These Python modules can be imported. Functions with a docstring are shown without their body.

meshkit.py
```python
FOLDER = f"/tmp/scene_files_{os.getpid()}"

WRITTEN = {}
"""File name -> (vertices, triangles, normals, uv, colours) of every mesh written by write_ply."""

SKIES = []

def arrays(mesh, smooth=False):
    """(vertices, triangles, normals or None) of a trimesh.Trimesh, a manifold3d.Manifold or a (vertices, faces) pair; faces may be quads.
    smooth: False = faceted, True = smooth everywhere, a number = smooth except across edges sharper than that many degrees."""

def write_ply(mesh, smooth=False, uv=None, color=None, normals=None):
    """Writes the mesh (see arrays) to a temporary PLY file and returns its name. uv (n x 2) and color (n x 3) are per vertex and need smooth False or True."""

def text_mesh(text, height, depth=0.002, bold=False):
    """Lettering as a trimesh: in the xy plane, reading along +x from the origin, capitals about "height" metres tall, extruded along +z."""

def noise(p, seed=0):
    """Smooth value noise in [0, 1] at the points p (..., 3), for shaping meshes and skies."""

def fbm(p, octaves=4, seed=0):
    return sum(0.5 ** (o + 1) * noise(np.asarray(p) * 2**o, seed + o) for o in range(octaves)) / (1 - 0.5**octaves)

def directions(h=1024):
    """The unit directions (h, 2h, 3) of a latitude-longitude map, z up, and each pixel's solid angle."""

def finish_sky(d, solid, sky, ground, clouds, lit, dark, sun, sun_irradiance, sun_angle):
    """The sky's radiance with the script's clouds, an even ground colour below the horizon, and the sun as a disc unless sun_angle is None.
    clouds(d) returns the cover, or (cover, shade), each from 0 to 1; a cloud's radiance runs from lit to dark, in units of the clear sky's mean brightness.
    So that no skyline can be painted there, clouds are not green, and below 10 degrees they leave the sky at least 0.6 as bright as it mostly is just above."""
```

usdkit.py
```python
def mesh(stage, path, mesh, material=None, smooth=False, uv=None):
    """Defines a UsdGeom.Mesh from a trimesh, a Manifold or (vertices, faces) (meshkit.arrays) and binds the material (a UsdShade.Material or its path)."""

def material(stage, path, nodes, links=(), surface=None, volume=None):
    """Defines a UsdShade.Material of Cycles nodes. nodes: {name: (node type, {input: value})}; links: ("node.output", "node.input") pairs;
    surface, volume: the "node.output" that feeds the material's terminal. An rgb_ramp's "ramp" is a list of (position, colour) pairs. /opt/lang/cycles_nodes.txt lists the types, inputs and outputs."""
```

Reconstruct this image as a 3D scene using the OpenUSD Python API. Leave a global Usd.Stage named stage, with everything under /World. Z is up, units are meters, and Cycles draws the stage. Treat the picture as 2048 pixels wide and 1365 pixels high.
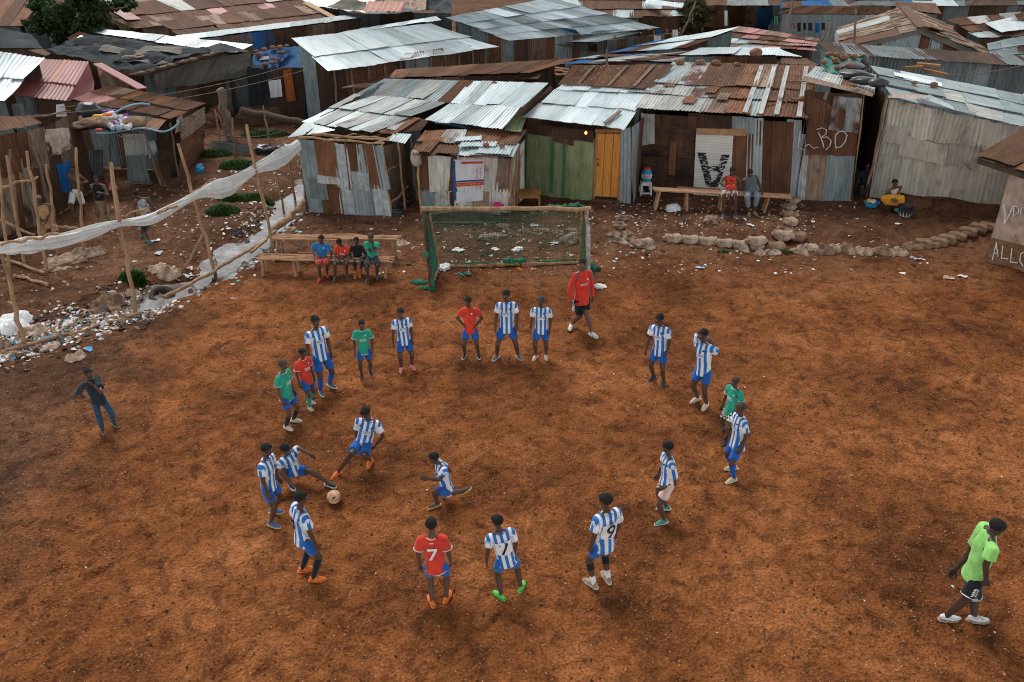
import math, random
import numpy as np, trimesh, manifold3d as m3, usdkit, meshkit
from pxr import Usd, UsdGeom, UsdLux, UsdShade, Gf, Sdf, Vt

stage = Usd.Stage.CreateInMemory()
UsdGeom.SetStageUpAxis(stage, UsdGeom.Tokens.z)
UsdGeom.SetStageMetersPerUnit(stage, 1.0)
UsdGeom.Xform.Define(stage, '/World')
UsdGeom.Scope.Define(stage, '/World/Looks')

# ---------------------------------------------------------------- camera, sky, sun, exposure
CAM_H, PITCH, FPX = 8.0, math.radians(28.0), 1593.0        # height above the pitch, tilt down, focal length in pixels of a 2048 wide frame
cam = UsdGeom.Camera.Define(stage, '/World/camera')
cam.CreateHorizontalApertureAttr(36.0)
cam.CreateVerticalApertureAttr(24.0)
cam.CreateFocalLengthAttr(36.0 * FPX / 2048)
cam.CreateExposureAttr(0.85)
cam.AddTranslateOp().Set(Gf.Vec3d(0, 0, CAM_H))
cam.AddRotateXOp().Set(90 - math.degrees(PITCH))

SUN_EL, SUN_ROT = math.radians(58), math.radians(-25)      # rotation = atan2(x, y) of the direction to the sun
sky = usdkit.material(stage, '/World/Looks/overcast_sky', {
    'sky': ('sky_texture', {'sky_type': 'single_scattering', 'sun_disc': False, 'sun_elevation': SUN_EL, 'sun_rotation': SUN_ROT, 'altitude': 60.0}),
    'bw': ('rgb_to_bw', {}),
    'grey': ('mix_color', {'blend_type': 'multiply', 'fac': 1.0, 'b': (1.0, 1.01, 1.02), 'use_clamp': False}),
    'tc': ('texture_coordinate', {}),
    'n': ('noise_texture', {'scale': 2.2, 'detail': 5.0, 'roughness': 0.55}),
    'r': ('rgb_ramp', {'ramp': [(0.25, (.84, .84, .84)), (0.7, (.98, .98, .98))]}),
    'mix': ('mix_color', {'use_clamp': False}),
    'bg': ('background_shader', {'strength': 0.15})},
    [('sky.color', 'bw.color'), ('bw.val', 'grey.a'), ('tc.generated', 'n.vector'), ('n.fac', 'r.fac'), ('r.color', 'mix.fac'), ('sky.color', 'mix.a'), ('grey.result', 'mix.b'), ('mix.result', 'bg.color')], surface='bg.background')
dome = UsdLux.DomeLight.Define(stage, '/World/sky')
UsdShade.MaterialBindingAPI.Apply(dome.GetPrim()).Bind(sky)
sun = UsdLux.DistantLight.Define(stage, '/World/sun')
sun.CreateIntensityAttr(0.34)
sun.CreateAngleAttr(24.0)
sun.CreateColorAttr(Gf.Vec3f(1.0, 0.95, 0.88))
sun.CreateNormalizeAttr(True)
sun.AddRotateZOp().Set(-math.degrees(SUN_ROT))
sun.AddRotateXOp().Set(-(90 - math.degrees(SUN_EL)))

# ---------------------------------------------------------------- helpers
rng = np.random.default_rng(7)
rnd = random.Random(11)
FWD = np.array([0, math.cos(PITCH), -math.sin(PITCH)]); UP = np.array([0, math.sin(PITCH), math.cos(PITCH)])
EYE = np.array([0, 0, CAM_H])
def V(*a): return np.array(a, float)
def unit(v): v = np.asarray(v, float); return v / (np.linalg.norm(v) + 1e-12)
def ray(px, py):
    return FWD + V(1, 0, 0) * ((px - 1024) / FPX) + UP * ((682.5 - py) / FPX)
def R(px, py, z):                       # where a sight line meets the level z: used once, to survey the place from the photograph
    d = ray(px, py); return EYE + d * ((z - CAM_H) / d[2])
def RY(px, py, y):                      # where a sight line meets the upright plane at distance y
    d = ray(px, py); return EYE + d * (y / d[1])
def sstep(a, b, x):
    t = np.clip((np.asarray(x, float) - a) / (b - a), 0, 1); return t * t * (3 - 2 * t)
DRAIN = np.array([[-6.6, 31.0], [-6.9, 27.5], [-7.2, 24.0], [-7.3, 21.0], [-7.9, 18.6], [-8.9, 16.9], [-10.4, 15.2], [-12.4, 13.9], [-15.0, 12.6], [-22.0, 10.0]])
def drain_dist(x, y):
    p = np.stack([np.asarray(x, float), np.asarray(y, float)], -1); best = np.full(p.shape[:-1], 1e9)
    for a, b in zip(DRAIN[:-1], DRAIN[1:]):
        d = b - a; t = np.clip(((p - a) @ d) / (d @ d), 0, 1)
        best = np.minimum(best, np.linalg.norm(p - a - t[..., None] * d, axis=-1))
    return best
def ground_z(x, y):
    x = np.asarray(x, float); y = np.asarray(y, float)
    p = np.stack([x, y, np.zeros_like(x)], -1)
    z = 0.10 * (meshkit.fbm(p * 0.35, 3, 3) - 0.5) + 0.055 * (meshkit.fbm(p * 1.6, 3, 9) - 0.5)
    z = z + 0.22 * sstep(20.5, 21.6, y + 0.5 * (meshkit.noise(p * .8, 5) - .5)) * sstep(1.5, 3.2, x)
    z = z - (0.14 + 0.18 * np.maximum(sstep(15.9, 17.6, y), 1 - sstep(-12.2, -11.2, x))) * (1 - sstep(0.2, 1.1, drain_dist(x, y) + 1.0 * (meshkit.fbm(p * 1.2, 2, 21) - .5)))
    return z
def gz(x, y): return float(ground_z(x, y))
def P(px, py):                          # where a sight line meets the ground
    z = 0.0
    for _ in range(6):
        q = R(px, py, z); z = gz(q[0], q[1])
    return V(q[0], q[1], z)
def height_over(foot, top):             # metres that an upright thing at the pixel foot rises to reach the pixel row of top
    f = P(*foot); return RY(top[0], top[1], f[1])[2] - f[2]

names = {}
def numbered(path):
    n = names.get(path, -1) + 1; names[path] = n
    return path if n == 0 else f'{path}_{n:03d}'
def tag(prim, label=None, cat=None, group=None, kind=None):
    for k, v in (('label', label), ('category', cat), ('group', group), ('kind', kind)):
        if v: prim.SetCustomDataByKey(k, v)
def write(path, mesh, mat, smooth=False, uv=None, pat=None):
    if smooth is True or uv is not None or pat is not None:
        v, f, n = meshkit.arrays(mesh, True if smooth else False)
        m = usdkit.mesh(stage, path, (v, f), mat, False, uv)
        if n is not None:
            m.CreateNormalsAttr(Vt.Vec3fArray.FromNumpy(n.astype(np.float32))); m.SetNormalsInterpolation('vertex')
        if pat is not None:
            UsdGeom.PrimvarsAPI(m).CreatePrimvar('pat', Sdf.ValueTypeNames.Float3Array, 'vertex').Set(Vt.Vec3fArray.FromNumpy(np.asarray(pat, np.float32)))
        return m
    return usdkit.mesh(stage, path, mesh, mat, smooth)
class Thing:
    """An Xform at the thing's base; its parts are given in world coordinates."""
    def __init__(self, name, label, cat, base=(0, 0, 0), group=None, kind=None):
        self.path = numbered('/World/' + name); self.base = np.asarray(base, float)
        x = UsdGeom.Xform.Define(stage, self.path); x.AddTranslateOp().Set(Gf.Vec3d(*map(float, self.base)))
        self.prim = x.GetPrim(); tag(self.prim, label, cat, group, kind)
    def part(self, name, mesh, mat, smooth=False, uv=None, pat=None, parent=None, label=None, kind=None):
        path = numbered((parent or self.path) + '/' + name)
        v, f, _ = meshkit.arrays(mesh)
        p = write(path, (v - self.base, f), mat, smooth, uv, pat).GetPrim()
        tag(p, label, None, None, kind)
        return path
def single(name, mesh, mat, label, cat, base=None, smooth=False, uv=None, pat=None, group=None, kind=None):
    """A thing that is one mesh."""
    v, f, _ = meshkit.arrays(mesh); b = V((v[:, 0].min() + v[:, 0].max()) / 2, (v[:, 1].min() + v[:, 1].max()) / 2, v[:, 2].min()) if base is None else np.asarray(base, float)
    p = write(numbered('/World/' + name), (v - b, f), mat, smooth, uv, pat)
    p.AddTranslateOp().Set(Gf.Vec3d(*map(float, b))); tag(p.GetPrim(), label, cat, group, kind)
    return str(p.GetPath())
def cat_mesh(ms):
    vs, fs, n = [], [], 0
    for m in ms:
        v, f, _ = meshkit.arrays(m); vs.append(v); fs.append(f + n); n += len(v)
    return np.vstack(vs), np.vstack(fs)
def frame(d, hint=(0, 0, 1)):
    d = unit(d); h = np.asarray(hint, float)
    if abs(d @ h) > .97: h = V(1, 0, 0)
    a = unit(np.cross(h, d)); return a, np.cross(d, a), d
def tube(pts, r, sides=7, cap=True, jit=0.0, rg=None):
    p = np.asarray(pts, float); n = len(p); r = np.broadcast_to(np.asarray(r, float), (n,))
    t = np.gradient(p, axis=0); a0 = None; vs = []
    for i in range(n):
        a, b, _ = frame(t[i], a0 if a0 is not None else (0.13, .31, 1)); a0 = b
        ang = np.arange(sides) * 2 * math.pi / sides
        rr = r[i] * (1 + (jit * (rg or rng).uniform(-1, 1, sides) if jit else 0))
        vs.append(p[i] + (np.cos(ang) * rr)[:, None] * a + (np.sin(ang) * rr)[:, None] * b)
    v = np.vstack(vs); f = []
    for i in range(n - 1):
        for j in range(sides):
            k = (j + 1) % sides; f += [[i * sides + j, i * sides + k, (i + 1) * sides + k], [i * sides + j, (i + 1) * sides + k, (i + 1) * sides + j]]
    if cap:
        v = np.vstack([v, p[0], p[-1]]); c0, c1 = len(v) - 2, len(v) - 1
        for j in range(sides):
            k = (j + 1) % sides; f += [[c0, k, j], [c1, (n - 1) * sides + j, (n - 1) * sides + k]]
    return v, np.array(f)
def pole(a, b, r=.035, r2=None, n=7, wob=.02, rg=None):
    """A crooked wooden pole from a to b."""
    rg = rg or rng; a = np.asarray(a, float); b = np.asarray(b, float); t = np.linspace(0, 1, n)
    p = a + (b - a) * t[:, None]; w = rg.normal(0, 1, (n, 3)) * wob; w[0] = w[-1] = 0
    return tube(p + w, np.linspace(r, r2 or r * .8, n) * (1 + rg.uniform(-.12, .12, n)), 7)
def box(c, s, ax=None, bev=.0):
    """A box centred at c with full sizes s along the axes ax; bev chamfers its edges."""
    s = np.asarray(s, float) / 2
    if bev:
        q = []
        for sx in (-1, 1):
            for sy in (-1, 1):
                for sz in (-1, 1):
                    k = V(sx, sy, sz) * s
                    for i in range(3):
                        o = V(sx, sy, sz) * bev; o[i] = 0; q.append(k - o)
        m = trimesh.convex.convex_hull(np.array(q)); v, f = np.array(m.vertices), np.array(m.faces)
    else:
        m = trimesh.creation.box(2 * s); v, f = np.array(m.vertices), np.array(m.faces)
    if ax is not None: v = v @ np.array([unit(x) for x in ax])
    return v + np.asarray(c, float), f
def plank(a, b, w, t, up=(0, 0, 1), bev=.006):
    """A board from a to b, w wide, t thick."""
    a = np.asarray(a, float); b = np.asarray(b, float); d = unit(b - a); s = unit(np.cross(up, d)); u = np.cross(d, s)
    return box((a + b) / 2, (np.linalg.norm(b - a), w, t), (d, s, u), bev)
def grid_mesh(pts):
    """pts: (rows, cols, 3)."""
    r, c = pts.shape[:2]; i, j = np.meshgrid(np.arange(r - 1), np.arange(c - 1), indexing='ij'); k = i * c + j
    q = np.stack([k, k + 1, k + c + 1, k + c], -1).reshape(-1, 4)
    return pts.reshape(-1, 3), np.vstack([q[:, [0, 1, 2]], q[:, [0, 2, 3]]])
def blob(c, s, seed=0, rough=.25, sub=2, freq=1.6, rz=0.0, flat=None):
    """An uneven stone or lump with half sizes s."""
    m = trimesh.creation.icosphere(sub, 1.0); v = np.array(m.vertices)
    v = v * (1 + rough * 2 * (meshkit.fbm(v * freq + seed * 7.31, 3, seed % 97) - .5))[:, None]
    v = v * np.asarray(s, float)
    if flat is not None: v[:, 2] = np.maximum(v[:, 2], flat)
    ca, sa = math.cos(rz), math.sin(rz); v = v @ np.array([[ca, sa, 0], [-sa, ca, 0], [0, 0, 1]])
    return v + np.asarray(c, float), np.array(m.faces)
def lathe(c, prof, sides=20, axis=None):
    """Spins (radius, height) pairs round the upright axis at c."""
    prof = np.asarray(prof, float); ang = np.arange(sides) * 2 * math.pi / sides
    v = np.stack([prof[:, 0][:, None] * np.cos(ang), prof[:, 0][:, None] * np.sin(ang), np.repeat(prof[:, 1][:, None], sides, 1)], -1)
    if axis is not None: a, b, d = frame(axis); v = v @ np.array([a, b, d])
    f = []
    for i in range(len(prof) - 1):
        for j in range(sides):
            k = (j + 1) % sides; f += [[i * sides + j, i * sides + k, (i + 1) * sides + k], [i * sides + j, (i + 1) * sides + k, (i + 1) * sides + j]]
    return v.reshape(-1, 3) + np.asarray(c, float), np.array(f)

# ---------------------------------------------------------------- materials
LOOK = {}
def mat(name, nodes, links, surface='p.BSDF'):
    LOOK[name] = usdkit.material(stage, '/World/Looks/' + name, nodes, links, surface=surface); return LOOK[name]
def sheet_mat(name, c1, c2, rust=(.085, .035, .02), amount=.3, rough=.5, metal=0.0, spec=.4, dirt=.35, stretch=(2.6, .55), pale=None):
    """Painted or bare iron: two tones in streaks along the sheet, rust or stains in patches, fine dirt; the st primvar is in metres with its own offset on every sheet."""
    ramp_lo, ramp_hi = 1 - amount - .12, 1 - amount + .10
    nodes = {
        'uv': ('attribute', {'attribute': 'st'}),
        'm1': ('mapping', {'scale': (stretch[0], stretch[1], 1.0)}), 'm2': ('mapping', {'scale': (1.3, .8, 1.0), 'location': (31.0, 17.0, 0)}), 'm3': ('mapping', {'scale': (.03, .03, 1.0)}), 'm4': ('mapping', {'scale': (11.0, 2.2, 1.0)}),
        'n1': ('noise_texture', {'scale': 1.0, 'detail': 5.0, 'roughness': .6}),
        'n2': ('noise_texture', {'scale': 1.0, 'detail': 6.0, 'roughness': .62, 'distortion': .4}),
        'n3': ('noise_texture', {'scale': 1.0, 'detail': 0.0}),
        'n4': ('noise_texture', {'scale': 1.0, 'detail': 4.0, 'roughness': .65}),
        'r1': ('rgb_ramp', {'ramp': [(.32, c1), (.66, c2)]}),
        'r2': ('rgb_ramp', {'ramp': [(max(ramp_lo * .62 + .19, 0), (0, 0, 0)), (min(ramp_hi * .62 + .19, 1), (1, 1, 1))]}),
        'r3': ('rgb_ramp', {'ramp': [(.3, (.74, .74, .74)), (.7, (1.22, 1.22, 1.22))]}),
        'r4': ('rgb_ramp', {'ramp': [(.35, (1 - dirt,) * 3), (.62, (1, 1, 1))]}),
        'rc': ('rgb_ramp', {'ramp': [(.35, tuple(x * .55 for x in rust)), (.6, rust), (.75, tuple(min(1, x * 1.9) for x in rust))]}),
        'x1': ('mix_color', {}), 'x2': ('mix_color', {'blend_type': 'multiply', 'fac': 1.0, 'use_clamp': False}), 'x3': ('mix_color', {'blend_type': 'multiply', 'fac': 1.0, 'use_clamp': False}),
        'ro': ('rgb_ramp', {'ramp': [(0, (rough,) * 3), (1, (.85,) * 3)]}),
        'p': ('principled_bsdf', {'metallic': metal, 'specular_ior_level': spec})}
    links = [('uv.vector', 'm1.vector'), ('uv.vector', 'm2.vector'), ('uv.vector', 'm3.vector'), ('uv.vector', 'm4.vector'), ('m1.vector', 'n1.vector'), ('m2.vector', 'n2.vector'), ('m3.vector', 'n3.vector'), ('m4.vector', 'n4.vector'),
             ('n1.fac', 'r1.fac'), ('n2.fac', 'r2.fac'), ('n3.fac', 'r3.fac'), ('n4.fac', 'r4.fac'), ('n4.fac', 'rc.fac'), ('r2.color', 'x1.fac'), ('r1.color', 'x1.a'), ('rc.color', 'x1.b'),
             ('x1.result', 'x2.a'), ('r3.color', 'x2.b'), ('x2.result', 'x3.a'), ('r4.color', 'x3.b'), ('x3.result', 'p.base_color'), ('r2.color', 'ro.fac'), ('ro.color', 'p.roughness')]
    return mat(name, nodes, links)
def soft_mat(name, c1, c2, scale=3.0, rough=.85, spec=.25, fine=40.0, bump=.0, lo=.35, hi=.65, coord='object', sheen=0.0, squash=(1, 1, 1), fine_depth=.3):
    """Two tones in noise patches plus fine grain, in the object's own space."""
    nodes = {'tc': ('texture_coordinate', {}), 'mp': ('mapping', {'scale': squash}), 'n': ('noise_texture', {'scale': scale, 'detail': 5.0, 'roughness': .6}), 'g': ('noise_texture', {'scale': fine, 'detail': 3.0, 'roughness': .6}),
             'r': ('rgb_ramp', {'ramp': [(lo, c1), (hi, c2)]}), 'rg': ('rgb_ramp', {'ramp': [(.3, (1 - fine_depth,) * 3), (.7, (1 + fine_depth * .6,) * 3)]}), 'x': ('mix_color', {'blend_type': 'multiply', 'fac': 1.0, 'use_clamp': False}),
             'p': ('principled_bsdf', {'roughness': rough, 'specular_ior_level': spec, 'sheen_weight': sheen})}
    links = [('tc.' + coord, 'mp.vector'), ('mp.vector', 'n.vector'), ('mp.vector', 'g.vector'), ('n.fac', 'r.fac'), ('g.fac', 'rg.fac'), ('r.color', 'x.a'), ('rg.color', 'x.b'), ('x.result', 'p.base_color')]
    if bump:
        nodes['b'] = ('bump', {'strength': bump, 'distance': .02}); links += [('g.fac', 'b.height'), ('b.normal', 'p.normal')]
    return mat(name, nodes, links)
ZINC = [sheet_mat('zinc_bright', (.38, .465, .49), (.55, .635, .655), amount=.10, rough=.38, metal=.25, dirt=.22),
        sheet_mat('zinc_white', (.48, .57, .595), (.64, .725, .745), amount=.06, rough=.4, metal=.15, dirt=.16)]
sheet_mat('zinc_grey', (.24, .30, .31), (.40, .465, .475), amount=.16, rough=.45, metal=.2)
sheet_mat('zinc_dull', (.145, .185, .19), (.27, .32, .325), amount=.18, rough=.5, metal=.15)
sheet_mat('zinc_dark', (.075, .10, .105), (.15, .185, .19), amount=.2, rough=.6)
sheet_mat('zinc_rust', (.27, .31, .32), (.42, .44, .43), amount=.5, rough=.5, rust=(.13, .052, .026))
sheet_mat('zinc_pale', (.36, .38, .36), (.52, .53, .49), amount=.22, rough=.6, rust=(.2, .13, .085))
sheet_mat('rust_brown', (.085, .038, .019), (.165, .076, .038), amount=.2, rough=.75, spec=.2, rust=(.05, .022, .014))
sheet_mat('rust_orange', (.145, .06, .026), (.26, .12, .06), amount=.28, rough=.75, spec=.2, rust=(.07, .03, .018))
sheet_mat('rust_dark', (.040, .024, .016), (.092, .05, .03), amount=.2, rough=.8, spec=.2, rust=(.02, .012, .01))
sheet_mat('rust_pale', (.20, .12, .08), (.33, .24, .18), amount=.35, rough=.7, spec=.2, rust=(.1, .045, .026))
sheet_mat('rust_mottled', (.32, .23, .15), (.40, .31, .22), amount=.5, rough=.75, spec=.2, rust=(.10, .05, .028), stretch=(2, 2))
sheet_mat('red_paint', (.22, .048, .045), (.32, .085, .08), amount=.1, rough=.45, rust=(.12, .05, .03))
sheet_mat('pink_paint', (.42, .17, .16), (.55, .28, .26), amount=.12, rough=.5, rust=(.15, .07, .05))
sheet_mat('orange_paint', (.45, .13, .07), (.5, .2, .12), amount=.15, rough=.5)
sheet_mat('green_paint', (.165, .22, .09), (.30, .35, .17), amount=.24, rough=.7, spec=.25, rust=(.2, .2, .12), dirt=.3)
sheet_mat('green_dark', (.035, .10, .055), (.07, .15, .08), amount=.15, rough=.7, spec=.25, rust=(.12, .13, .08))
sheet_mat('beige_paint', (.40, .375, .315), (.55, .52, .44), amount=.34, rough=.75, spec=.2, rust=(.20, .185, .155), dirt=.22, stretch=(5.0, .5))
sheet_mat('white_paint', (.52, .48, .42), (.70, .67, .61), amount=.30, rough=.7, spec=.2, rust=(.14, .065, .035), stretch=(4.5, .8))
sheet_mat('white_door', (.62, .61, .55), (.74, .73, .67), amount=.06, rough=.6, spec=.3, rust=(.3, .25, .2), dirt=.12)
sheet_mat('foil', (.34, .41, .43), (.60, .67, .70), amount=.16, rough=.25, metal=.55, rust=(.2, .12, .08), stretch=(5, 5))
sheet_mat('burnt_boards', (.03, .018, .013), (.10, .05, .028), amount=.38, rough=.8, spec=.2, rust=(.014, .011, .011), stretch=(1.2, 5))
sheet_mat('tarp_black', (.014, .02, .024), (.05, .062, .068), amount=.16, rough=.8, spec=.15, rust=(.11, .10, .085), stretch=(.8, .8))
sheet_mat('tarp_grey', (.12, .115, .10), (.23, .21, .175), amount=.25, rough=.8, spec=.2, rust=(.07, .06, .05), stretch=(.9, .9))
sheet_mat('tarp_blue', (.02, .09, .25), (.045, .16, .36), amount=.06, rough=.8, spec=.15, rust=(.09, .06, .05), stretch=(.9, .9))
sheet_mat('tarp_white', (.55, .55, .52), (.72, .72, .69), amount=.12, rough=.6, spec=.3, rust=(.32, .24, .17), stretch=(.6, .9), dirt=.14)
sheet_mat('net_green', (.02, .15, .115), (.045, .24, .18), amount=.14, rough=.6, rust=(.03, .07, .06), stretch=(3, 3))
sheet_mat('cloth_beige', (.40, .31, .25), (.5, .41, .34), amount=.15, rough=.9, spec=.1, rust=(.25, .19, .15))
sheet_mat('cloth_blue', (.012, .10, .30), (.02, .15, .4), amount=.05, rough=.9, spec=.1)
sheet_mat('cloth_white', (.66, .68, .72), (.78, .79, .82), amount=.05, rough=.9, spec=.1, rust=(.4, .38, .36), dirt=.1)
sheet_mat('cloth_orange', (.40, .10, .03), (.5, .15, .05), amount=.08, rough=.9, spec=.1)
sheet_mat('cloth_dark', (.015, .018, .022), (.04, .045, .05), amount=.1, rough=.9, spec=.1, rust=(.1, .09, .08))
sheet_mat('mud_wall', (.44, .32, .25), (.58, .47, .39), amount=.28, rough=.9, spec=.15, rust=(.40, .20, .10), stretch=(1.2, 1.2), dirt=.25)
sheet_mat('mud_foot', (.20, .105, .055), (.29, .165, .095), amount=.3, rough=.95, spec=.1, rust=(.13, .065, .035), stretch=(1.2, 1.2))
sheet_mat('plaster_brown', (.13, .085, .06), (.22, .15, .11), amount=.2, rough=.95, spec=.1, rust=(.08, .05, .035), stretch=(1.2, 1.2))
soft_mat('pole_wood', (.22, .125, .065), (.42, .27, .155), 2.5, squash=(3, 3, .8), bump=.4, fine=30)
soft_mat('grey_wood', (.13, .095, .07), (.25, .19, .14), 2.5, squash=(3, 3, .8), bump=.4, fine=30)
soft_mat('pale_wood', (.38, .26, .155), (.52, .38, .25), 3, bump=.4, fine=30)
soft_mat('dark_wood', (.04, .025, .018), (.09, .055, .035), 3, fine=30)
soft_mat('bench_wood', (.30, .16, .085), (.44, .26, .15), 4, bump=.3, fine=30)
soft_mat('door_wood', (.45, .165, .022), (.58, .25, .045), 2.2, squash=(3.2, 3.2, .5), rough=.55, spec=.4, fine=18)
soft_mat('door_frame', (.22, .10, .03), (.34, .17, .06), 3, fine=30)
soft_mat('black_paint', (.012, .012, .014), (.03, .03, .033), 6, rough=.7)
soft_mat('chalk', (.66, .66, .66), (.82, .82, .80), 10, rough=.9)
soft_mat('stone', (.12, .07, .042), (.33, .235, .175), 5, bump=.5)
soft_mat('roof_stone', (.14, .065, .035), (.26, .13, .08), 6, bump=.5)
soft_mat('sack', (.17, .10, .06), (.46, .36, .27), 4.5, bump=.3, fine=60)
soft_mat('sack_dirty', (.11, .06, .034), (.27, .175, .115), 3.5, bump=.3, fine=60)
soft_mat('rubber', (.035, .028, .024), (.075, .055, .042), 5, rough=.9)
soft_mat('black_plastic', (.012, .013, .015), (.03, .032, .036), 4, rough=.35, spec=.5)
soft_mat('white_plastic', (.60, .60, .57), (.74, .74, .71), 5, rough=.4, spec=.5)
soft_mat('litter_white', (.55, .56, .57), (.78, .79, .80), 9, rough=.6)
soft_mat('litter_blue', (.25, .33, .42), (.42, .5, .57), 9, rough=.5)
soft_mat('litter_tan', (.34, .22, .15), (.50, .37, .28), 9, rough=.8)
soft_mat('litter_red', (.42, .035, .03), (.55, .08, .06), 9, rough=.6)
soft_mat('litter_cyan', (.02, .2, .42), (.05, .32, .55), 9, rough=.5)
soft_mat('litter_green', (.03, .28, .16), (.08, .4, .25), 9, rough=.5)
soft_mat('litter_dark', (.018, .018, .02), (.05, .045, .045), 9, rough=.6)
soft_mat('pink_plastic', (.55, .03, .16), (.62, .05, .22), 9, rough=.4)
soft_mat('purple_plastic', (.16, .05, .3), (.22, .08, .4), 9, rough=.4)
soft_mat('orange_plastic', (.6, .13, .02), (.7, .2, .04), 9, rough=.4)
soft_mat('yellow_plastic', (.6, .36, .02), (.7, .45, .05), 9, rough=.4)
soft_mat('blue_pipe', (.16, .32, .42), (.25, .42, .52), 6, rough=.5)
soft_mat('grass', (.03, .065, .012), (.08, .13, .025), 6, rough=.8)
soft_mat('leaf_dark', (.016, .036, .010), (.05, .085, .018), 1.2, rough=.7)
soft_mat('leaf_olive', (.075, .06, .014), (.15, .115, .03), 2.0, rough=.8)
soft_mat('bark', (.05, .035, .025), (.10, .07, .05), 6, bump=.4)
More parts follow.
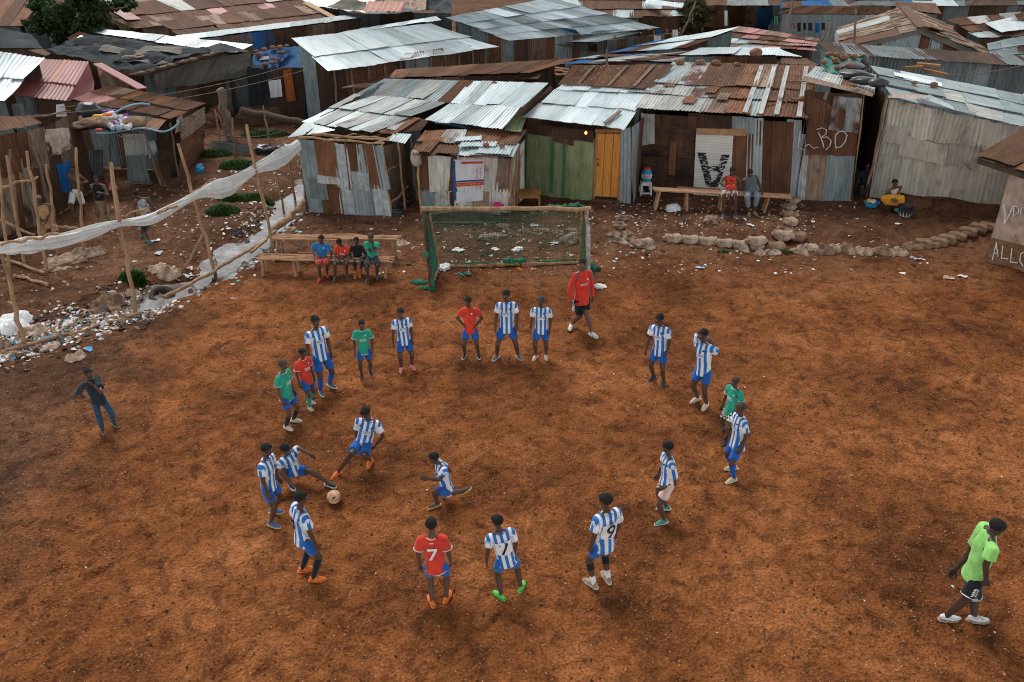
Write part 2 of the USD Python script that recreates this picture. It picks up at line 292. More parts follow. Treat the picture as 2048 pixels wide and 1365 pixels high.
# ================================================================ the ground
def soil_material():
    nodes = {
        'g': ('geometry', {}),
        'n1': ('noise_texture', {'scale': .42, 'detail': 4.0, 'roughness': .66}),
        'n2': ('noise_texture', {'scale': 3.2, 'detail': 4.0, 'roughness': .72, 'distortion': .8}),
        'n3': ('noise_texture', {'scale': 26.0, 'detail': 1.0, 'roughness': .7}),
        'v': ('voronoi_texture', {'scale': 17.0, 'randomness': 1.0}),
        'r1': ('rgb_ramp', {'ramp': [(.32, (.078, .026, .0085)), (.50, (.165, .056, .0165)), (.68, (.265, .098, .034))]}),
        'r2': ('rgb_ramp', {'ramp': [(.33, (.44, .41, .40)), (.48, (.95, .95, .95)), (.62, (1.32, 1.32, 1.32))]}),
        'r3': ('rgb_ramp', {'ramp': [(.30, (.70, .68, .67)), (.5, (1, 1, 1)), (.70, (1.36, 1.36, 1.36))]}),
        'rd': ('rgb_ramp', {'ramp': [(.28, (.048, .022, .011)), (.50, (.104, .048, .025)), (.72, (.165, .084, .048))]}),
        'sx': ('separate_xyz', {}),
        'ny': ('math', {'math_type': 'multiply_add', 'value2': 5.5, 'value3': -2.75}),
        'sy': ('math', {'math_type': 'add'}),
        'mr': ('map_range', {'range_type': 'smoothstep', 'from_min': 16.8, 'from_max': 21.5, 'clamp': True}),
        'wx': ('math', {'math_type': 'add'}),
        'mx': ('map_range', {'range_type': 'smoothstep', 'from_min': -6.0, 'from_max': -9.0, 'clamp': True}),
        'mm': ('math', {'math_type': 'maximum'}),
        'x0': ('mix_color', {}), 'x1': ('mix_color', {'blend_type': 'multiply', 'fac': 1.0, 'use_clamp': False}), 'x2': ('mix_color', {'blend_type': 'multiply', 'fac': 1.0, 'use_clamp': False}),
        'h1': ('math', {'math_type': 'multiply_add', 'value2': 1.0}), 'h2': ('math', {'math_type': 'multiply_add', 'value2': -.35}),
        'b': ('bump', {'strength': .8, 'distance': .055}),
        'p': ('principled_bsdf', {'roughness': .95, 'specular_ior_level': .12})}
    links = [('g.position', k + '.vector') for k in ('n1', 'n2', 'n3', 'v', 'sx')] + [
        ('n1.fac', 'r1.fac'), ('n1.fac', 'rd.fac'), ('n2.fac', 'r2.fac'), ('n3.fac', 'r3.fac'), ('n1.fac', 'ny.value1'), ('ny.value', 'sy.value1'), ('sx.y', 'sy.value2'), ('sy.value', 'mr.value'),
        ('ny.value', 'wx.value1'), ('sx.x', 'wx.value2'), ('wx.value', 'mx.value'), ('mr.result', 'mm.value1'), ('mx.result', 'mm.value2'),
        ('mm.value', 'x0.fac'), ('r1.color', 'x0.a'), ('rd.color', 'x0.b'), ('x0.result', 'x1.a'), ('r2.color', 'x1.b'), ('x1.result', 'x2.a'), ('r3.color', 'x2.b'), ('x2.result', 'p.base_color'),
        ('n2.fac', 'h1.value1'), ('n3.fac', 'h1.value3'), ('v.distance', 'h2.value1'), ('h1.value', 'h2.value3'), ('h2.value', 'b.height'), ('b.normal', 'p.normal')]
    return mat('soil', nodes, links)
soil_material()
def axis_steps(lo, hi, step, far_lo, far_hi):
    out = list(np.arange(lo, hi + 1e-6, step)); s = step
    while out[-1] < far_hi: s *= 1.25; out.append(out[-1] + s)
    s = step
    while out[0] > far_lo: s *= 1.25; out.insert(0, out[0] - s)
    return np.array(out)
gx = axis_steps(-17, 17, .085, -320, 320); gy = axis_steps(3.5, 27, .085, -60, 620)
GX, GY = np.meshgrid(gx, gy)
GZ = ground_z(GX, GY)
pp = np.stack([GX, GY, np.zeros_like(GX)], -1)
near = (1 - sstep(24, 30, GY)) * (1 - sstep(15, 18, np.abs(GX)))
foot = np.zeros_like(GZ)                                                     # trodden ground: shallow scuffs and footprints with small rims
fr = np.random.default_rng(5)
ix0 = lambda v, a: np.searchsorted(a, v)
for _ in range(5200):
    cx, cy = fr.uniform(-16, 16), fr.uniform(4.5, 22); a = fr.uniform(0, 2 * math.pi); L, W = fr.uniform(.10, .22), fr.uniform(.045, .085); d = fr.uniform(.010, .038)
    i0, i1, j0, j1 = ix0(cy - .5, gy), ix0(cy + .5, gy), ix0(cx - .5, gx), ix0(cx + .5, gx)
    dx, dy = GX[i0:i1, j0:j1] - cx, GY[i0:i1, j0:j1] - cy
    u = (dx * math.cos(a) + dy * math.sin(a)) / L; w = (-dx * math.sin(a) + dy * math.cos(a)) / W; q = np.sqrt(u * u + w * w)
    foot[i0:i1, j0:j1] += d * (-np.exp(-(q * 1.1) ** 4) + .55 * np.exp(-((q - 1.35) / .35) ** 2))
GZ = GZ + near * (foot + .045 * (meshkit.fbm(pp * 4.5, 3, 31) - .5))
gv, gf = grid_mesh(np.stack([GX, GY, GZ], -1))
gm = write('/World/ground', (gv, gf), LOOK['soil'], smooth=True); tag(gm.GetPrim(), 'orange brown trodden dirt of the football pitch and the yards', 'ground', None, 'structure')
def foot_z(x, y):
    i, j = np.clip(np.searchsorted(gy, y) - 1, 0, len(gy) - 2), np.clip(np.searchsorted(gx, x) - 1, 0, len(gx) - 2)
    t, s = (y - gy[i]) / (gy[i + 1] - gy[i]), (x - gx[j]) / (gx[j + 1] - gx[j])
    return (GZ[i, j] * (1 - s) + GZ[i, j + 1] * s) * (1 - t) + (GZ[i + 1, j] * (1 - s) + GZ[i + 1, j + 1] * s) * t

# stagnant water lying in the drain
mat('drain_water_look', {'g': ('geometry', {}), 'n': ('noise_texture', {'scale': 2.2, 'detail': 5.0, 'roughness': .6}), 'r': ('rgb_ramp', {'ramp': [(.36, (.05, .032, .02)), (.5, (.10, .085, .072)), (.64, (.24, .24, .24))]}),
    'n2': ('noise_texture', {'scale': 9.0, 'detail': 3.0}), 'b': ('bump', {'strength': .15, 'distance': .02}), 'p': ('principled_bsdf', {'roughness': .12, 'specular_ior_level': .8})},
    [('g.position', 'n.vector'), ('g.position', 'n2.vector'), ('n.fac', 'r.fac'), ('r.color', 'p.base_color'), ('n2.fac', 'b.height'), ('b.normal', 'p.normal')])
cl = []
for a, b in zip(DRAIN[:-1], DRAIN[1:]):
    n = max(2, int(np.linalg.norm(b - a) / .4)); cl += [a + (b - a) * t for t in np.linspace(0, 1, n, endpoint=False)]
cl = np.array(cl); tn = np.gradient(cl, axis=0); tn /= np.linalg.norm(tn, axis=1)[:, None]; nr = np.stack([tn[:, 1], -tn[:, 0]], 1)
wp = np.stack([np.concatenate([cl + nr * w, np.full((len(cl), 1), -.215)], 1) for w in np.linspace(-.95, .95, 7)], 1)
wm = write('/World/drain_water', grid_mesh(wp), LOOK['drain_water_look']); tag(wm.GetPrim(), 'pale stagnant water lying in the littered drain', 'water', None, 'structure')
# ================================================================ the shacks
hr = np.random.default_rng(42)
def bil(q, u, v):
    q = np.asarray(q, float); u = np.asarray(u, float)[..., None]; v = np.asarray(v, float)[..., None]
    return (q[0] * (1 - u) + q[1] * u) * (1 - v) + (q[3] * (1 - u) + q[2] * u) * v
def qnormal(q):
    q = np.asarray(q, float); return unit(np.cross(q[1] - q[0], q[3] - q[0]))
def sheet(T, q, material, name='roof_sheet', wave=.1, amp=.013, off=0.0, lift=(0, 0), sag=.0, across=False, ragged=.015, segs=3, label=None, parent=None, curl=.0, flip=1, warp=.012, detail=4, u0=None):
    """One iron sheet over the four corners q (low left, low right, top right, top left): ridges run up the sheet, or sideways if across."""
    q = np.asarray(q, float); W = (np.linalg.norm(q[1] - q[0]) + np.linalg.norm(q[2] - q[3])) / 2; L = (np.linalg.norm(q[3] - q[0]) + np.linalg.norm(q[2] - q[1])) / 2
    n = qnormal(q) * flip
    if across: nc, nr = segs + 1, int(min(90, max(6, L / wave * detail))) + 1
    else: nc, nr = int(min(90, max(6, W / wave * detail))) + 1, segs + 1
    if amp == 0: nc, nr = max(3, int(W / .25) + 1), max(3, int(L / .25) + 1)
    u, v = np.meshgrid(np.linspace(0, 1, nc), np.linspace(0, 1, nr))
    s = hr.integers(0, 9999)
    vv = v.copy()
    if ragged:
        e = ragged / max(L, .1) * 2 * (meshkit.noise(np.stack([u[0] * W * 6, u[0] * 0 + s, u[0] * 0], -1), 3) - .5)
        vv = v + (1 - v) ** 2 * e + v ** 2 * np.roll(e, 3) * .6
    p = bil(q, u, vv)
    h = amp * np.sin(2 * math.pi * ((v * L) if across else (u * W)) / wave) if amp else 0
    w = warp * 2 * (meshkit.noise(np.stack([u * W * 1.1 + s, v * L * 1.1, u * 0], -1), 5) - .5)
    o = off + lift[0] * (1 - v) ** 2 + lift[1] * v ** 2 - sag * 4 * v * (1 - v) + curl * (abs(2 * u - 1) ** 4) + w + h
    if amp == 0: o = o + .03 * (meshkit.fbm(np.stack([u * W * 2.5 + s, v * L * 2.5, u * 0], -1), 3, 7) - .5)
    p = p + n * o[..., None]
    du, dv = (hr.uniform(0, 90, 2) if u0 is None else u0)
    uv = np.stack([u * W + du, v * L + dv], -1).reshape(-1, 2)
    if across: uv = uv[:, ::-1]
    return T.part(name, grid_mesh(p), LOOK[material], smooth=True, uv=uv, label=label, parent=parent)
def RP(a, b, c, d, z0, slope=15.0):
    """A roof over four pixels: its eave a-b lies level at z0 and the roof rises away from the viewer at that slope."""
    A, B = (R(*p, z0) for p in (a, b)); e = unit(B - A); back = V(-e[1], e[0], 0); back = back if back[1] > 0 else -back
    n = unit(np.cross(e, back * math.cos(math.radians(slope)) + V(0, 0, math.sin(math.radians(slope)))))
    hit = lambda p: EYE + ray(*p) * (((A - EYE) @ n) / (ray(*p) @ n))
    return [A, B, hit(c), hit(d)]
def bounds_of(n):
    return np.linspace(0, 1, n + 1) if np.isscalar(n) else np.asarray(n, float)
def sheets(T, q, cols, rows, pick, name='roof_sheet', wave=.1, amp=.013, ov=.025, ovv=.03, jit=.012, lift=.02, sag=.01, across=False, ragged=.02, rowshift=.0, flip=1, detail=4, segs=3):
    cb, rb = bounds_of(cols), bounds_of(rows); q = np.asarray(q, float)
    for r in range(len(rb) - 1):
        for c in range(len(cb) - 1):
            m = pick(r, c) if callable(pick) else pick[r % len(pick)][c % len(pick[r % len(pick)])]
            if m is None: continue
            sh = rowshift * r
            a, b = max(cb[c] - ov + sh, -.02), min(cb[c + 1] + ov * .4 + sh, 1.02); d, e = rb[r] - (ovv if r else 0), rb[r + 1]
            j = lambda: hr.normal(0, jit)
            uu, vv = np.array([a + j(), b + j(), b + j(), a + j()]), np.array([d + j(), d + j(), e + j() * .5, e + j() * .5])
            k = bil(q, uu, vv)
            sheet(T, k, m, name, wave, amp, off=.018 + .010 * (c % 2) + .014 * r, lift=(abs(hr.normal(0, lift)) + (.012 if r else 0), 0), sag=abs(hr.normal(0, sag)), across=across, ragged=ragged, flip=flip, detail=detail, segs=segs)
def mixpick(weights, seed=0):
    r = random.Random(seed); ks, ws = list(weights), list(weights.values())
    return lambda a, b: r.choices(ks, ws)[0]
def at_y(px, py, y): return RY(px, py, y)
def drop(p, z=None): return V(p[0], p[1], gz(p[0], p[1]) - .04 if z is None else z)
def walls(T, roof, sides='flrb', pick=None, w=.8, inset=(.05, .06, .05), rows=1, wave=.1, base=None, gap=.04, amp=.012, back='rust_dark', detail=4):
    """Walls of sheets under the four edges of a roof quad."""
    q = np.asarray(roof, float); iu, iv, iv2 = inset
    c = [bil(q, a, b) for a, b in ((iu, iv), (1 - iu, iv), (1 - iu, 1 - iv2), (iu, 1 - iv2))]; c = [x - V(0, 0, gap) for x in c]
    for s, (a, b) in zip('frbl', ((0, 1), (1, 2), (2, 3), (3, 0))):
        if s not in sides: continue
        A, B = c[a], c[b]; n = max(1, int(round(np.linalg.norm((B - A)[:2]) / w)))
        if s == 'b':
            sheet(T, [drop(A, base), drop(B, base), B, A], back, 'wall_sheet', amp=0); continue
        sheets(T, [drop(A, base), drop(B, base), B, A], n, rows, pick, 'wall_sheet', wave=wave, amp=amp, ragged=.03, jit=.006, lift=.01, detail=detail, segs=2)
def posts(T, pts, r=.045, m='grey_wood', name='post'):
    for a, b in pts: T.part(name, pole(a, b, r, rg=hr), LOOK[m], smooth=True)
def stones_on(roof_q, uvs, size, label, seed, m='roof_stone', group=None, off=.05):
    n = qnormal(roof_q); n = n if n[2] > 0 else -n; uvs = sorted(uvs); od = ['leftmost', 'second from left', 'third from left', 'fourth from left', 'fifth from left']; many = len(uvs) > 5; rown = {}
    for i, (u, v) in enumerate(uvs):
        p = bil(roof_q, u, v) + n * off; s = size * hr.uniform(.75, 1.3)
        rw = ('lower row' if v < .4 else 'middle row' if v < .7 else 'upper row') if many else ''; j = rown.get(rw, 0); rown[rw] = j + 1
        single('roof_stone', blob(p + V(0, 0, s * .3), (s, s * .85, s * .6), seed + i, .3, 2), LOOK[m], label + ', ' + od[j] + (' in the ' + rw if rw else ''), 'stone', group=group, smooth=True)

# ---- the open shack: front wall of patched sheets, bare roof poles
bl, br = P(620, 425), P(781, 432); tl, tr = at_y(598, 278, bl[1] + .05), at_y(762, 291, br[1] + .05)
T = Thing('open_shack', 'roofless tin shack with patched silvery front and bare pole rafters, left of the goal', 'shack', (bl + br) / 2)
q = [bl - V(0, 0, .05), br - V(0, 0, .05), tr, tl]
sheets(T, q, [0, .19, .42, .60, .80, 1.0], [0, .44], [['zinc_dull', 'rust_brown', 'foil', 'zinc_grey', 'foil']], 'wall_sheet', jit=.012, ragged=.05)
sheets(T, q, [0, .20, .42, .57, .72, .80, .93, 1.0], [.40, 1.0], [['zinc_dull', 'rust_orange', 'foil', 'rust_brown', 'zinc_grey', 'rust_orange', 'zinc_grey']], 'wall_sheet', jit=.014, ragged=.05)
sheet(T, bil(q, np.array([.16, .45, .44, .17]), np.array([.44, .43, .53, .55])), 'zinc_pale', 'wall_patch', off=.06)
sheet(T, bil(q, np.array([.04, .27, .26, .05]), np.array([.22, .21, .48, .50])), 'zinc_dull', 'wall_patch', off=.055)
sheet(T, bil(q, np.array([.60, .80, .81, .59]), np.array([.38, .37, .62, .63])), 'foil', 'wall_patch', off=.06)
b2l, b2r = V(tl[0] + .35, tl[1] + 1.75, 2.0), V(tr[0] + .55, tr[1] + 1.75, 2.1)
posts(T, [(tl + V(0, 0, .03), tr + V(.1, 0, .06)), (tl + V(.3, .35, .04), tr + V(.2, .35, .05)), (bil([tl, tr, b2r, b2l], .3, 0), bil([tl, tr, b2r, b2l], .55, .9)), (bil([tl, tr, b2r, b2l], .55, .1), bil([tl, tr, b2r, b2l], .8, .95)), (tr + V(-.2, 0, .05), b2r), (bil([tl, tr, b2r, b2l], .0, .5), bil([tl, tr, b2r, b2l], .95, .42))], .035, 'pole_wood', 'rafter')
posts(T, [(drop(tr + V(.16, .0, 0)), tr + V(.02, 0, .12)), (drop(tr + V(.50, .55, 0)), tr + V(.40, .6, .0)), (drop(tr + V(.8, 1.4, 0)), tr + V(.7, 1.4, -.1)), (tr + V(-.05, .05, -.9), tr + V(.35, .9, -.8)), (drop(tr + V(.0, .1, 0)) + V(0, 0, .25), tr + V(.6, .9, -1.5)), (drop(tl + V(-.1, .2, 0)), tl + V(-.05, .2, 0))], .04, 'pole_wood', 'post')
sheet(T, [drop(tr + V(.02, .25, 0)), drop(tr + V(.55, 1.3, 0)), tr + V(.5, 1.3, -.2), tr + V(-.02, .25, -.1)], 'plaster_brown', 'wall_sheet', amp=0)
sheet(T, [drop(tl + V(.3, 1.7, 0)), drop(tr + V(.6, 1.7, 0)), tr + V(.6, 1.7, -.1), tl + V(.3, 1.7, -.1)], 'rust_dark', 'wall_sheet', amp=0)
sheets(T, [drop(tl + V(.1, 1.6, 0)), drop(tl + V(-.02, .15, 0)), tl + V(-.02, .15, -.05), tl + V(.1, 1.6, -.05)], 2, 2, mixpick({'rust_dark': 2, 'zinc_dark': 1}, 2), 'wall_sheet')
for k in range(4): T.part('rail', pole(tl + V(-.08, .15, -.55 - .42 * k), tl + V(-.45 + .1 * k, .9, -.5 - .4 * k), .028, rg=hr), LOOK['pole_wood'], smooth=True)

# ---- the long grey roof behind it
el, em, er = R(606, 246, 2.12), R(745, 268, 2.2), R(997, 259, 2.3); rl, rm, rr = R(770, 158, 3.25), R(935, 163, 3.25), R(1097, 168, 3.25)
T = Thing('long_grey_shack', 'long shack under overlapping grey zinc sheets with a rusty strip, behind the open shack', 'shack', drop((el + er) / 2))
em2 = R(852, 243, 2.35); em1 = R(842, 262, 2.2)
sheets(T, [el, em, R(893, 207, 2.75), R(715, 190, 2.75)], 6, [0, .52, 1], [['zinc_grey', 'zinc_pale', 'zinc_grey', 'zinc_pale', 'zinc_grey', 'zinc_dull'], ['zinc_pale', 'zinc_grey', 'zinc_pale', 'zinc_grey', 'zinc_pale', 'zinc_dull']])
sheets(T, [R(715, 191, 2.74), R(880, 205, 2.74), R(925, 163, 3.27), rl], 5, 1, [['zinc_grey', 'zinc_pale', 'zinc_grey', 'zinc_pale', 'zinc_grey']])
sheet(T, [R(875, 206, 2.74), R(902, 209, 2.74), R(948, 164, 3.28), R(921, 163, 3.28)], 'rust_brown', off=.045)
sheet(T, [R(745, 266, 2.2), R(790, 272, 2.17), R(842, 239, 2.45), R(795, 234, 2.45)], 'rust_orange', off=.035)
sheet(T, [R(788, 270, 2.17), R(843, 262, 2.2), R(858, 244, 2.4), R(830, 236, 2.45)], 'rust_brown', off=.03)
sheet(T, [R(772, 262, 2.24), R(790, 264, 2.22), R(812, 248, 2.36), R(796, 246, 2.36)], 'zinc_rust', 'roof_patch', off=.06)
sheet(T, [R(776, 282, 2.1), R(810, 290, 2.05), R(824, 271, 2.2), R(788, 268, 2.2)], 'zinc_grey', off=.03)
sheets(T, [R(851, 243, 2.42), R(1001, 260, 2.33), R(1040, 215, 2.85), R(902, 208, 2.83)], 6, 1, [['zinc_bright', 'zinc_bright', 'zinc_grey', 'zinc_bright', 'zinc_white', 'zinc_bright']])
sheets(T, [R(902, 209, 2.82), R(1045, 216, 2.84), rr, R(944, 163, 3.28)], 6, 1, [['zinc_bright', 'zinc_grey', 'zinc_bright', 'zinc_white', 'zinc_bright', 'zinc_bright']], lift=.03)
sheet(T, [R(577, 283, 1.98), R(612, 279, 2.02), R(673, 264, 2.16), R(611, 247, 2.16)], 'zinc_white', 'roof_sheet', off=.06, lift=(.06, 0), label='bright loose sheet jutting from the corner of the roof')
sheet(T, [R(870, 249, 2.30), R(932, 259, 2.26), R(930, 250, 2.32), R(872, 242, 2.37)], 'tarp_blue', 'roof_patch', amp=0, off=.03)
walls(T, [el, V(em1[0], em1[1], 2.2), rm, rl], 'flb', mixpick({'rust_dark': 2, 'zinc_dark': 1}, 5), inset=(.04, .07, .05))
gb = [R(1003, 262, 2.25), rr - V(.1, 0, .08)]
sheets(T, [drop(V(gb[0][0] - .1, gb[0][1] + .15, 0)), drop(V(gb[1][0] - .1, gb[1][1], 0)), gb[1] + V(-.1, 0, 0), gb[0] + V(-.1, .15, 0)], 3, 1, mixpick({'plaster_brown': 1}, 6), 'wall_sheet', amp=0)
sheet(T, [R(1036, 236, 2.35), R(1062, 225, 2.2), R(1108, 184, 2.95), rr + V(.05, 0, -.03)], 'rust_pale', 'gable_board', amp=0, off=.02)
stones_on([el, er, rr, rl], [(.93, .52), (.70, .93)], .11, 'brown stone weighing down the long grey roof', 310, group='stones on the long grey roof')

# ---- the poster hut in front of it
bl, br = P(850, 428), P(1016, 424); fy = bl[1]
tl, tr = at_y(838, 308, fy), at_y(1030, 312, fy - .1)
T = Thing('poster_hut', 'low whitewashed tin hut with a torn poster and a patchwork roof, behind the goal crossbar', 'shack', (bl + br) / 2)
q = [bl - V(.05, 0, .08), br - V(0, 0, .05), tr - V(.1, 0, .05), tl + V(.06, 0, -.05)]
sheets(T, q, [0, .16, .30, .40, .60, .78, 1.0], [0, .45], [['zinc_dull', 'white_paint', 'rust_brown', 'white_paint', 'rust_pale', 'white_paint']], 'wall_sheet', ragged=.05, flip=1)
sheets(T, q, [0, .10, .33, .42, .64, .86, 1.0], [.42, 1.0], [['rust_brown', 'white_paint', 'rust_brown', 'white_paint', 'white_paint', 'rust_pale']], 'wall_sheet', ragged=.04)
eL, eR, kR, kL = at_y(826, 312, fy - .35), at_y(1023, 317, fy - .45), R(1048, 262, 2.2), R(857, 262, 2.25)
sheets(T, [eL, eR, kR, kL], [0, .22, .40, .60, .78, 1.0], [0, .48, 1], [['rust_orange', 'rust_brown', 'zinc_bright', 'zinc_bright', 'zinc_grey'], ['rust_orange', 'zinc_rust', 'rust_brown', 'rust_orange', 'rust_brown']], jit=.02, lift=.03, ragged=.04)
rq = [eL, eR, kR, kL]
for us, vs, m in (((.42, .80, .79, .43), (.24, .28, .50, .46), 'zinc_bright'), ((.34, .62, .60, .36), (.45, .50, .70, .66), 'zinc_white'), ((.02, .17, .20, .04), (.05, .0, .55, .5), 'rust_orange'), ((.62, .98, .97, .64), (.02, .02, .30, .27), 'zinc_bright')):
    sheet(T, bil(rq, np.array(us), np.array(vs)), m, 'roof_patch', off=.085, lift=(.03, 0))
sheet(T, [R(1008, 266, 2.2), R(1041, 270, 2.15), R(1054, 235, 2.4), R(1020, 240, 2.4)], 'green_paint', 'roof_patch', off=.09)
stones_on(rq, [(.70, .30), (.86, .30)], .10, 'brown stone on the poster hut roof', 330, group='stones on the poster hut roof', off=.12)
sheets(T, [br - V(0, 0, .05), drop(V(br[0] + .5, br[1] + 1.5, 0)), V(br[0] + .5, br[1] + 1.5, 1.9), tr - V(.1, 0, .05)], 3, 1, [['pale_paint' if 0 else 'white_paint', 'rust_pale', 'white_paint']], 'wall_sheet')
posts(T, [(drop(br + V(.03, -.04, 0)), tr + V(-.06, -.05, 0)), (drop(br + V(.16, .2, 0)), tr + V(.05, .2, .05)), (drop(bl + V(-.1, -.03, 0)), tl + V(-.04, -.03, 0))], .045, 'pole_wood')
sheets(T, [drop(V(bl[0] + .3, bl[1] + 1.5, 0)), bl - V(.05, 0, .08), tl + V(.06, 0, -.05), V(bl[0] + .3, bl[1] + 1.5, 1.9)], 2, 1, [['rust_dark', 'zinc_dark']], 'wall_sheet')
# its poster
def cloth_panel(q, mname, folds=.02, freq=7, seed=1, bulge=.03):
    q = np.asarray(q, float); u, v = np.meshgrid(np.linspace(0, 1, 22), np.linspace(0, 1, 18)); n = qnormal(q)
    W = np.linalg.norm(q[1] - q[0]); L = np.linalg.norm(q[3] - q[0])
    o = folds * np.sin(u * freq * 6.28 / 2 + 2 * meshkit.noise(np.stack([u * 2, v * 1.5, u * 0 + seed], -1), seed)) * (1 - .6 * v) + bulge * (meshkit.fbm(np.stack([u * 3, v * 3, u * 0 + seed], -1), 3, seed) - .5)
    uv = np.stack([u * W + seed * 3.7, v * L + seed], -1).reshape(-1, 2)
    return grid_mesh(bil(q, u, v) + n * o[..., None]), LOOK[mname], uv
pq = [bil(q, .36, .22) + V(0, -.06, 0), bil(q, .70, .26) + V(0, -.06, 0), bil(q, .70, .97) + V(0, -.06, 0), bil(q, .34, .95) + V(0, -.06, 0)]
pT = Thing('poster', 'tattered white poster with red bands and a blue edge nailed to the whitewashed hut', 'poster', pq[0])
def strip(q, u0, u1, v0, v1, off): return [bil(q, a, b) + V(0, -off, 0) for a, b in ((u0, v0), (u1, v0), (u1, v1), (u0, v1))]
for nm, m_, a in (('sheet', 'cloth_white', (.06, 1, 0, 1)), ('blue_edge', 'tarp_blue', (0, .10, .06, .98)), ('red_band', 'litter_red', (.08, 1, .38, .47)), ('blue_band', 'tarp_blue', (.08, 1, .48, .52)), ('red_band', 'litter_red', (.30, .98, .90, .955))):
    mm, ml, uv = cloth_panel(strip(pq, *a, 0 if nm == 'sheet' else .012), m_, .006, 3, 4, .012); pT.part(nm, mm, ml, smooth=True, uv=uv)
for k in range(3):
    for j in range(10):                                                    # rows of print too worn to read
        c = bil(pq, .78 + .06 * (k % 2), .30 - 0 + .055 * j + .0 * k) + V(0, -.03, 0)
        if k < 2: pT.part('print', box(c + V(.05 * k, 0, 0), (.02 + .02 * ((j * 7 + k) % 3), .004, .03)), LOOK['litter_red'])
    for j in range(9):
        c = bil(pq, .2 + .08 * j, .425) + V(0, -.034, 0)
        if k == 0: pT.part('print', box(c, (.03, .004, .04)), LOOK['yellow_plastic'])

# ---- the green hut with the orange door
bl, bm, bd, br = P(1049, 384), P(1185, 400), P(1238, 403), P(1263, 408)
T = Thing('green_hut', 'green painted hut with a bright zinc roof and a steel corner sheet', 'shack', bm)
y0, y1, y2 = bl[1], bm[1], br[1]
tl, tm, td, tr = at_y(1054, 246, y0), at_y(1188, 262, y1), at_y(1240, 262, bd[1]), at_y(1264, 254, y2)
q = [bl - V(0, 0, .04), bm - V(0, 0, .04), tm, tl]
sheets(T, q, [0, .40, .62, 1.0], [0, .88], [['green_paint', 'green_paint', 'green_paint']], 'wall_sheet', amp=.004, wave=.2, jit=.004, ragged=.03)
for a, b in ((.385, .435), (.0, .03), (.565, .61)):
    sheet(T, bil(q, np.array([a, b, b, a]), np.array([.02, .02, .9, .9])), 'green_dark', 'board', amp=0, off=.05, ragged=.01)
sheet(T, bil(q, np.array([0, 1, 1, 0]), np.array([.86, .84, 1.0, 1.0])), 'rust_dark', 'wall_sheet', off=.03)
sheet(T, bil(q, np.array([.40, .72, .72, .40]), np.array([.80, .76, .95, .97])), 'rust_brown', 'wall_patch', off=.05)
sheet(T, [bd + V(.02, -.05, -.02), br + V(0, -.04, -.02), tr, td + V(.02, -.03, .04)], 'zinc_grey', 'corner_sheet', wave=.12, amp=.02, off=.02)
sheets(T, [br - V(0, 0, .02), V(br[0] + .55, br[1] + 2.2, .15), V(br[0] + .75, br[1] + 2.2, 2.6), tr], 3, 1, [['zinc_dull', 'rust_brown', 'zinc_dark']], 'wall_sheet')
eL, eR, kR, kL = at_y(1052, 238, y0 - .25), at_y(1250, 260, y2 - .30), R(1301, 178, 3.15), R(1126, 172, 3.2)
rq = [eL, eR, kR, kL]
sheets(T, rq, 6, [0, .45, .86, 1.0], lambda r, c: ['zinc_white', 'zinc_bright', 'zinc_white', 'zinc_white', 'zinc_bright', 'zinc_white'][(c + r) % 6], wave=.085, lift=.015)
T.part('roof_plank', plank(bil(rq, .80, .02) + V(0, 0, .10), bil(rq, .86, .33) + V(0, 0, .10), .12, .04), LOOK['grey_wood'])
# the door
dl, dr = bm + V(.03, -.03, .10), bd + V(-.03, -.03, .10); ul, ur = tm + V(.03, -.03, -.04), td + V(-.03, -.03, -.04)
ul = V(dl[0], dl[1], ul[2]); ur = V(dr[0], dr[1], ur[2])
D = T.part('door', cat_mesh([box(bil([dl, dr, ur, ul], (i + .5) / 3, .5) + V(0, .0, 0), (np.linalg.norm((dr - dl)) / 3 - .012, .035, ul[2] - dl[2] - .06), (dr - dl, (0, 1, 0), (0, 0, 1)), .006) for i in range(1)]), LOOK['door_wood'], label='orange varnished plank door')
for i in (1, 2): T.part('plank', box(bil([dl, dr, ur, ul], (i + .5) / 3, .5), (np.linalg.norm((dr - dl)) / 3 - .012, .035, ul[2] - dl[2] - .06), (dr - dl, (0, 1, 0), (0, 0, 1)), .006), LOOK['door_wood'], parent=D)
T.part('latch', box(bil([dl, dr, ur, ul], .10, .52) + V(0, -.035, 0), (.03, .03, .10), None, .006), LOOK['black_paint'], parent=D)
T.part('latch', box(bil([dl, dr, ur, ul], .10, .60) + V(0, -.03, 0), (.06, .02, .03), None, .004), LOOK['black_paint'], parent=D)
for a, b in (((0, 0), (0, 1)), ((1, 0), (1, 1))):
    T.part('door_frame', plank(bil([dl, dr, ur, ul], *a) + V(0, -.01, -.1), bil([dl, dr, ur, ul], *b) + V(0, -.01, .05), .07, .07, (0, 1, 0)), LOOK['door_frame'])
T.part('lintel', plank(ul + V(-.05, -.015, .05), ur + V(.05, -.015, .05), .08, .10), LOOK['door_frame'])
T.part('threshold', plank(dl + V(-.05, -.06, -.09), dr + V(.05, -.06, -.09), .22, .10), LOOK['dark_wood'])
sheet(T, [dl + V(0, .1, -.1), dr + V(0, .1, -.1), ur + V(0, .1, .1), ul + V(0, .1, .1)], 'rust_dark', 'wall_sheet', amp=0)
sheets(T, [V(bl[0] + .4, bl[1] + 2.6, 0), bl, tl, V(bl[0] + .4, bl[1] + 2.6, 2.8)], 3, 1, [['rust_dark']], 'wall_sheet')
single('lamp_bulb', blob(bil(q, .88, .98) + V(0, -.12, -.02), (.04, .04, .05), 3, .02), mat('bulb_glow', {'e': ('emission', {'color': (1, .45, .12), 'strength': 1.8})}, [], 'e.emission'), 'small lit bulb under the eave of the green hut', 'lamp', smooth=True)

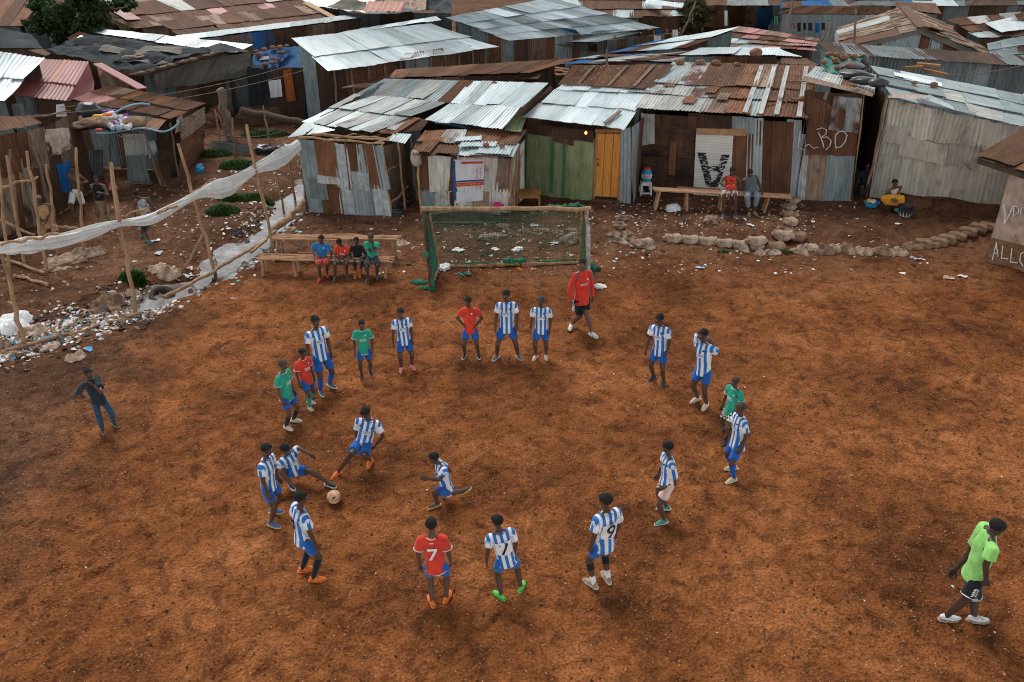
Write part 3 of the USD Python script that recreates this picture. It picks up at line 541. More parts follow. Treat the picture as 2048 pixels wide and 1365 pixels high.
# ---- the long rusty hut with the A
bl, br = P(1289, 384), P(1592, 400)
tl, tr = at_y(1288, 222, bl[1]), at_y(1600, 240, br[1])
T = Thing('rusty_hut', 'long brown tin hut with a black letter painted on its white door sheet', 'shack', (bl + br) / 2)
q = [bl - V(0, 0, .05), br - V(0, 0, .05), tr, tl]
U = lambda px: (px - 1289) / (1592 - 1289)
sheets(T, q, [0, U(1391)], [0, .5, .97], [['burnt_boards']], 'wall_sheet', wave=.08, amp=.008, across=True, jit=.004)
sheet(T, bil(q, np.array([U(1338), U(1352), U(1354), U(1341)]), np.array([.25, .25, .66, .66])), 'rust_orange', 'wall_patch', off=.05, amp=.006)
sheets(T, q, [U(1464), U(1501)], [0, .86], [['rust_brown']], 'wall_sheet', jit=.004)
sheets(T, q, [U(1498), U(1521)], [.12, .99], [['zinc_grey']], 'wall_sheet', jit=.004)
sheets(T, q, [U(1519), U(1548), U(1577)], [0, .97], [['rust_brown', 'rust_brown']], 'wall_sheet', jit=.004)
sheets(T, q, [U(1574), U(1594)], [0, 1.0], [['zinc_grey']], 'wall_sheet', jit=.004)
sheets(T, q, [U(1386), U(1470), U(1502)], [.82, 1.0], [['rust_dark', 'zinc_dull']], 'wall_sheet', jit=.004)
T.part('lintel', plank(bil(q, U(1392), .80) + V(0, -.07, 0), bil(q, U(1490), .82) + V(0, -.07, 0), .04, .20), LOOK['bench_wood'])
sheet(T, bil(q, np.array([-.03, .07, .07, -.02]), np.array([.60, .62, .97, .98])), 'zinc_pale', 'wall_patch', off=.06)
wq = bil(q, np.array([U(1388), U(1461), U(1465), U(1392)]), np.array([.02, .02, .78, .78])) + V(0, -.05, 0)
Dr = sheet(T, wq, 'white_door', 'white_door', wave=.085, amp=.007, across=True, off=.03, ragged=.01, label='white painted corrugated door sheet with a black letter')
def on_quad(mesh, q, off):
    """Lays a flat mesh in unit coordinates (x, y in 0..1, z = height) over a quad."""
    v, f, _ = meshkit.arrays(mesh); n = qnormal(q); n = n if n[1] < 0 else -n
    return bil(q, v[:, 0], v[:, 1]) + n * (off + v[:, 2:3] * 0), f
def flat_poly(pts, step=.04):
    from shapely.geometry import Polygon
    p = Polygon(pts); v, f = trimesh.creation.triangulate_polygon(p, engine='earcut'); return np.hstack([v, np.zeros((len(v), 1))]), f
hr2 = np.random.default_rng(3)
from shapely.geometry import Polygon as SP, box as sbox
from shapely.ops import unary_union
aform = unary_union([SP([(.06, .70), (.29, .70), (.52, .17), (.40, .15), (.34, .17)]), SP([(.93, .69), (.70, .69), (.56, .15), (.66, .16)]), SP([(.36, .15), (.66, .15), (.63, .27), (.40, .27)]), SP([(.22, .50), (.82, .50), (.78, .42), (.26, .42)])])
worn = unary_union([sbox(x, y, x + hr2.uniform(.03, .12), y + hr2.uniform(.007, .016)) for x, y in zip(hr2.uniform(.05, .9, 150), hr2.uniform(.14, .70, 150))])
for g in getattr(aform.difference(worn), 'geoms', [aform]):
    if g.area < .0006: continue
    g = g.segmentize(.06).buffer(0); v, f = trimesh.creation.triangulate_polygon(g, engine='earcut')
    T.part('painted_letter', on_quad((np.hstack([v, np.zeros((len(v), 1))]), f), wq, .044), LOOK['black_paint'], parent=Dr)
eL, eM, eR, kR, kM, kL = at_y(1273, 217, bl[1] - .3), at_y(1505, 240, br[1] - .2), at_y(1616, 242, br[1] - .35), R(1628, 134, 3.55), R(1480, 129, 3.6), R(1346, 127, 3.6)
rq = [eL, eR, kR, kL]
sheets(T, rq, [0, .13, .26, .40, .54, .66, .73, .88, 1.0], [0, .30, .52, 1.0], [['zinc_pale', 'zinc_pale', 'zinc_pale', 'rust_pale', 'rust_orange', 'zinc_grey', 'rust_orange', 'rust_brown'], ['zinc_rust', 'zinc_pale', 'zinc_rust', 'rust_brown', 'rust_orange', 'zinc_grey', 'rust_brown', 'rust_brown'], ['zinc_grey', 'zinc_rust', 'rust_brown', 'rust_brown', 'rust_orange', 'rust_pale', 'rust_brown', 'rust_orange']], jit=.008, lift=.02, ragged=.03)
for u_ in (.62, .71, .80, .93):
    sheet(T, bil(rq, np.array([u_, u_ + .03, u_ + .03, u_]), np.array([.02, .02, .95, .95])), 'zinc_pale', 'roof_strip', off=.085, amp=.006)
for k, (u_, v_, m_) in enumerate(((.24, .12, 'rust_orange'), (.34, .33, 'rust_orange'), (.06, .42, 'rust_orange'), (.43, .22, 'rust_pale'))):
    sheet(T, bil(rq, np.array([u_, u_ + .07, u_ + .08, u_ + .01]), np.array([v_, v_, v_ + .13, v_ + .13])), m_, 'roof_patch', off=.085)
lq = [at_y(1120, 172, bl[1] + 4.2), R(1300, 178, 3.2), R(1346, 130, 3.65), R(1150, 132, 3.7)]
lq[0] = R(1120, 172, 3.2)
sheets(T, lq, [0, .2, .34, .62, .74, 1], [0, 1], [['rust_brown', 'rust_brown', 'rust_brown', 'rust_orange', 'rust_brown']], jit=.008)
for u_ in (.18, .52, .80):
    sheet(T, bil(lq, np.array([u_, u_ + .035, u_ + .035, u_]), np.array([.02, .02, .95, .95])), 'rust_pale', 'roof_strip', off=.06, amp=.006)
for k in range(2):
    sheets(T, [drop(bil(rq, k, .08)), drop(bil(rq, k, .98)), bil(rq, k, .98) - V(0, 0, .06), bil(rq, k, .08) - V(0, 0, .06)], 4, 1, [['rust_dark', 'zinc_dark']], 'wall_sheet')
sheet(T, [drop(kL), drop(kR), kR - V(0, 0, .05), kL - V(0, 0, .05)], 'rust_dark', 'wall_sheet', amp=0)
sheet(T, [drop(lq[3]), drop(lq[0]), lq[0] - V(0, 0, .05), lq[3] - V(0, 0, .05)], 'rust_dark', 'wall_sheet', amp=0)
for a, b in (((.83, .62), (1.02, .60)), ((.88, .30), (1.03, .30))): T.part('roof_stick', pole(bil(rq, *a) + V(0, 0, .12), bil(rq, *b) + V(0, 0, .1), .03, rg=hr), LOOK['pole_wood'], smooth=True)
stones_on(rq, [(.06, .95), (.20, .97), (.31, .97), (.46, .96), (.95, .30)], .13, 'brown stone holding down the long rusty roof', 360, group='stones on the long rusty roof')
# pale grit scattered on the rusty roof
n_ = qnormal(rq); n_ = n_ if n_[2] > 0 else -n_; bits = []
for k in range(170):
    qq = lq if k % 2 else rq; s = hr.uniform(.012, .03); bits.append(blob(bil(qq, hr.uniform(.1, .98), hr.uniform(.1, .95)) + n_ * .075, (s, s, s * .5), k, .2, 0))
single('roof_grit', cat_mesh(bits), LOOK['litter_tan'], 'pale grit and flakes scattered over the rusty roofs', 'grit', kind='stuff')

# ---- the lettered wall beside the alley
bl, br = P(1588, 398), P(1699, 402)
tl, tr = at_y(1606, 182, bl[1]), at_y(1724, 190, br[1])
T = Thing('lettered_shack', 'narrow rusty tin shack with white painted letters beside the dark alley', 'shack', (bl + br) / 2)
q = [bl - V(0, 0, .05), br - V(0, 0, .05), tr, tl]
sheets(T, q, [0, .18], [0, .62], [['foil']], 'wall_sheet', jit=.006)
sheets(T, q, [.08, .54, 1.0], [0, .52], [['rust_pale', 'zinc_dull']], 'wall_sheet', jit=.008, ragged=.04)
big = bil(q, np.array([.16, 1.0, .98, .10]), np.array([.43, .45, .74, 1.0])) + V(0, -.05, 0)
sheet(T, bil(q, np.array([.14, 1.0, 1.0, .06]), np.array([.44, .45, .80, .98])), 'rust_brown', 'wall_sheet', off=.05)
sheet(T, bil(q, np.array([.05, 1.0, 1.0, .02]), np.array([.78, .80, 1.0, 1.0])), 'rust_dark', 'wall_sheet', off=.01)
sheet(T, bil(q, np.array([.48, 1.0, 1.0, .52]), np.array([.68, .66, .97, .98])), 'zinc_rust', 'wall_sheet', off=.085)
T.part('post', plank(bil(q, .36, .94) + V(0, -.06, 0), bil(q, .40, 1.02) + V(0, -.06, 0), .1, .05, (0, 1, 0)), LOOK['grey_wood'])
def stroke(T, name, pts, r, m, parent=None, breaks=.12, seed=1):
    """A brushed line of paint: flat daubs with gaps, 4 mm proud."""
    rg = np.random.default_rng(seed); pts = np.asarray(pts, float); out = []
    for a, b in zip(pts[:-1], pts[1:]):
        n = max(1, int(np.linalg.norm(b - a) / .09))
        for k in range(n):
            if rg.random() < breaks: continue
            p, s = a + (b - a) * (k - .1) / n, a + (b - a) * (k + 1.05) / n
            out.append(plank(p, s, .012, r * rg.uniform(1.9, 2.9), (0, -1, .12), .003))
    return T.part(name, cat_mesh(out), LOOK[m], parent=parent)
wy = bl[1] - .13
W_ = lambda px, py: at_y(px, py, wy + (px - 1588) / 111 * (br[1] - bl[1]))
stroke(T, 'painted_letter', [W_(1600, 262), W_(1598, 278), W_(1596, 296), W_(1606, 299)], .03, 'chalk', seed=1)
stroke(T, 'painted_letter', [W_(1611, 292), W_(1618, 289), W_(1626, 297), W_(1636, 295)], .03, 'chalk', seed=2)
stroke(T, 'painted_letter', [W_(1633, 259), W_(1640, 272), W_(1646, 288), W_(1649, 303)], .028, 'chalk', seed=3)
stroke(T, 'painted_letter', [W_(1634, 259), W_(1644, 256), W_(1653, 260), W_(1652, 268), W_(1642, 276), W_(1654, 274), W_(1662, 282), W_(1660, 292), W_(1652, 300)], .026, 'chalk', seed=4)
stroke(T, 'painted_letter', [W_(1671, 270), W_(1678, 264), W_(1688, 264), W_(1694, 271), W_(1690, 284), W_(1682, 294), W_(1672, 296), W_(1670, 286), W_(1671, 270)], .026, 'chalk', breaks=.04, seed=5)
rT = [at_y(1604, 160, bl[1] - .2), at_y(1744, 196, bl[1] - .4), at_y(1748, 186, bl[1] + .1), at_y(1609, 152, bl[1] + .3)]
sheet(T, rT, 'rust_pale', 'eave_board', amp=0, off=.02, warp=.03, label='pale bent board along the eave')
sheets(T, [at_y(1608, 165, bl[1]), at_y(1745, 190, bl[1]), R(1750, 150, 3.5), R(1632, 134, 3.6)], 4, 1, [['zinc_grey', 'zinc_pale', 'rust_brown', 'zinc_grey']])
sheets(T, [br, V(br[0] + .5, br[1] + 3.5, .2), V(br[0] + .5, br[1] + 3.5, 3.3), tr], 4, 1, [['rust_dark', 'zinc_dark']], 'wall_sheet')
T.part('alley_back', box(V(br[0] + .9, br[1] + 3.4, 1.7), (1.6, .05, 3.4)), LOOK['dark_wood'])
posts(T, [(P(1732, 393), at_y(1774, 192, P(1732, 393)[1])), (drop(br + V(.03, -.02, 0)), tr + V(.02, -.02, .1))], .05, 'pole_wood')

# ---- the big beige hut
bl, br = P(1744, 394), P(2010, 428)
tl, tr = at_y(1779, 200, bl[1]), at_y(2050, 256, br[1])
T = Thing('beige_hut', 'big hut with a beige corrugated wall and pale roof, behind the crouching washer', 'shack', (bl + br) / 2)
q = [bl - V(0, 0, .05), br - V(0, 0, .05), tr, tl]
sheets(T, q, 5, [0, .50], [['beige_paint'] * 5], 'wall_sheet', wave=.12, amp=.021, jit=.006, ragged=.06)
sheets(T, q, [0, .14, .5, .72, 1.0], [.46, .72], [['beige_paint'] * 4], 'wall_sheet', wave=.12, amp=.021, jit=.010, ragged=.05)
sheets(T, q, [0, .24, .36, .68, .86, 1.0], [.70, 1.0], [['beige_paint'] * 5], 'wall_sheet', wave=.12, amp=.021, jit=.010, ragged=.05)
sheet(T, bil(q, np.array([.14, .50, .50, .14]), np.array([.49, .46, .66, .70])), 'beige_paint', 'wall_patch', amp=.003, off=.06)
sheet(T, bil(q, np.array([.0, .17, .18, .03]), np.array([.60, .60, .76, .77])), 'beige_paint', 'wall_patch', amp=.003, off=.075)
eL, eM, eR, eX = at_y(1775, 197, bl[1] - .25), at_y(1857, 198, bl[1] - .9), at_y(2052, 252, br[1] - .3), at_y(2120, 272, br[1] - .6)
kL, kR, kX = R(1740, 134, 3.65), R(2036, 190, 3.25), R(2120, 206, 3.2)
rq = [at_y(1790, 198, bl[1] - .3), eX, kX, R(1750, 136, 3.65)]
sheets(T, rq, 6, [0, .36, .7, 1.0], mixpick({'zinc_grey': 5, 'zinc_pale': 3, 'zinc_bright': 1, 'zinc_dull': 1}, 8), jit=.006, rowshift=.0, across=True, wave=.13)
sheet(T, bil(rq, np.array([.08, .36, .36, .09]), np.array([.70, .66, .80, .84])), 'zinc_white', 'roof_sheet', off=.10, amp=.006)
sheet(T, [eM + V(-.2, 0, .02), at_y(1910, 220, bl[1] - 1.0), at_y(1905, 212, bl[1] - .8), eM + V(.1, .2, .08)], 'zinc_white', 'eave_sheet', amp=.004)
sheet(T, [at_y(1775, 200, bl[1] - .35), at_y(1857, 200, bl[1] - .9), at_y(1852, 193, bl[1] - .6), at_y(1778, 192, bl[1] - .1)], 'cloth_beige', 'eave_board', amp=0, off=.05)
sheets(T, [br, V(br[0] + 1.2, br[1] + 2.5, .2), V(br[0] + 1.2, br[1] + 2.5, 3.0), tr], 3, 1, [['beige_paint']], 'wall_sheet')
sheets(T, [V(bl[0] + .8, bl[1] + 4, .2), bl, tl, V(bl[0] + .8, bl[1] + 4, 3.4)], 4, 1, [['rust_dark']], 'wall_sheet')
stones_on(rq, [(.18, .55), (.30, .62)], .10, 'small red brown stone on the pale roof of the beige hut', 390, group='stones on the beige hut roof', off=.1)
stepq = [P(1790, 418) + V(0, 0, .0), P(2006, 468), br + V(0, -.02, .05), bl + V(.7, -.02, .05)]
# earth step along the foot of the wall
st = np.stack([np.stack([bil([bl, br, br, bl], t, 0) + V(0, -d * (1 - .15 * math.sin(t * 9)), z + .03 * math.sin(t * 14)) for t in np.linspace(.12, 1.02, 40)]) for d, z in ((0.02, .26), (.30, .25), (.48, .20), (.56, .06), (.62, -.12))])
stp = write('/World/earth_step', (grid_mesh(st)[0], grid_mesh(st)[1][:, ::-1]), LOOK['soil'], smooth=True); tag(stp.GetPrim(), 'low earth step along the foot of the beige wall', 'ground', None, 'structure')
# things that lie on its roof
nq = [R(1641, 135, 3.75), R(1700, 162, 3.5), R(1724, 118, 3.85), R(1652, 106, 3.95)]
mm, ml, uv = cloth_panel(nq, 'net_green', .04, 5, 8, .12); single('roof_net', mm, ml, 'torn green shade net weighed with red stones on a roof top', 'net', uv=uv, smooth=True)
stones_on(nq, [(.1, .75), (.35, .8), (.55, .75), (.35, .5), (.05, .2), (.75, .15), (.8, .45), (.78, .9), (.5, .2)], .13, 'red brown stone on the green net', 400, group='stones on the green net')
pb = [blob(R(px, py, 3.7), (a, b, c), 40 + i, .35, 2, 2.4, rz) for i, (px, py, a, b, c, rz) in enumerate(((1700, 134, .55, .35, .16, .4), (1722, 124, .28, .2, .3, .2), (1712, 150, .5, .3, .14, -.5), (1735, 162, .5, .2, .12, -.3), (1757, 166, .32, .2, .14, .2)))]
T = Thing('plastic_sheet', 'crumpled black plastic sheeting beside the green net on a roof', 'plastic sheet', R(1712, 150, 3.6))
for x in pb: T.part('fold', x, LOOK['black_plastic'], smooth=True)

# ---- the mud walled house at the right edge
bl = P(1968, 522); b2 = V(bl[0] + 3.2, bl[1] - 3.4, gz(bl[0] + 3.2, bl[1] - 3.4))
T = Thing('mud_house', 'mud plastered house with painted letters and a rusty overhanging roof at the right edge', 'house', bl)
H_ = 2.35
def mudwall(a, b, n1, n2, zz):
    u, v = np.meshgrid(np.linspace(0, 1, n1), np.linspace(0, 1, n2)); p = bil([V(a[0], a[1], zz[0]), V(b[0], b[1], zz[0]), V(b[0], b[1], zz[1]), V(a[0], a[1], zz[1])], u, v); nn = qnormal([a, b, b + V(0, 0, 1), a + V(0, 0, 1)])
    return grid_mesh(p + nn * (.06 * (meshkit.fbm(p * 2.5, 3, 4) - .5))[..., None]), np.stack([u * 4.7, v * H_], -1).reshape(-1, 2)
mq, uv = mudwall(bl, b2, 50, 24, (.62, H_)); T.part('wall', mq, LOOK['mud_wall'], smooth=True, uv=uv)
mq, uv = mudwall(bl + V(-.04, -.06, 0), b2 + V(-.04, -.06, 0), 50, 10, (-.2, .66)); T.part('plinth', mq, LOOK['mud_foot'], smooth=True, uv=uv)
back = V(bl[0] + 3.4, bl[1] + 3.0, 0)
mq, uv = mudwall(back, bl, 50, 24, (-.2, H_)); T.part('wall', mq, LOOK['mud_wall'], smooth=True, uv=uv)
d_ = unit((b2 - bl)[:2]); dn = V(-d_[1], d_[0])
e0 = R(1957, 312, 2.40); e0 = at_y(1956, 314, bl[1] + .1)
e1 = at_y(2075, 352, bl[1] - 1.9); r0 = at_y(2062, 258, bl[1] + 1.2); r1 = r0 + (e1 - e0) * 2.3
rq = [e0, e1 + (e1 - e0) * 1.3, r1, r0]
sheets(T, rq, 7, 1, [['rust_brown', 'rust_brown', 'rust_orange', 'rust_brown', 'rust_brown']])
bk = [(rq[k] - e0) * V(0, 0, 0) + rq[k] + V(1.9, 1.7, -.75) for k in (3, 2)]; sheets(T, [bk[1], bk[0], r0, r1], 7, 1, [['rust_brown', 'rust_orange']])
T.part('fascia', plank(e0 + V(.05, .05, -.10), rq[1] + V(.05, .05, -.10), .05, .16), LOOK['dark_wood'])
T.part('ceiling_board', (np.array([e0 + V(0, 0, -.03), rq[1] + V(0, 0, -.03), r1 + V(0, 0, -.05), r0 + V(0, 0, -.05)]), np.array([[0, 1, 2], [0, 2, 3]])), LOOK['dark_wood'])
wn = unit(np.cross(unit(b2 - bl), V(0, 0, 1))); wn = wn if wn[1] < 0 else -wn
def on_wall(s, z): return bl + V(d_[0], d_[1], 0) * s + V(0, 0, z - bl[2]) + V(wn[0], wn[1], 0) * .075
def wall_hit(px, py):
    d = ray(px, py); t = ((bl + wn * .075 - EYE) @ wn) / (d @ wn); return EYE + d * t
def wstroke(pts, r, seed): 
    pts = [wall_hit(*p) for p in pts]; rg = np.random.default_rng(seed); out = []
    for a, b in zip(pts[:-1], pts[1:]): out.append(plank(a, b + (b - a) * .06, .02, r * rg.uniform(2.1, 2.9), wn, .003))
    T.part('painted_letter', cat_mesh(out), LOOK['chalk'])
for i, (pts, r) in enumerate((([(1985, 520), (1993, 487), (1996, 512)], .02), ([(1988, 507), (1996, 506)], .02), ([(2006, 492), (2003, 516), (2016, 518)], .02), ([(2024, 497), (2021, 524), (2035, 526)], .02), ([(2049, 504), (2042, 508), (2040, 522), (2046, 532)], .02),
    ([(2008, 410), (2012, 430), (2010, 446), (2022, 424), (2026, 412)], .04), ([(2028, 412), (2027, 432)], .02), ([(2028, 412), (2036, 414), (2038, 424), (2027, 432)], .02), ([(2043, 414), (2041, 428)], .02), ([(2048, 414), (2054, 432)], .02))): wstroke(pts, r, i)

# ---- left yard: the cloth hung hut, the porch hut, the spotted hut
eq = [R(147, 200, 2.35), R(340, 240, 2.05), R(408, 208, 2.35), R(222, 173, 2.75)]
T = Thing('porch_hut', 'brown tin hut with a rusty roof and a dark open front, left of the drain', 'shack', drop(eq[1]))
sheets(T, eq, 7, [0, .5, 1], [['pink_paint', 'pink_paint', 'rust_orange', 'rust_brown', 'rust_brown', 'rust_brown', 'rust_orange'], ['rust_orange', 'rust_pale', 'rust_orange', 'rust_brown', 'rust_orange', 'rust_brown', 'rust_brown']], jit=.012)
c0, c1 = P(358, 352), P(407, 306)
sheets(T, [c0, c1, at_y(407, 214, c1[1]), at_y(360, 242, c0[1])], [0, 1], [0, .35, .68, 1.0], [['rust_brown'], ['rust_orange'], ['rust_pale']], 'wall_sheet', across=True, wave=.11, amp=.02)
f0 = P(247, 352); f1 = P(304, 362)
sheet(T, [P(257, 362), P(302, 366), at_y(288, 308, f1[1]), at_y(252, 312, f1[1])], 'zinc_dull', 'door_sheet', off=.02, label='leaning grey sheet beside the open doorway')
sheet(T, [at_y(252, 318, f1[1]), at_y(296, 310, f1[1]), at_y(291, 268, f1[1]), at_y(245, 268, f1[1])], 'zinc_pale', 'wall_sheet', off=.0)
sheet(T, [at_y(300, 318, f1[1]), at_y(316, 300, f1[1]), at_y(309, 280, f1[1]), at_y(295, 284, f1[1])], 'zinc_grey', 'wall_sheet', off=.04, across=True)
sheet(T, [P(318, 368), P(357, 352), at_y(347, 243, c0[1]), at_y(312, 262, c0[1])], 'burnt_boards', 'wall_sheet', off=.02, label='leaning dark brown board wall')
sheet(T, [P(322, 370), P(330, 366), at_y(312, 318, f1[1] - .1), at_y(306, 322, f1[1] - .1)], 'rust_brown', 'wall_patch', amp=0)
sheet(T, [P(180, 350), P(205, 352), at_y(206, 300, 26.2), at_y(178, 300, 26.2)], 'zinc_dark', 'wall_sheet')
bq = [V(-15.6, 28.6, 0), V(-11.6, 28.0, 0), V(-11.6, 28.0, 2.2), V(-15.6, 28.6, 2.3)]
sheets(T, bq, 5, 1, [['rust_dark', 'zinc_dark']], 'wall_sheet')
pq_ = [at_y(140, 264, 25.4), at_y(318, 262, 25.6), R(335, 240, 2.02), R(170, 222, 2.2)]
sheets(T, pq_, 5, 1, [['rust_brown', 'zinc_dark', 'rust_dark', 'rust_brown', 'rust_orange']], 'porch_sheet', jit=.02)
posts(T, [(P(222, 352), at_y(218, 262, 25.6)), (P(322, 372), at_y(290, 268, 25.3)), (P(357, 352) + V(.03, -.05, 0), at_y(340, 246, c0[1] - .1)), (P(250, 366), P(304, 372) + V(0, 0, .06))], .04, 'grey_wood')
sheet(T, [at_y(352, 268, c0[1] - .08), at_y(366, 262, c0[1] + .15), at_y(368, 230, c0[1] + .15), at_y(356, 238, c0[1] - .08)], 'cloth_beige', 'cloth', amp=0, off=-.05)

e1 = at_y(88, 250, 22.9); eq = [at_y(-60, 284, 20.9), e1, R(140, 262, 2.55), R(0, 232, 2.6)]
eq = [R(-80, 282, 2.55), R(86, 250, 2.6), R(60, 236, 2.75), R(-90, 232, 3.0)]
T = Thing('spotted_hut', 'tin hut with rust spotted walls and a sagging brown roof at the left edge', 'shack', P(60, 452))
sheets(T, eq, 6, 1, mixpick({'rust_brown': 4, 'zinc_dark': 1, 'rust_orange': 1}, 12))
b0, b1 = P(-60, 500), P(112, 432); t0, t1 = at_y(-80, 284, b0[1]), at_y(84, 256, b1[1])
sheets(T, [b0, b1, t1, t0], [0, .15, .3, .42, .55, .66, .78, .9, 1.0], [0, .62], [['rust_mottled', 'rust_brown', 'rust_mottled', 'rust_mottled', 'rust_brown', 'rust_mottled', 'rust_brown', 'rust_mottled']], 'wall_sheet')
sheets(T, [b0, b1, t1, t0], [0, .4, .62, .8, 1.0], [.6, 1.0], [['rust_dark', 'rust_brown', 'rust_brown', 'rust_pale']], 'wall_sheet')
posts(T, [(P(40, 470) + V(0, -.1, 0), at_y(20, 300, P(40, 470)[1])), (P(110, 440) + V(0, -.1, 0), at_y(62, 268, 22.4)), (P(72, 452) + V(0, -.05, 0), at_y(42, 318, 22.2))], .045, 'grey_wood')
sheets(T, [b1, V(b1[0] - .2, b1[1] + 3, 0), V(b1[0] - .2, b1[1] + 3, 2.5), t1], 3, 1, [['rust_dark', 'plaster_brown']], 'wall_sheet')
cq = [at_y(92, 318, 23.2), at_y(140, 298, 24.2), at_y(136, 256, 24.2), at_y(78, 260, 23.0)]
mm, ml, uv = cloth_panel(cq, 'cloth_beige', .05, 4, 12, .1); single('hanging_cloth', mm, ml, 'dirty beige cloth hung from the eave of the spotted hut', 'cloth', uv=uv, smooth=True)
single('cloth_pole', pole(at_y(86, 320, 23.1), at_y(142, 290, 24.1), .03, rg=hr), LOOK['grey_wood'], 'thin pole propping the beige hanging cloth', 'pole', smooth=True)
cq = [at_y(120, 388, 23.6), at_y(139, 382, 24.0), at_y(138, 322, 24.0), at_y(111, 330, 23.6)]
mm, ml, uv = cloth_panel(cq, 'cloth_blue', .05, 4, 14, .08); single('door_curtain', mm, ml, 'bright blue curtain hanging in a doorway of the left yard', 'curtain', uv=uv, smooth=True)
sheet(Thing('doorway_wall', 'dull wall of boards behind the blue curtain', 'wall', V(-13.2, 24.6, 0)), [P(102, 400), P(140, 392), at_y(140, 300, P(140, 392)[1]), at_y(100, 306, P(102, 400)[1])], 'plaster_brown', 'board', amp=0)

# red painted roof and the pale roof left of it
T = Thing('red_roof_shed', 'shed under a red painted corrugated roof, upper left', 'shack', drop(R(110, 198, 2.3)))
rq = [R(22, 192, 2.3), R(134, 204, 2.2), R(178, 125, 3.2), R(86, 119, 3.25)]
sheets(T, rq, [0, .5, .60, 1.0], [0, .42, 1.0], [['red_paint', 'red_paint', 'red_paint'], ['red_paint', 'orange_paint', 'red_paint']], wave=.16, amp=.02, jit=.006)
sheet(T, [R(134, 204, 2.2), R(187, 184, 2.25), R(188, 164, 2.4), R(177, 126, 3.2)], 'red_paint', 'roof_flap', amp=.01)
sheet(T, [R(135, 204, 2.2), R(150, 172, 2.3), R(168, 150, 2.7), R(150, 168, 2.6)], 'rust_brown', 'roof_flap', amp=.01)
walls(T, rq, 'flrb', mixpick({'zinc_dark': 1, 'rust_dark': 2}, 3))
for a, b in (((50, 262), (50, 205)), ((96, 262), (84, 192)), ((146, 262), (140, 190))):
    f = P(*a); T.part('post', pole(f, at_y(b[0], b[1], f[1]), .05, rg=hr), LOOK['pole_wood'], smooth=True)
T.part('rail', pole(at_y(56, 236, 28.2), at_y(142, 222, 28.6), .04, rg=hr), LOOK['pole_wood'], smooth=True)
sheets(T, [drop(at_y(30, 250, 29.6)), drop(at_y(150, 240, 30.2)), at_y(150, 196, 30.2), at_y(30, 208, 29.6)], 5, 1, [['zinc_grey', 'zinc_dull', 'zinc_bright', 'zinc_dull', 'zinc_grey']], 'wall_sheet')
T = Thing('pale_roof_shed', 'shed under a pale zinc roof at the left edge beside the red roof', 'shack', drop(R(20, 190, 2.4)))
rq = [R(-70, 200, 2.4), R(8, 204, 2.4), R(86, 119, 3.4), R(-30, 100, 3.8)]
sheets(T, rq, [0, .3, .55, .78, 1], [0, .5, 1], [['zinc_bright', 'zinc_white', 'zinc_bright', 'zinc_white'], ['zinc_bright', 'zinc_bright', 'zinc_white', 'zinc_bright']], wave=.14)
walls(T, rq, 'fb', mixpick({'zinc_dark': 1, 'rust_dark': 1}, 4))
for k, (a, b) in enumerate((((70, 248), (122, 238)), ((74, 236), (120, 226)))): pass
sheet(Thing('washing_line_sheets', 'white sheets hung to dry under the red roof', 'laundry', drop(R(118, 235, 1.4))), [at_y(112, 234, 28.6), at_y(148, 232, 28.8), at_y(146, 205, 28.8), at_y(112, 210, 28.6)], 'cloth_white', 'sheet', amp=0)
fl = [at_y(195, 128, 32.5), at_y(285, 178, 29.6)]
single('red_ridge_strip', plank(fl[0], fl[1], .35, .05), LOOK['red_paint'], 'long red tin strip sloping down beside the black tarpaulin', 'tin strip')

# the black tarpaulin roof
T = Thing('tarpaulin_shack', 'big shack roofed with patched black tarpaulin and hung with grey cloth, upper left', 'shack', drop(R(300, 145, 2.4)))
rq = [R(183, 128, 2.75), R(330, 160, 2.1), R(440, 100, 2.9), R(178, 68, 3.3)]
tq = [R(86, 98, 3.0), R(275, 146, 2.35), R(425, 101, 2.95), R(178, 68, 3.4)]
def tarp(T, q, m, name, n=(30, 24), amp=.10, seed=3, off=0.0, parent=None, label=None, freq=1.2):
    u, v = np.meshgrid(np.linspace(0, 1, n[0]), np.linspace(0, 1, n[1])); q = np.asarray(q, float); nn = qnormal(q); nn = nn if nn[2] > 0 else -nn
    p = bil(q, u, v); W = np.linalg.norm(q[1] - q[0]); L = np.linalg.norm(q[3] - q[0])
    e = .03 * (meshkit.noise(np.stack([u * 14, v * 14, u * 0 + seed], -1), seed) - .5)
    p = bil(q, u + e * (abs(2 * v - 1) < 2), v + e) + nn * (off + amp * 2 * (meshkit.fbm(p * freq + seed, 4, seed) - .5))[..., None]
    return T.part(name, grid_mesh(p), LOOK[m], smooth=True, uv=np.stack([u * W + seed, v * L], -1).reshape(-1, 2), parent=parent, label=label)
tarp(T, tq, 'tarp_black', 'tarpaulin', seed=3, n=(80, 56), amp=.22, freq=1.7)
tarp(T, [R(268, 143, 2.38), R(420, 104, 2.9), R(500, 104, 2.9), R(440, 85, 3.1)], 'tarp_black', 'tarpaulin', seed=8, amp=.08)
for us, vs, m_, s_ in (((.30, .72, .66, .26), (.34, .44, .66, .52), 'tarp_grey', 3), ((.58, .90, .84, .55), (.62, .70, .94, .84), 'tarp_grey', 5), ((.80, .98, .97, .80), (.22, .40, .78, .55), 'tarp_grey', 6), ((.66, .92, .88, .62), (.10, .30, .56, .36), 'cloth_dark', 7), ((.08, .34, .30, .06), (.42, .46, .72, .70), 'cloth_dark', 9)):
    tarp(T, bil(tq, np.array(us), np.array(vs)), m_, 'tarpaulin_patch', (36, 26), .16, s_, .02)
T.part('roof_stick', pole(bil(tq, .70, .22) + V(0, 0, .15), bil(tq, .80, .38) + V(0, 0, .15), .04, rg=hr), LOOK['pale_wood'], smooth=True)
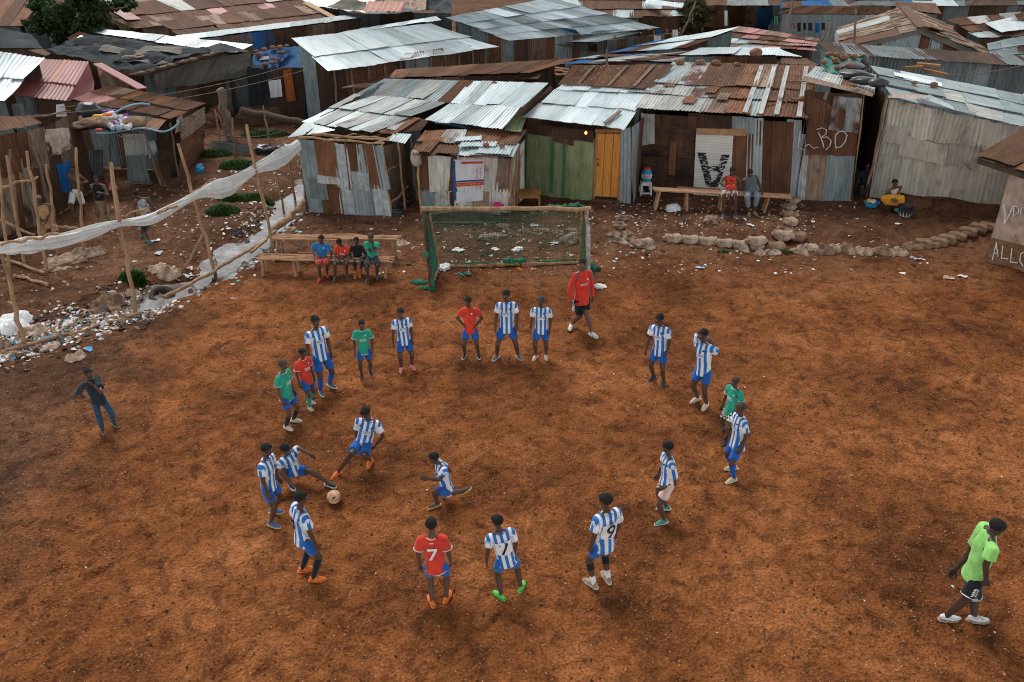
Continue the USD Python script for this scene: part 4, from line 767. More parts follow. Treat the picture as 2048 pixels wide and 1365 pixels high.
for k in range(12):
    t = k / 11; c = R(275, 148, 2.3) * (1 - t) + R(430, 106, 2.85) * t
    T.part('eave_bundle', blob(c + V(0, 0, -.02), (.32, .16, .07), k + 50, .55, 2, 2.8, .5 + .3 * (k % 3)), LOOK['sack_dirty' if k % 3 else 'bark'], smooth=True)
cq = [R(312, 180, 1.1), R(398, 172, 1.1), R(495, 112, 2.6), R(300, 150, 2.05)]
fy = R(310, 150, 2.1)[1] + .3
cq = [at_y(312, 178, fy), at_y(398, 170, fy + .8), at_y(462, 104, fy + 1.6), at_y(306, 148, fy)]
mm, ml, uv = cloth_panel(cq, 'tarp_grey', .05, 3, 21, .2); T.part('wall_cloth', mm, ml, smooth=True, uv=uv)
mm, ml, uv = cloth_panel([at_y(398, 170, fy + .8), at_y(500, 150, fy + 1.7), at_y(502, 106, fy + 1.7), at_y(440, 112, fy + 1.1)], 'tarp_grey', .05, 3, 22, .2); T.part('wall_cloth', mm, ml, smooth=True, uv=uv)
sheets(T, [drop(at_y(260, 200, fy - .2)), drop(at_y(505, 205, fy + 2.0)), at_y(505, 118, fy + 2.0), at_y(262, 152, fy + .2)], 8, 1, mixpick({'rust_dark': 3, 'zinc_dark': 2, 'plaster_brown': 1}, 14), 'wall_sheet')
for s in (0, 1): sheet(T, [drop(tq[3 * s]), drop(tq[3 - 3 * s]), tq[3 - 3 * s] - V(0, 0, .3), tq[3 * s] - V(0, 0, .3)], 'rust_dark', 'wall_sheet', amp=0)
sheets(T, [R(220, 122, 2.35), R(270, 146, 2.1), R(262, 196, .6), R(190, 172, .8)], 2, 1, [['plaster_brown']], 'wall_sheet', amp=0)
T2 = Thing('dark_tarp_shed', 'low shed under a dark blue black tarpaulin behind the pale roof, left edge', 'shack', drop(R(30, 96, 2.7)))
tarp(T2, [R(-40, 96, 2.6), R(86, 97, 2.7), R(60, 66, 3.1), R(-40, 50, 3.4)], 'tarp_black', 'tarpaulin', seed=31)
tarp(T2, [R(86, 98, 2.7), R(122, 120, 2.4), R(66, 104, 3.0), R(56, 100, 3.1)], 'rust_brown', 'roof_sheet', (8, 6), .03, 32)
sheet(T2, [drop(R(-40, 96, 2.6)), drop(R(86, 97, 2.7)), R(86, 97, 2.65), R(-40, 96, 2.55)], 'rust_dark', 'wall_sheet', amp=0)
T = Thing('zinc_lean_to', 'pale zinc roof running on behind the black tarpaulin', 'shack', drop(R(330, 90, 2.9)))
rq = RP((196, 68), (470, 108), (500, 90), (218, 60), 2.75, 14)
sheets(T, rq, 9, 1, mixpick({'zinc_bright': 4, 'zinc_grey': 2}, 9)); walls(T, rq, 'fb', mixpick({'rust_dark': 1}, 9))
sheet(T, [R(135, 78, 3.0), R(155, 84, 2.95), R(176, 69, 3.25), R(160, 65, 3.3)], 'rust_orange', off=.05); sheet(T, [R(148, 86, 2.95), R(158, 86, 2.95), R(176, 70, 3.2), R(160, 76, 3.1)], 'zinc_white', off=.09)

# the blue tarp hut
T = Thing('blue_tarp_hut', 'low hut under a stone weighted blue tarpaulin with clothes hung at its door', 'shack', drop(R(560, 130, 2.4)))
bq = RP((500, 140), (552, 140), (590, 92), (508, 104), 2.0, 22)
tarp(T, bq, 'tarp_blue', 'tarpaulin', seed=12, amp=.12)
tarp(T, RP((552, 141), (616, 136), (616, 98), (588, 92), 1.95, 22), 'tarp_blue', 'tarpaulin', seed=13, amp=.06)
tarp(T, bil(bq, np.array([.25, .55, .5, .3]), np.array([.38, .38, .55, .55])), 'cloth_beige', 'tarpaulin_patch', (12, 8), .05, 14, .10)
tarp(T, bil(bq, np.array([-.05, .6, .62, -.05]), np.array([-.25, -.15, .2, .15])), 'tarp_black', 'tarpaulin_patch', (12, 8), .08, 15, .06)
stones_on(bq, [(.1, .8), (.3, .85), (.5, .9), (.7, .85), (.85, .9), (.2, .6), (.75, .62), (.9, .6), (.7, .35), (.8, .15), (.55, .12), (.92, .3)], .13, 'dark stone on the blue tarpaulin', 430, group='stones on the blue tarpaulin', off=.12)
fy = 35.6
sheets(T, [drop(at_y(498, 200, fy)), drop(at_y(628, 206, fy)), at_y(628, 134, fy), at_y(498, 138, fy)], 6, 1, mixpick({'rust_dark': 3, 'cloth_dark': 2}, 19), 'wall_sheet')
sheet(T, [drop(V(-12.3, 38.8, 0)), drop(V(-9.2, 39, 0)), V(-9.2, 39, 2.4), V(-12.3, 38.8, 2.4)], 'rust_dark', 'wall_sheet', amp=0)
for nm, lab, m_, c, s_ in (('white_cloth', 'white cloth hung on the front of the blue tarpaulin hut', 'cloth_white', ((542, 196), (565, 194), (562, 159), (537, 162)), 3), ('orange_curtain', 'orange curtain hanging at the door of the blue tarpaulin hut', 'cloth_orange', ((574, 204), (592, 202), (582, 138), (566, 141)), 4)):
    mm, ml, uv = cloth_panel([at_y(px, py, fy - .15) for px, py in c], m_, .04, 4, s_, .05); single(nm, mm, ml, lab, 'cloth', uv=uv, smooth=True)

# the white roofed house
T = Thing('white_roof_house', 'long house under a white zinc roof with a rusty patch at the eave, upper middle', 'house', drop(R(800, 125, 2.4)))
rq = [R(664, 144, 2.4), R(992, 96, 2.4), R(860, 49, 3.5), R(584, 78, 3.5)]
sheets(T, rq, 9, [0, .46, 1.0], mixpick({'zinc_white': 3, 'zinc_bright': 2}, 20), jit=.008, rowshift=.02, detail=3)
sheets(T, bil(rq, np.array([.40, .68, .72, .47]), np.array([.04, .05, .20, .20])), 4, 1, [['rust_brown', 'rust_orange', 'rust_pale', 'rust_brown']], 'roof_patch', jit=.03)
walls(T, rq, 'flrb', mixpick({'rust_dark': 4, 'rust_brown': 3, 'zinc_dull': 1, 'plaster_brown': 1}, 21), inset=(.03, .12, .05))
for u_ in np.linspace(.03, .97, 11):
    p = bil(rq, u_, .10) - V(0, 0, .06); T.part('post', pole(drop(p), p, .06, rg=hr), LOOK['grey_wood'], smooth=True)
# the brown low roof between
T = Thing('low_brown_shed', 'long low shed under one brown rusty roof behind the long grey shack', 'shack', drop(R(930, 145, 2.6)))
rq = RP((782, 158), (1060, 148), (1150, 118), (800, 140), 2.6, 10)
sheets(T, rq, 9, 1, mixpick({'rust_brown': 4, 'rust_orange': 1}, 22), detail=3)
sheet(T, [R(682, 178, 2.3), R(775, 172, 2.4), R(782, 150, 2.75), R(740, 160, 2.6)], 'rust_brown'); sheet(T, [R(683, 177, 2.32), R(740, 178, 2.3), R(770, 168, 2.5), R(720, 168, 2.45)], 'rust_pale', off=.04, amp=0)
walls(T, rq, 'flrb', mixpick({'rust_dark': 3, 'plaster_brown': 1}, 23)); sheets(T, RP((1030, 160), (1075, 160), (1090, 140), (1032, 146), 2.4, 10), 2, 1, [['rust_brown', 'rust_dark']])
posts(T, [(drop(R(1118, 150, 2.0)), R(1112, 136, 2.7))], .06)
for j in range(3): posts(T, [(R(1110, 136 + 6 * j, 2.7), R(1150, 140 + 6 * j, 2.7))], .04, 'pole_wood', 'rafter')
# the great zinc roof
T = Thing('great_zinc_house', 'largest pale zinc roof of many sheets, top centre', 'house', drop(R(1170, 85, 2.6)))
rq = [R(1026, 82, 2.6), R(1316, 58, 2.7), R(1101, -2, 4.2), R(898, 36, 3.7)]
q1 = [R(1026, 82, 2.6), R(1193, 84, 2.45), R(1180, 30, 3.6), R(980, 55, 3.2)]
sheets(T, rq, 9, [0, .26, .5, .75, 1.0], mixpick({'zinc_bright': 4, 'zinc_grey': 3, 'zinc_white': 2, 'zinc_dull': 1}, 24), jit=.006, detail=3)
sheets(T, [R(1095, 84, 2.35), R(1194, 86, 2.35), R(1310, 60, 2.6), R(1200, 62, 2.8)], 4, 1, [['zinc_grey', 'zinc_dull', 'zinc_bright', 'zinc_grey']])
sheet(T, [R(1082, 62, 2.85), R(1160, 72, 2.6), R(1150, 62, 2.9), R(1098, 55, 3.0)], 'tarp_blue', 'tarpaulin', amp=0, off=.12)
walls(T, rq, 'flrb', mixpick({'zinc_dull': 3, 'rust_dark': 3, 'zinc_dark': 2, 'rust_brown': 1, 'plaster_brown': 1}, 25))
sheets(T, [drop(R(1100, 110, 1.2)), drop(R(1200, 104, 1.3)), R(1194, 88, 2.3), R(1095, 88, 2.3)], 5, 1, [['rust_dark', 'zinc_dull', 'zinc_dark', 'zinc_dull', 'rust_brown']], 'wall_sheet')
sheets(T, [drop(R(1022, 112, 1.3)), drop(R(910, 66, 1.8)), R(910, 44, 3.2), R(1024, 86, 2.4)], 6, 1, [['zinc_dull', 'rust_pale', 'rust_dark', 'tarp_blue', 'zinc_grey', 'zinc_dull']], 'wall_sheet')
for i, (a, b) in enumerate((((1097, 115), (1097, 18)), ((1204, 105), (1206, 40)), ((1146, 112), (1147, 70)), ((1180, 108), (1180, 74)))):
    f = P(a[0], a[1] + 20); single('tall_pole', pole(f, at_y(b[0], b[1], f[1]), .05, rg=hr), LOOK['grey_wood'], ['tall thin pole before the great zinc roof, with blue hose', 'tall pole standing right of the blue flap of the great zinc roof', 'short pole under the corner of the great zinc roof', 'short pole near the eave end of the great zinc roof'][i], 'pole', smooth=True)
hc = at_y(1082, 96, P(1097, 135)[1] - .1); th = np.linspace(0, 2 * math.pi * 3, 60)
single('hose_coil', tube(np.stack([hc[0] + .30 * np.sin(th) * (1 - .1 * np.sin(th * .33)), hc[1] + .02 * th / 6, hc[2] + .55 * np.cos(th)], -1), .035, 6), LOOK['litter_cyan'], 'coil of blue hose hung by the tall pole', 'hose', smooth=True)

# the long pale strip roofs and the brown roofs top left
T = Thing('strip_roof_row', 'very long narrow zinc roof running across behind the white roofed house', 'house', drop(R(600, 70, 2.6)))
rq = RP((372, 82), (842, 22), (838, 14), (372, 70), 2.6, 10)
sheets(T, rq, 12, 1, mixpick({'zinc_bright': 3, 'zinc_grey': 1}, 26), detail=2); walls(T, rq, 'frb', mixpick({'rust_dark': 3, 'zinc_dull': 2, 'plaster_brown': 2, 'tarp_blue': .5}, 27), w=1.5)
T = Thing('second_strip_roof', 'narrow zinc roof just behind the ridge of the white roofed house', 'house', drop(R(740, 58, 2.8)))
rq = RP((643, 76), (878, 42), (870, 34), (700, 62), 2.7, 10)
sheets(T, rq, 7, 1, mixpick({'zinc_bright': 3, 'zinc_pale': 1, 'rust_orange': .5}, 28), detail=2); walls(T, rq, 'fb', mixpick({'rust_dark': 3}, 27), w=1.5)
T = Thing('striped_brown_house', 'brown roofed house with pale and pink strips among its sheets, top left', 'house', drop(R(400, 40, 3)))
rq = RP((275, 58), (640, 22), (560, -25), (200, 14), 2.6, 16)
sheets(T, rq, 16, [0, .5, 1.0], mixpick({'rust_brown': 6, 'rust_dark': 1, 'zinc_pale': 1, 'rust_pale': 1, 'pink_paint': .5}, 29), detail=2)
sheet(T, bil(rq, np.array([.005, .07, .07, .005]), np.array([.30, .30, .97, .97])), 'pink_paint', off=.1); walls(T, rq, 'flb', mixpick({'plaster_brown': 3, 'rust_dark': 1}, 30), w=1.6)
T = Thing('plain_brown_house', 'brown roofed house with a few pink squares in front of the striped brown roof', 'house', drop(R(470, 65, 2.9)))
rq = RP((374, 78), (676, 44), (612, 10), (320, 44), 2.5, 16)
sheets(T, rq, 12, [0, .5, 1.0], mixpick({'rust_brown': 8, 'pink_paint': .6, 'rust_pale': .6}, 31), detail=2); walls(T, rq, 'flb', mixpick({'plaster_brown': 3, 'rust_dark': 2}, 32), w=1.6)
T.part('ridge_board', plank(rq[1] + V(0, 0, .12), rq[2] + V(0, 0, .12), .5, .05), LOOK['pale_wood'])
T = Thing('hip_roof_house', 'brown hipped roof house in the top left corner', 'house', drop(R(50, 60, 3)))
for rq, s_ in ((RP((-120, 56), (42, 52), (82, -6), (-60, -20), 2.7, 18), 1), (RP((42, 52), (92, 46), (96, 0), (82, -6), 2.7, 18), 2)):
    sheets(T, rq, 7 if s_ == 1 else 3, 1, mixpick({'rust_brown': 4, 'rust_pale': 2, 'rust_orange': 1}, 33 + s_), detail=2); walls(T, rq, 'fr', mixpick({'rust_dark': 1, 'zinc_dark': 1}, 34), w=1.6)
T = Thing('ragged_tarp_house', 'house with a ragged pale tarpaulin and an orange tiled strip at the very top', 'house', drop(R(720, 20, 3)))
tarp(T, RP((610, 10), (730, 26), (760, -15), (640, -30), 3.0, 16), 'tarp_white', 'tarpaulin', seed=41, amp=.2); tarp(T, [R(655, 22, 3.1), R(730, 28, 3.0), R(735, 8, 3.5), R(690, 6, 3.5)], 'tarp_grey', 'tarpaulin_patch', (14, 10), .2, 42, .2)
sheets(T, RP((728, 25), (800, 25), (808, 5), (738, 3), 3.15, 14), 3, 1, [['orange_paint']], wave=.3, amp=.04, detail=3)
sheets(T, RP((745, 8), (850, 22), (850, -20), (745, -20), 3.1, 14), 4, 1, mixpick({'rust_brown': 3, 'rust_pale': 1}, 36), detail=2)
tarp(T, RP((828, 20), (905, 24), (900, -10), (845, -10), 2.9, 16), 'tarp_black', 'tarpaulin', seed=44, amp=.25)
for a, b in (((610, 12), (730, 28)), ((728, 27), (905, 26))): sheets(T, [drop(R(a[0], a[1] + 14, 2.2)), drop(R(b[0], b[1] + 14, 2.2)), R(b[0], b[1], 2.9), R(a[0], a[1], 3.2)], 5, 1, mixpick({'rust_dark': 2, 'zinc_dark': 1}, 37), 'wall_sheet', detail=2)

# ---- the jumble of roofs between the rusty hut and the olive bush
def simple_house(name, label, rq, cols, rows, mats, wmats, seed, sides='flrb', detail=3, w=1.2, cat='shack', **k):
    T = Thing(name, label, cat, drop((np.asarray(rq[0]) + np.asarray(rq[1])) / 2)); sheets(T, rq, cols, rows, mixpick(mats, seed), detail=detail, **k)
    if sides: walls(T, rq, sides, mixpick(wmats, seed + 1), w=w, detail=detail)
    return T
DK = {'rust_dark': 3, 'zinc_dark': 2, 'rust_brown': 1}
simple_house('jumble_shack', 'low shack under a mess of white and rusty sheets behind the long rusty roof', RP((1195, 122), (1640, 136), (1560, 100), (1370, 104), 3.1, 8), 8, 2, {'rust_brown': 3, 'zinc_pale': 2, 'zinc_rust': 2, 'zinc_bright': 1}, DK, 50, jit=.02, lift=.05)
T = simple_house('white_sheet_shack', 'shack under one long ragged white sheet with a stone on it', RP((1362, 113), (1560, 112), (1560, 97), (1400, 96), 3.45, 9), 4, 1, {'zinc_white': 1}, DK, 52, jit=.02)
single('roof_stone', blob(R(1512, 106, 3.9), (.22, .2, .15), 77, .3), LOOK['roof_stone'], 'brown boulder on the long ragged white sheet', 'stone', smooth=True)
simple_house('patch_roof_shack', 'shack with a green and black patched low roof left of the ragged white sheet', RP((1130, 130), (1365, 126), (1370, 108), (1190, 112), 3.0, 8), 7, 2, {'zinc_dark': 2, 'rust_brown': 2, 'zinc_pale': 2, 'tarp_blue': .5, 'net_green': .6}, DK, 54, jit=.03, lift=.05)
simple_house('blue_edge_house', 'wide low house with pale blue and pink roof slopes meeting at a ridge', [R(1215, 108, 2.9), R(1370, 98, 3.2), R(1478, 56, 4.0), R(1310, 84, 3.2)], 5, 2, {'zinc_bright': 3, 'rust_brown': 2, 'tarp_blue': .6}, DK, 56)
simple_house('pink_roof_house', 'house with a faded pink and rust striped roof slope right of the olive bush', RP((1372, 94), (1628, 102), (1636, 80), (1478, 55), 3.0, 14), 7, 4, {'pink_paint': 3, 'rust_brown': 2, 'rust_pale': 2, 'zinc_bright': 1}, DK, 58)
simple_house('rust_slab_house', 'brown roofed house with pale loose sheets left of the olive bush', RP((1150, 40), (1370, 34), (1400, -10), (1120, -20), 2.9, 15), 8, 3, {'rust_brown': 5, 'zinc_bright': 1.2, 'rust_pale': 1}, DK, 60, detail=2)
sheet(Thing('loose_pale_sheet', 'pale zinc sheet lying across the brown roof left of the olive bush', 'sheet', R(1300, 20, 3.7)), [x + V(0, 0, .25) for x in RP((1288, 20), (1364, 30), (1366, 22), (1295, 10), 3.2, 15)], 'zinc_bright', 'sheet', off=.12)
T = Thing('eave_clutter_house', 'pale wall with poles and hanging washing under the great zinc roof end', 'shack', drop(R(1290, 90, 1.5)))
sheets(T, [drop(R(1210, 108, 1.4)), drop(R(1368, 92, 1.4)), R(1362, 64, 2.5), R(1215, 80, 2.5)], 8, 1, mixpick({'plaster_brown': 2, 'tarp_grey': 2, 'zinc_dull': 1}, 62), 'wall_sheet', detail=2)
posts(T, [(P(1230 + 26 * k, 116 - 3 * k), R(1230 + 26 * k, 72 - 3 * k, 2.6)) for k in range(6)], .05, 'pole_wood')
posts(T, [(R(1215, 82, 2.4), R(1360, 66, 2.4)), (R(1205, 92, 2.0), R(1352, 76, 2.0))], .04, 'pole_wood', 'rail')

# ---- right background
T = Thing('mottled_hip_house', 'big house with a mottled brown hipped roof and blue grey gable sheets, upper right', 'house', drop(R(1800, 100, 3)))
pk, ap = R(1846, 59, 3.8), R(1807, 15, 3.8); fl_, bl_ = R(1678, 97, 3.05), R(1671, 57, 3.05); fr_ = R(1990, 115, 2.68); br_ = fr_ + (ap - pk)
sheets(T, [bl_, fl_, pk, ap], [0, .2, .4, .58, .76, 1.0], [0, .75, 1.0], [['rust_mottled', 'zinc_pale', 'rust_mottled', 'rust_mottled', 'rust_brown'], ['rust_mottled', 'rust_mottled', 'rust_mottled', 'rust_mottled', 'rust_mottled']], wave=.14, detail=3)
sheets(T, [fr_, br_, ap, pk], [0, .2, .4, .6, .8, 1.0], [0, .33, .66, 1.0], [['rust_mottled']], wave=.14, detail=3)
T.part('ridge_cap', plank(pk + V(0, 0, .06), ap + V(0, 0, .06), .5, .05), LOOK['rust_brown'])
T.part('hip_board', plank(pk + V(.1, -.1, .10), bil([fr_, br_, ap, pk], .12, .72) + V(0, 0, .1), .45, .04), LOOK['rust_brown'])
gl, gr, gk = fl_ + V(.35, .15, -.08), fr_ + V(-.25, .15, -.08), pk + V(0, .15, -.08)
sheets(T, [drop(gl), drop(gk), gk, gl], 6, 1, [['rust_brown', 'zinc_dull', 'rust_brown', 'zinc_grey', 'zinc_grey', 'zinc_grey']], 'wall_sheet', detail=3)
sheets(T, [drop(gk), drop(gr), gr, gk], 6, 1, [['rust_brown', 'zinc_grey', 'rust_brown', 'rust_brown', 'rust_dark', 'zinc_dull']], 'wall_sheet', detail=3)
T.part('barge_board', plank(gl + V(0, -.12, .02), gk + V(0, -.12, .02), .06, .2), LOOK['tarp_grey']); T.part('barge_board', plank(gk + V(0, -.12, .0), gr + V(0, -.12, 0), .06, .24), LOOK['tarp_grey'])
for A_, B_ in ((bl_, fl_), (fr_, br_), (bl_, br_)): sheet(T, [drop(A_), drop(B_), B_ - V(0, 0, .1), A_ - V(0, 0, .1)], 'rust_dark', 'wall_sheet', amp=0)
T = Thing('blue_grey_wall_house', 'long blue grey corrugated wall under a dark eave, right, behind the beige hut', 'house', drop(R(1900, 150, 2)))
wq = [drop(R(1655, 150, 2.0)), drop(R(2120, 215, 1.6)), R(2120, 136, 3.2), R(1655, 104, 3.6)]
wq = [V(wq[3][0], wq[3][1], 0), V(wq[2][0], wq[2][1], 0), wq[2], wq[3]]
sheets(T, wq, 14, 1, mixpick({'zinc_dark': 2, 'zinc_dull': 3}, 70), 'wall_sheet', wave=.13)
sheets(T, [wq[3] + V(0, -.45, -.02), wq[2] + V(0, -.45, -.02), wq[2] + V(.3, 1.6, .12), wq[3] + V(.3, 1.6, .12)], 14, 1, mixpick({'rust_dark': 3, 'zinc_dark': 2}, 71), wave=.13)
for a, b in (((1810, 136), (1845, 134)), ((1848, 140), (1895, 150)), ((1835, 128), (1880, 132))): T.part('leaning_board', plank(at_y(*a, wq[3][1] - 1.2), at_y(*b, wq[3][1] - 1.6), .25, .08), LOOK['door_frame'])
simple_house('right_zinc_house', 'house with mixed zinc and rust sheets at the right edge below the top corner', [R(1985, 115, 2.8), R(2120, 100, 2.8), R(2100, 62, 3.6), R(1975, 88, 3.2)], 5, 2, {'zinc_grey': 4, 'rust_brown': 1}, DK, 72, across=True)
simple_house('bright_patch_house', 'house with one bright white sheet among brown ones, top right', RP((1960, 78), (2090, 72), (2100, 20), (1900, 40), 3.0, 15), 6, 3, {'rust_brown': 3, 'zinc_pale': 2, 'zinc_bright': 1.2, 'rust_orange': 1}, DK, 74, across=True)
sheets(Thing('bright_sheets', 'pair of bright white zinc sheets on the brown roof at the top right edge', 'sheet', R(2010, 60, 3.7)), [x + V(0, 0, .12) for x in RP((2000, 72), (2080, 62), (2090, 26), (1970, 52), 3.1, 15)], 2, 1, [['zinc_white']])
simple_house('blue_slope_house', 'house with a blue tin slope above the washing line', RP((1535, 18), (1700, 16), (1660, -20), (1560, -10), 2.8, 20), 5, 2, {'tarp_blue': 2, 'zinc_dull': 2, 'rust_brown': 1}, DK, 76, detail=2)
simple_house('brown_band_house', 'low house with a long brown roof band behind the mottled hip roof', [R(1555, 28, 3.0), R(1780, 30, 3.0), R(1780, 14, 3.4), R(1600, 12, 3.4)], 8, 1, {'rust_brown': 1}, {'zinc_dull': 2, 'zinc_bright': 1, 'rust_dark': 1}, 78, detail=2)
T = Thing('blue_door_shack', 'dark shack with a blue tin door beside the olive bush', 'shack', drop(R(1510, 50, 1.2)))
sheets(T, [drop(R(1412, 62, 1.0)), drop(R(1560, 64, 1.0)), R(1560, 10, 3.2), R(1412, 10, 3.2)], 9, 2, mixpick({'rust_dark': 3, 'plaster_brown': 3, 'zinc_dull': 2, 'rust_brown': 2, 'rust_pale': 1}, 80), 'wall_sheet', detail=2)
sheet(T, [drop(R(1512, 66, .9)) + V(0, -.15, 0), drop(R(1540, 66, .9)) + V(0, -.15, 0), R(1541, 18, 3.0) + V(0, -.15, 0), R(1516, 18, 3.0) + V(0, -.15, 0)], 'cloth_blue', 'door', wave=.2)
simple_house('dark_top_houses', 'dark jumble of tin roofs at the top right horizon', RP((1700, 14), (2100, 12), (2100, -25), (1700, -25), 2.8, 12), 12, 3, {'rust_dark': 4, 'zinc_dark': 3, 'zinc_bright': .7, 'rust_brown': 1, 'tarp_blue': .4}, DK, 82, detail=2, jit=.02)
simple_house('white_corner_shack', 'shack with a white and a brown roof panel peeping over the mottled hip roof', RP((1795, 20), (1880, 30), (1872, 8), (1790, 4), 3.0, 12), 2, 1, {'tarp_white': 1, 'rust_brown': 1}, DK, 84, detail=2)
simple_house('blue_door_roof', 'dull rusty roof above the blue tin door by the olive bush', RP((1405, 12), (1565, 12), (1560, -20), (1405, -20), 3.2, 15), 6, 2, {'rust_brown': 3, 'zinc_dull': 2, 'zinc_grey': 1}, DK, 90, sides='', detail=2)
# the far rows beyond, out to where the picture ends
frr = random.Random(4)
for k, (x, y) in enumerate([(x, y) for y in (62,) for x in range(-40, 46, 12)]):
    x += frr.uniform(-2, 2); y += frr.uniform(-3, 3); w_, d_ = frr.uniform(4, 5.5), frr.uniform(2.5, 3.5); a = frr.uniform(-.3, .3)
    c, s = math.cos(a), math.sin(a); rot = lambda u, v, z: V(x + u * c - v * s, y + u * s + v * c, z)
    z0, z1 = frr.uniform(2.2, 2.6), frr.uniform(3.0, 3.6)
    if k in (3, 4): continue
    simple_house('far_shack', ['first', 'second', 'third', '', '', 'fourth', 'fifth', 'sixth'][k] + ' from left of the far tin shacks hidden behind all other roofs', [rot(-w_, -d_, z0), rot(w_, -d_, z0), rot(w_, d_, z1), rot(-w_, d_, z1)], 5, 2, {'rust_brown': 3, 'zinc_grey': 2, 'zinc_bright': 1, 'zinc_dark': 1, 'rust_pale': 1}, DK, 100 + k, detail=1, w=2.5); tag(stage.GetPrimAtPath('/World/far_shack' + ('' if k == 0 else '_%03d' % names['/World/far_shack'])), group='far shacks beyond the photograph')
# ================================================================ people
SPH = {}
def sph(p, r, n=14):
    return m3.Manifold.sphere(float(r), n).translate([float(x) for x in p])
def hull(*a): return m3.Manifold.batch_hull(list(a))
def hullpts(pts): return m3.Manifold.hull_points(np.asarray(pts, float))
def uni(ms): return m3.Manifold.batch_boolean(ms, m3.OpType.Add)
def to_tri(m, L, it=4, lamb=.5):
    """Refines the solid to edges of about L and smooths it (Taubin)."""
    from scipy import sparse
    m = m.simplify(L * .08) if hasattr(m, 'simplify') else m
    mm = m.refine_to_length(L).to_mesh(); v = np.array(mm.vert_properties[:, :3], float); f = np.array(mm.tri_verts)
    e = np.vstack([f[:, [0, 1]], f[:, [1, 2]], f[:, [2, 0]]]); e = np.vstack([e, e[:, ::-1]]); n = len(v)
    A = sparse.coo_matrix((np.ones(len(e)), (e[:, 0], e[:, 1])), (n, n)).tocsr(); A.data[:] = 1; dg = np.maximum(np.asarray(A.sum(1)).ravel(), 1)
    for k in range(it * 2):
        d = A @ v / dg[:, None] - v; v = v + (lamb if k % 2 == 0 else -(lamb + .02)) * d
    return trimesh.Trimesh(v, f, process=False)
def ring(c, a, b, ra, rb, n=18):
    t = np.arange(n) * 2 * math.pi / n; return c + np.cos(t)[:, None] * a * ra + np.sin(t)[:, None] * b * rb
def ik(a, c, l1, l2, pole):
    d = c - a; L = np.linalg.norm(d)
    if L > (l1 + l2) * .999: c = a + d / L * (l1 + l2) * .999; d = c - a; L = np.linalg.norm(d)
    u = d / L; x = (l1 * l1 - l2 * l2 + L * L) / (2 * L); y = math.sqrt(max(l1 * l1 - x * x, 0)); p = np.asarray(pole, float); p = unit(p - (p @ u) * u)
    return a + u * x + p * y, c
def make_hand(curl):
    """Palm, four unequal bent fingers and a thumb: wrist at the origin, fingers along -z, palm facing +x, thumb towards +y; unit hand length."""
    ms = [hull(sph((0, -.16, -.05), .11, 8), sph((0, .16, -.05), .11, 8), sph((.0, -.20, -.46), .09, 8), sph((0, .20, -.48), .09, 8))]
    for k, (y, l) in enumerate(((.20, .42), (.07, .50), (-.06, .46), (-.19, .36))):
        p = V(0, y, -.47); a = curl * (.5 + .1 * k)
        for s in range(3):
            q = p + V(math.sin(a), (y * .12), -math.cos(a)) * l * (.45, .32, .25)[s]; ms.append(hull(sph(p, .070 - .008 * s, 6), sph(q, .064 - .008 * s, 6))); p = q; a += curl * .8
    p = V(.02, .17, -.14)
    for d, l, r in ((V(.25, .75, -.6), .24, .085), (V(.3, .45, -.85), .18, .072), (V(.35, .2, -.9), .15, .062)):
        q = p + unit(d) * l; ms.append(hull(sph(p, r, 6), sph(q, r * .9, 6))); p = q
    return uni(ms)
HANDS = {'open': make_hand(.35), 'fist': make_hand(1.25)}
def make_shoe():
    up = hull(*[sph(p, r, 10) for p, r in (((-.10, 0, .10), .085), ((-.02, 0, .16), .075), ((.22, .035, .07), .075), ((.22, -.045, .07), .075), ((.44, .02, .045), .055), ((.30, 0, .09), .065))])
    so = hull(*[m3.Manifold.cylinder(.06, r, r, 14).translate([x, y, -.045]) for x, y, r in ((-.13, 0, .095), (.08, .01, .085), (.28, 0, .118), (.45, .015, .075))])
    up = up.trim_by_plane([0, 0, 1], 0.0)
    return to_tri(up, .05, 2), to_tri(so, .2, 0)
SHOE_UP, SHOE_SOLE = make_shoe()
def skin_mat(n, c): soft_mat(n, tuple(x * .8 for x in c), tuple(x * 1.15 for x in c), 5, rough=.42, spec=.5, fine=60, fine_depth=.1)
skin_mat('skin_dark', (.062, .031, .019)); skin_mat('skin_brown', (.095, .047, .027)); skin_mat('skin_deep', (.042, .023, .016)); skin_mat('skin_light', (.17, .085, .05))
soft_mat('hair_black', (.006, .0055, .006), (.014, .012, .012), 30, rough=.85, bump=.5, fine=90); soft_mat('hair_shaved', (.035, .03, .028), (.055, .045, .042), 20, rough=.8); soft_mat('hair_grey', (.10, .095, .09), (.16, .15, .15), 20, rough=.8)
soft_mat('eye_white', (.5, .48, .45), (.6, .58, .55), 5, rough=.3); soft_mat('eye_dark', (.01, .008, .007), (.015, .012, .01), 5, rough=.2)
def cloth(n, c, v=.22): soft_mat(n, tuple(x * (1 - v) for x in c), tuple(min(.9, x * (1 + v * .7)) for x in c), 7, rough=.9, spec=.15, fine=120, fine_depth=.08, sheen=.15)
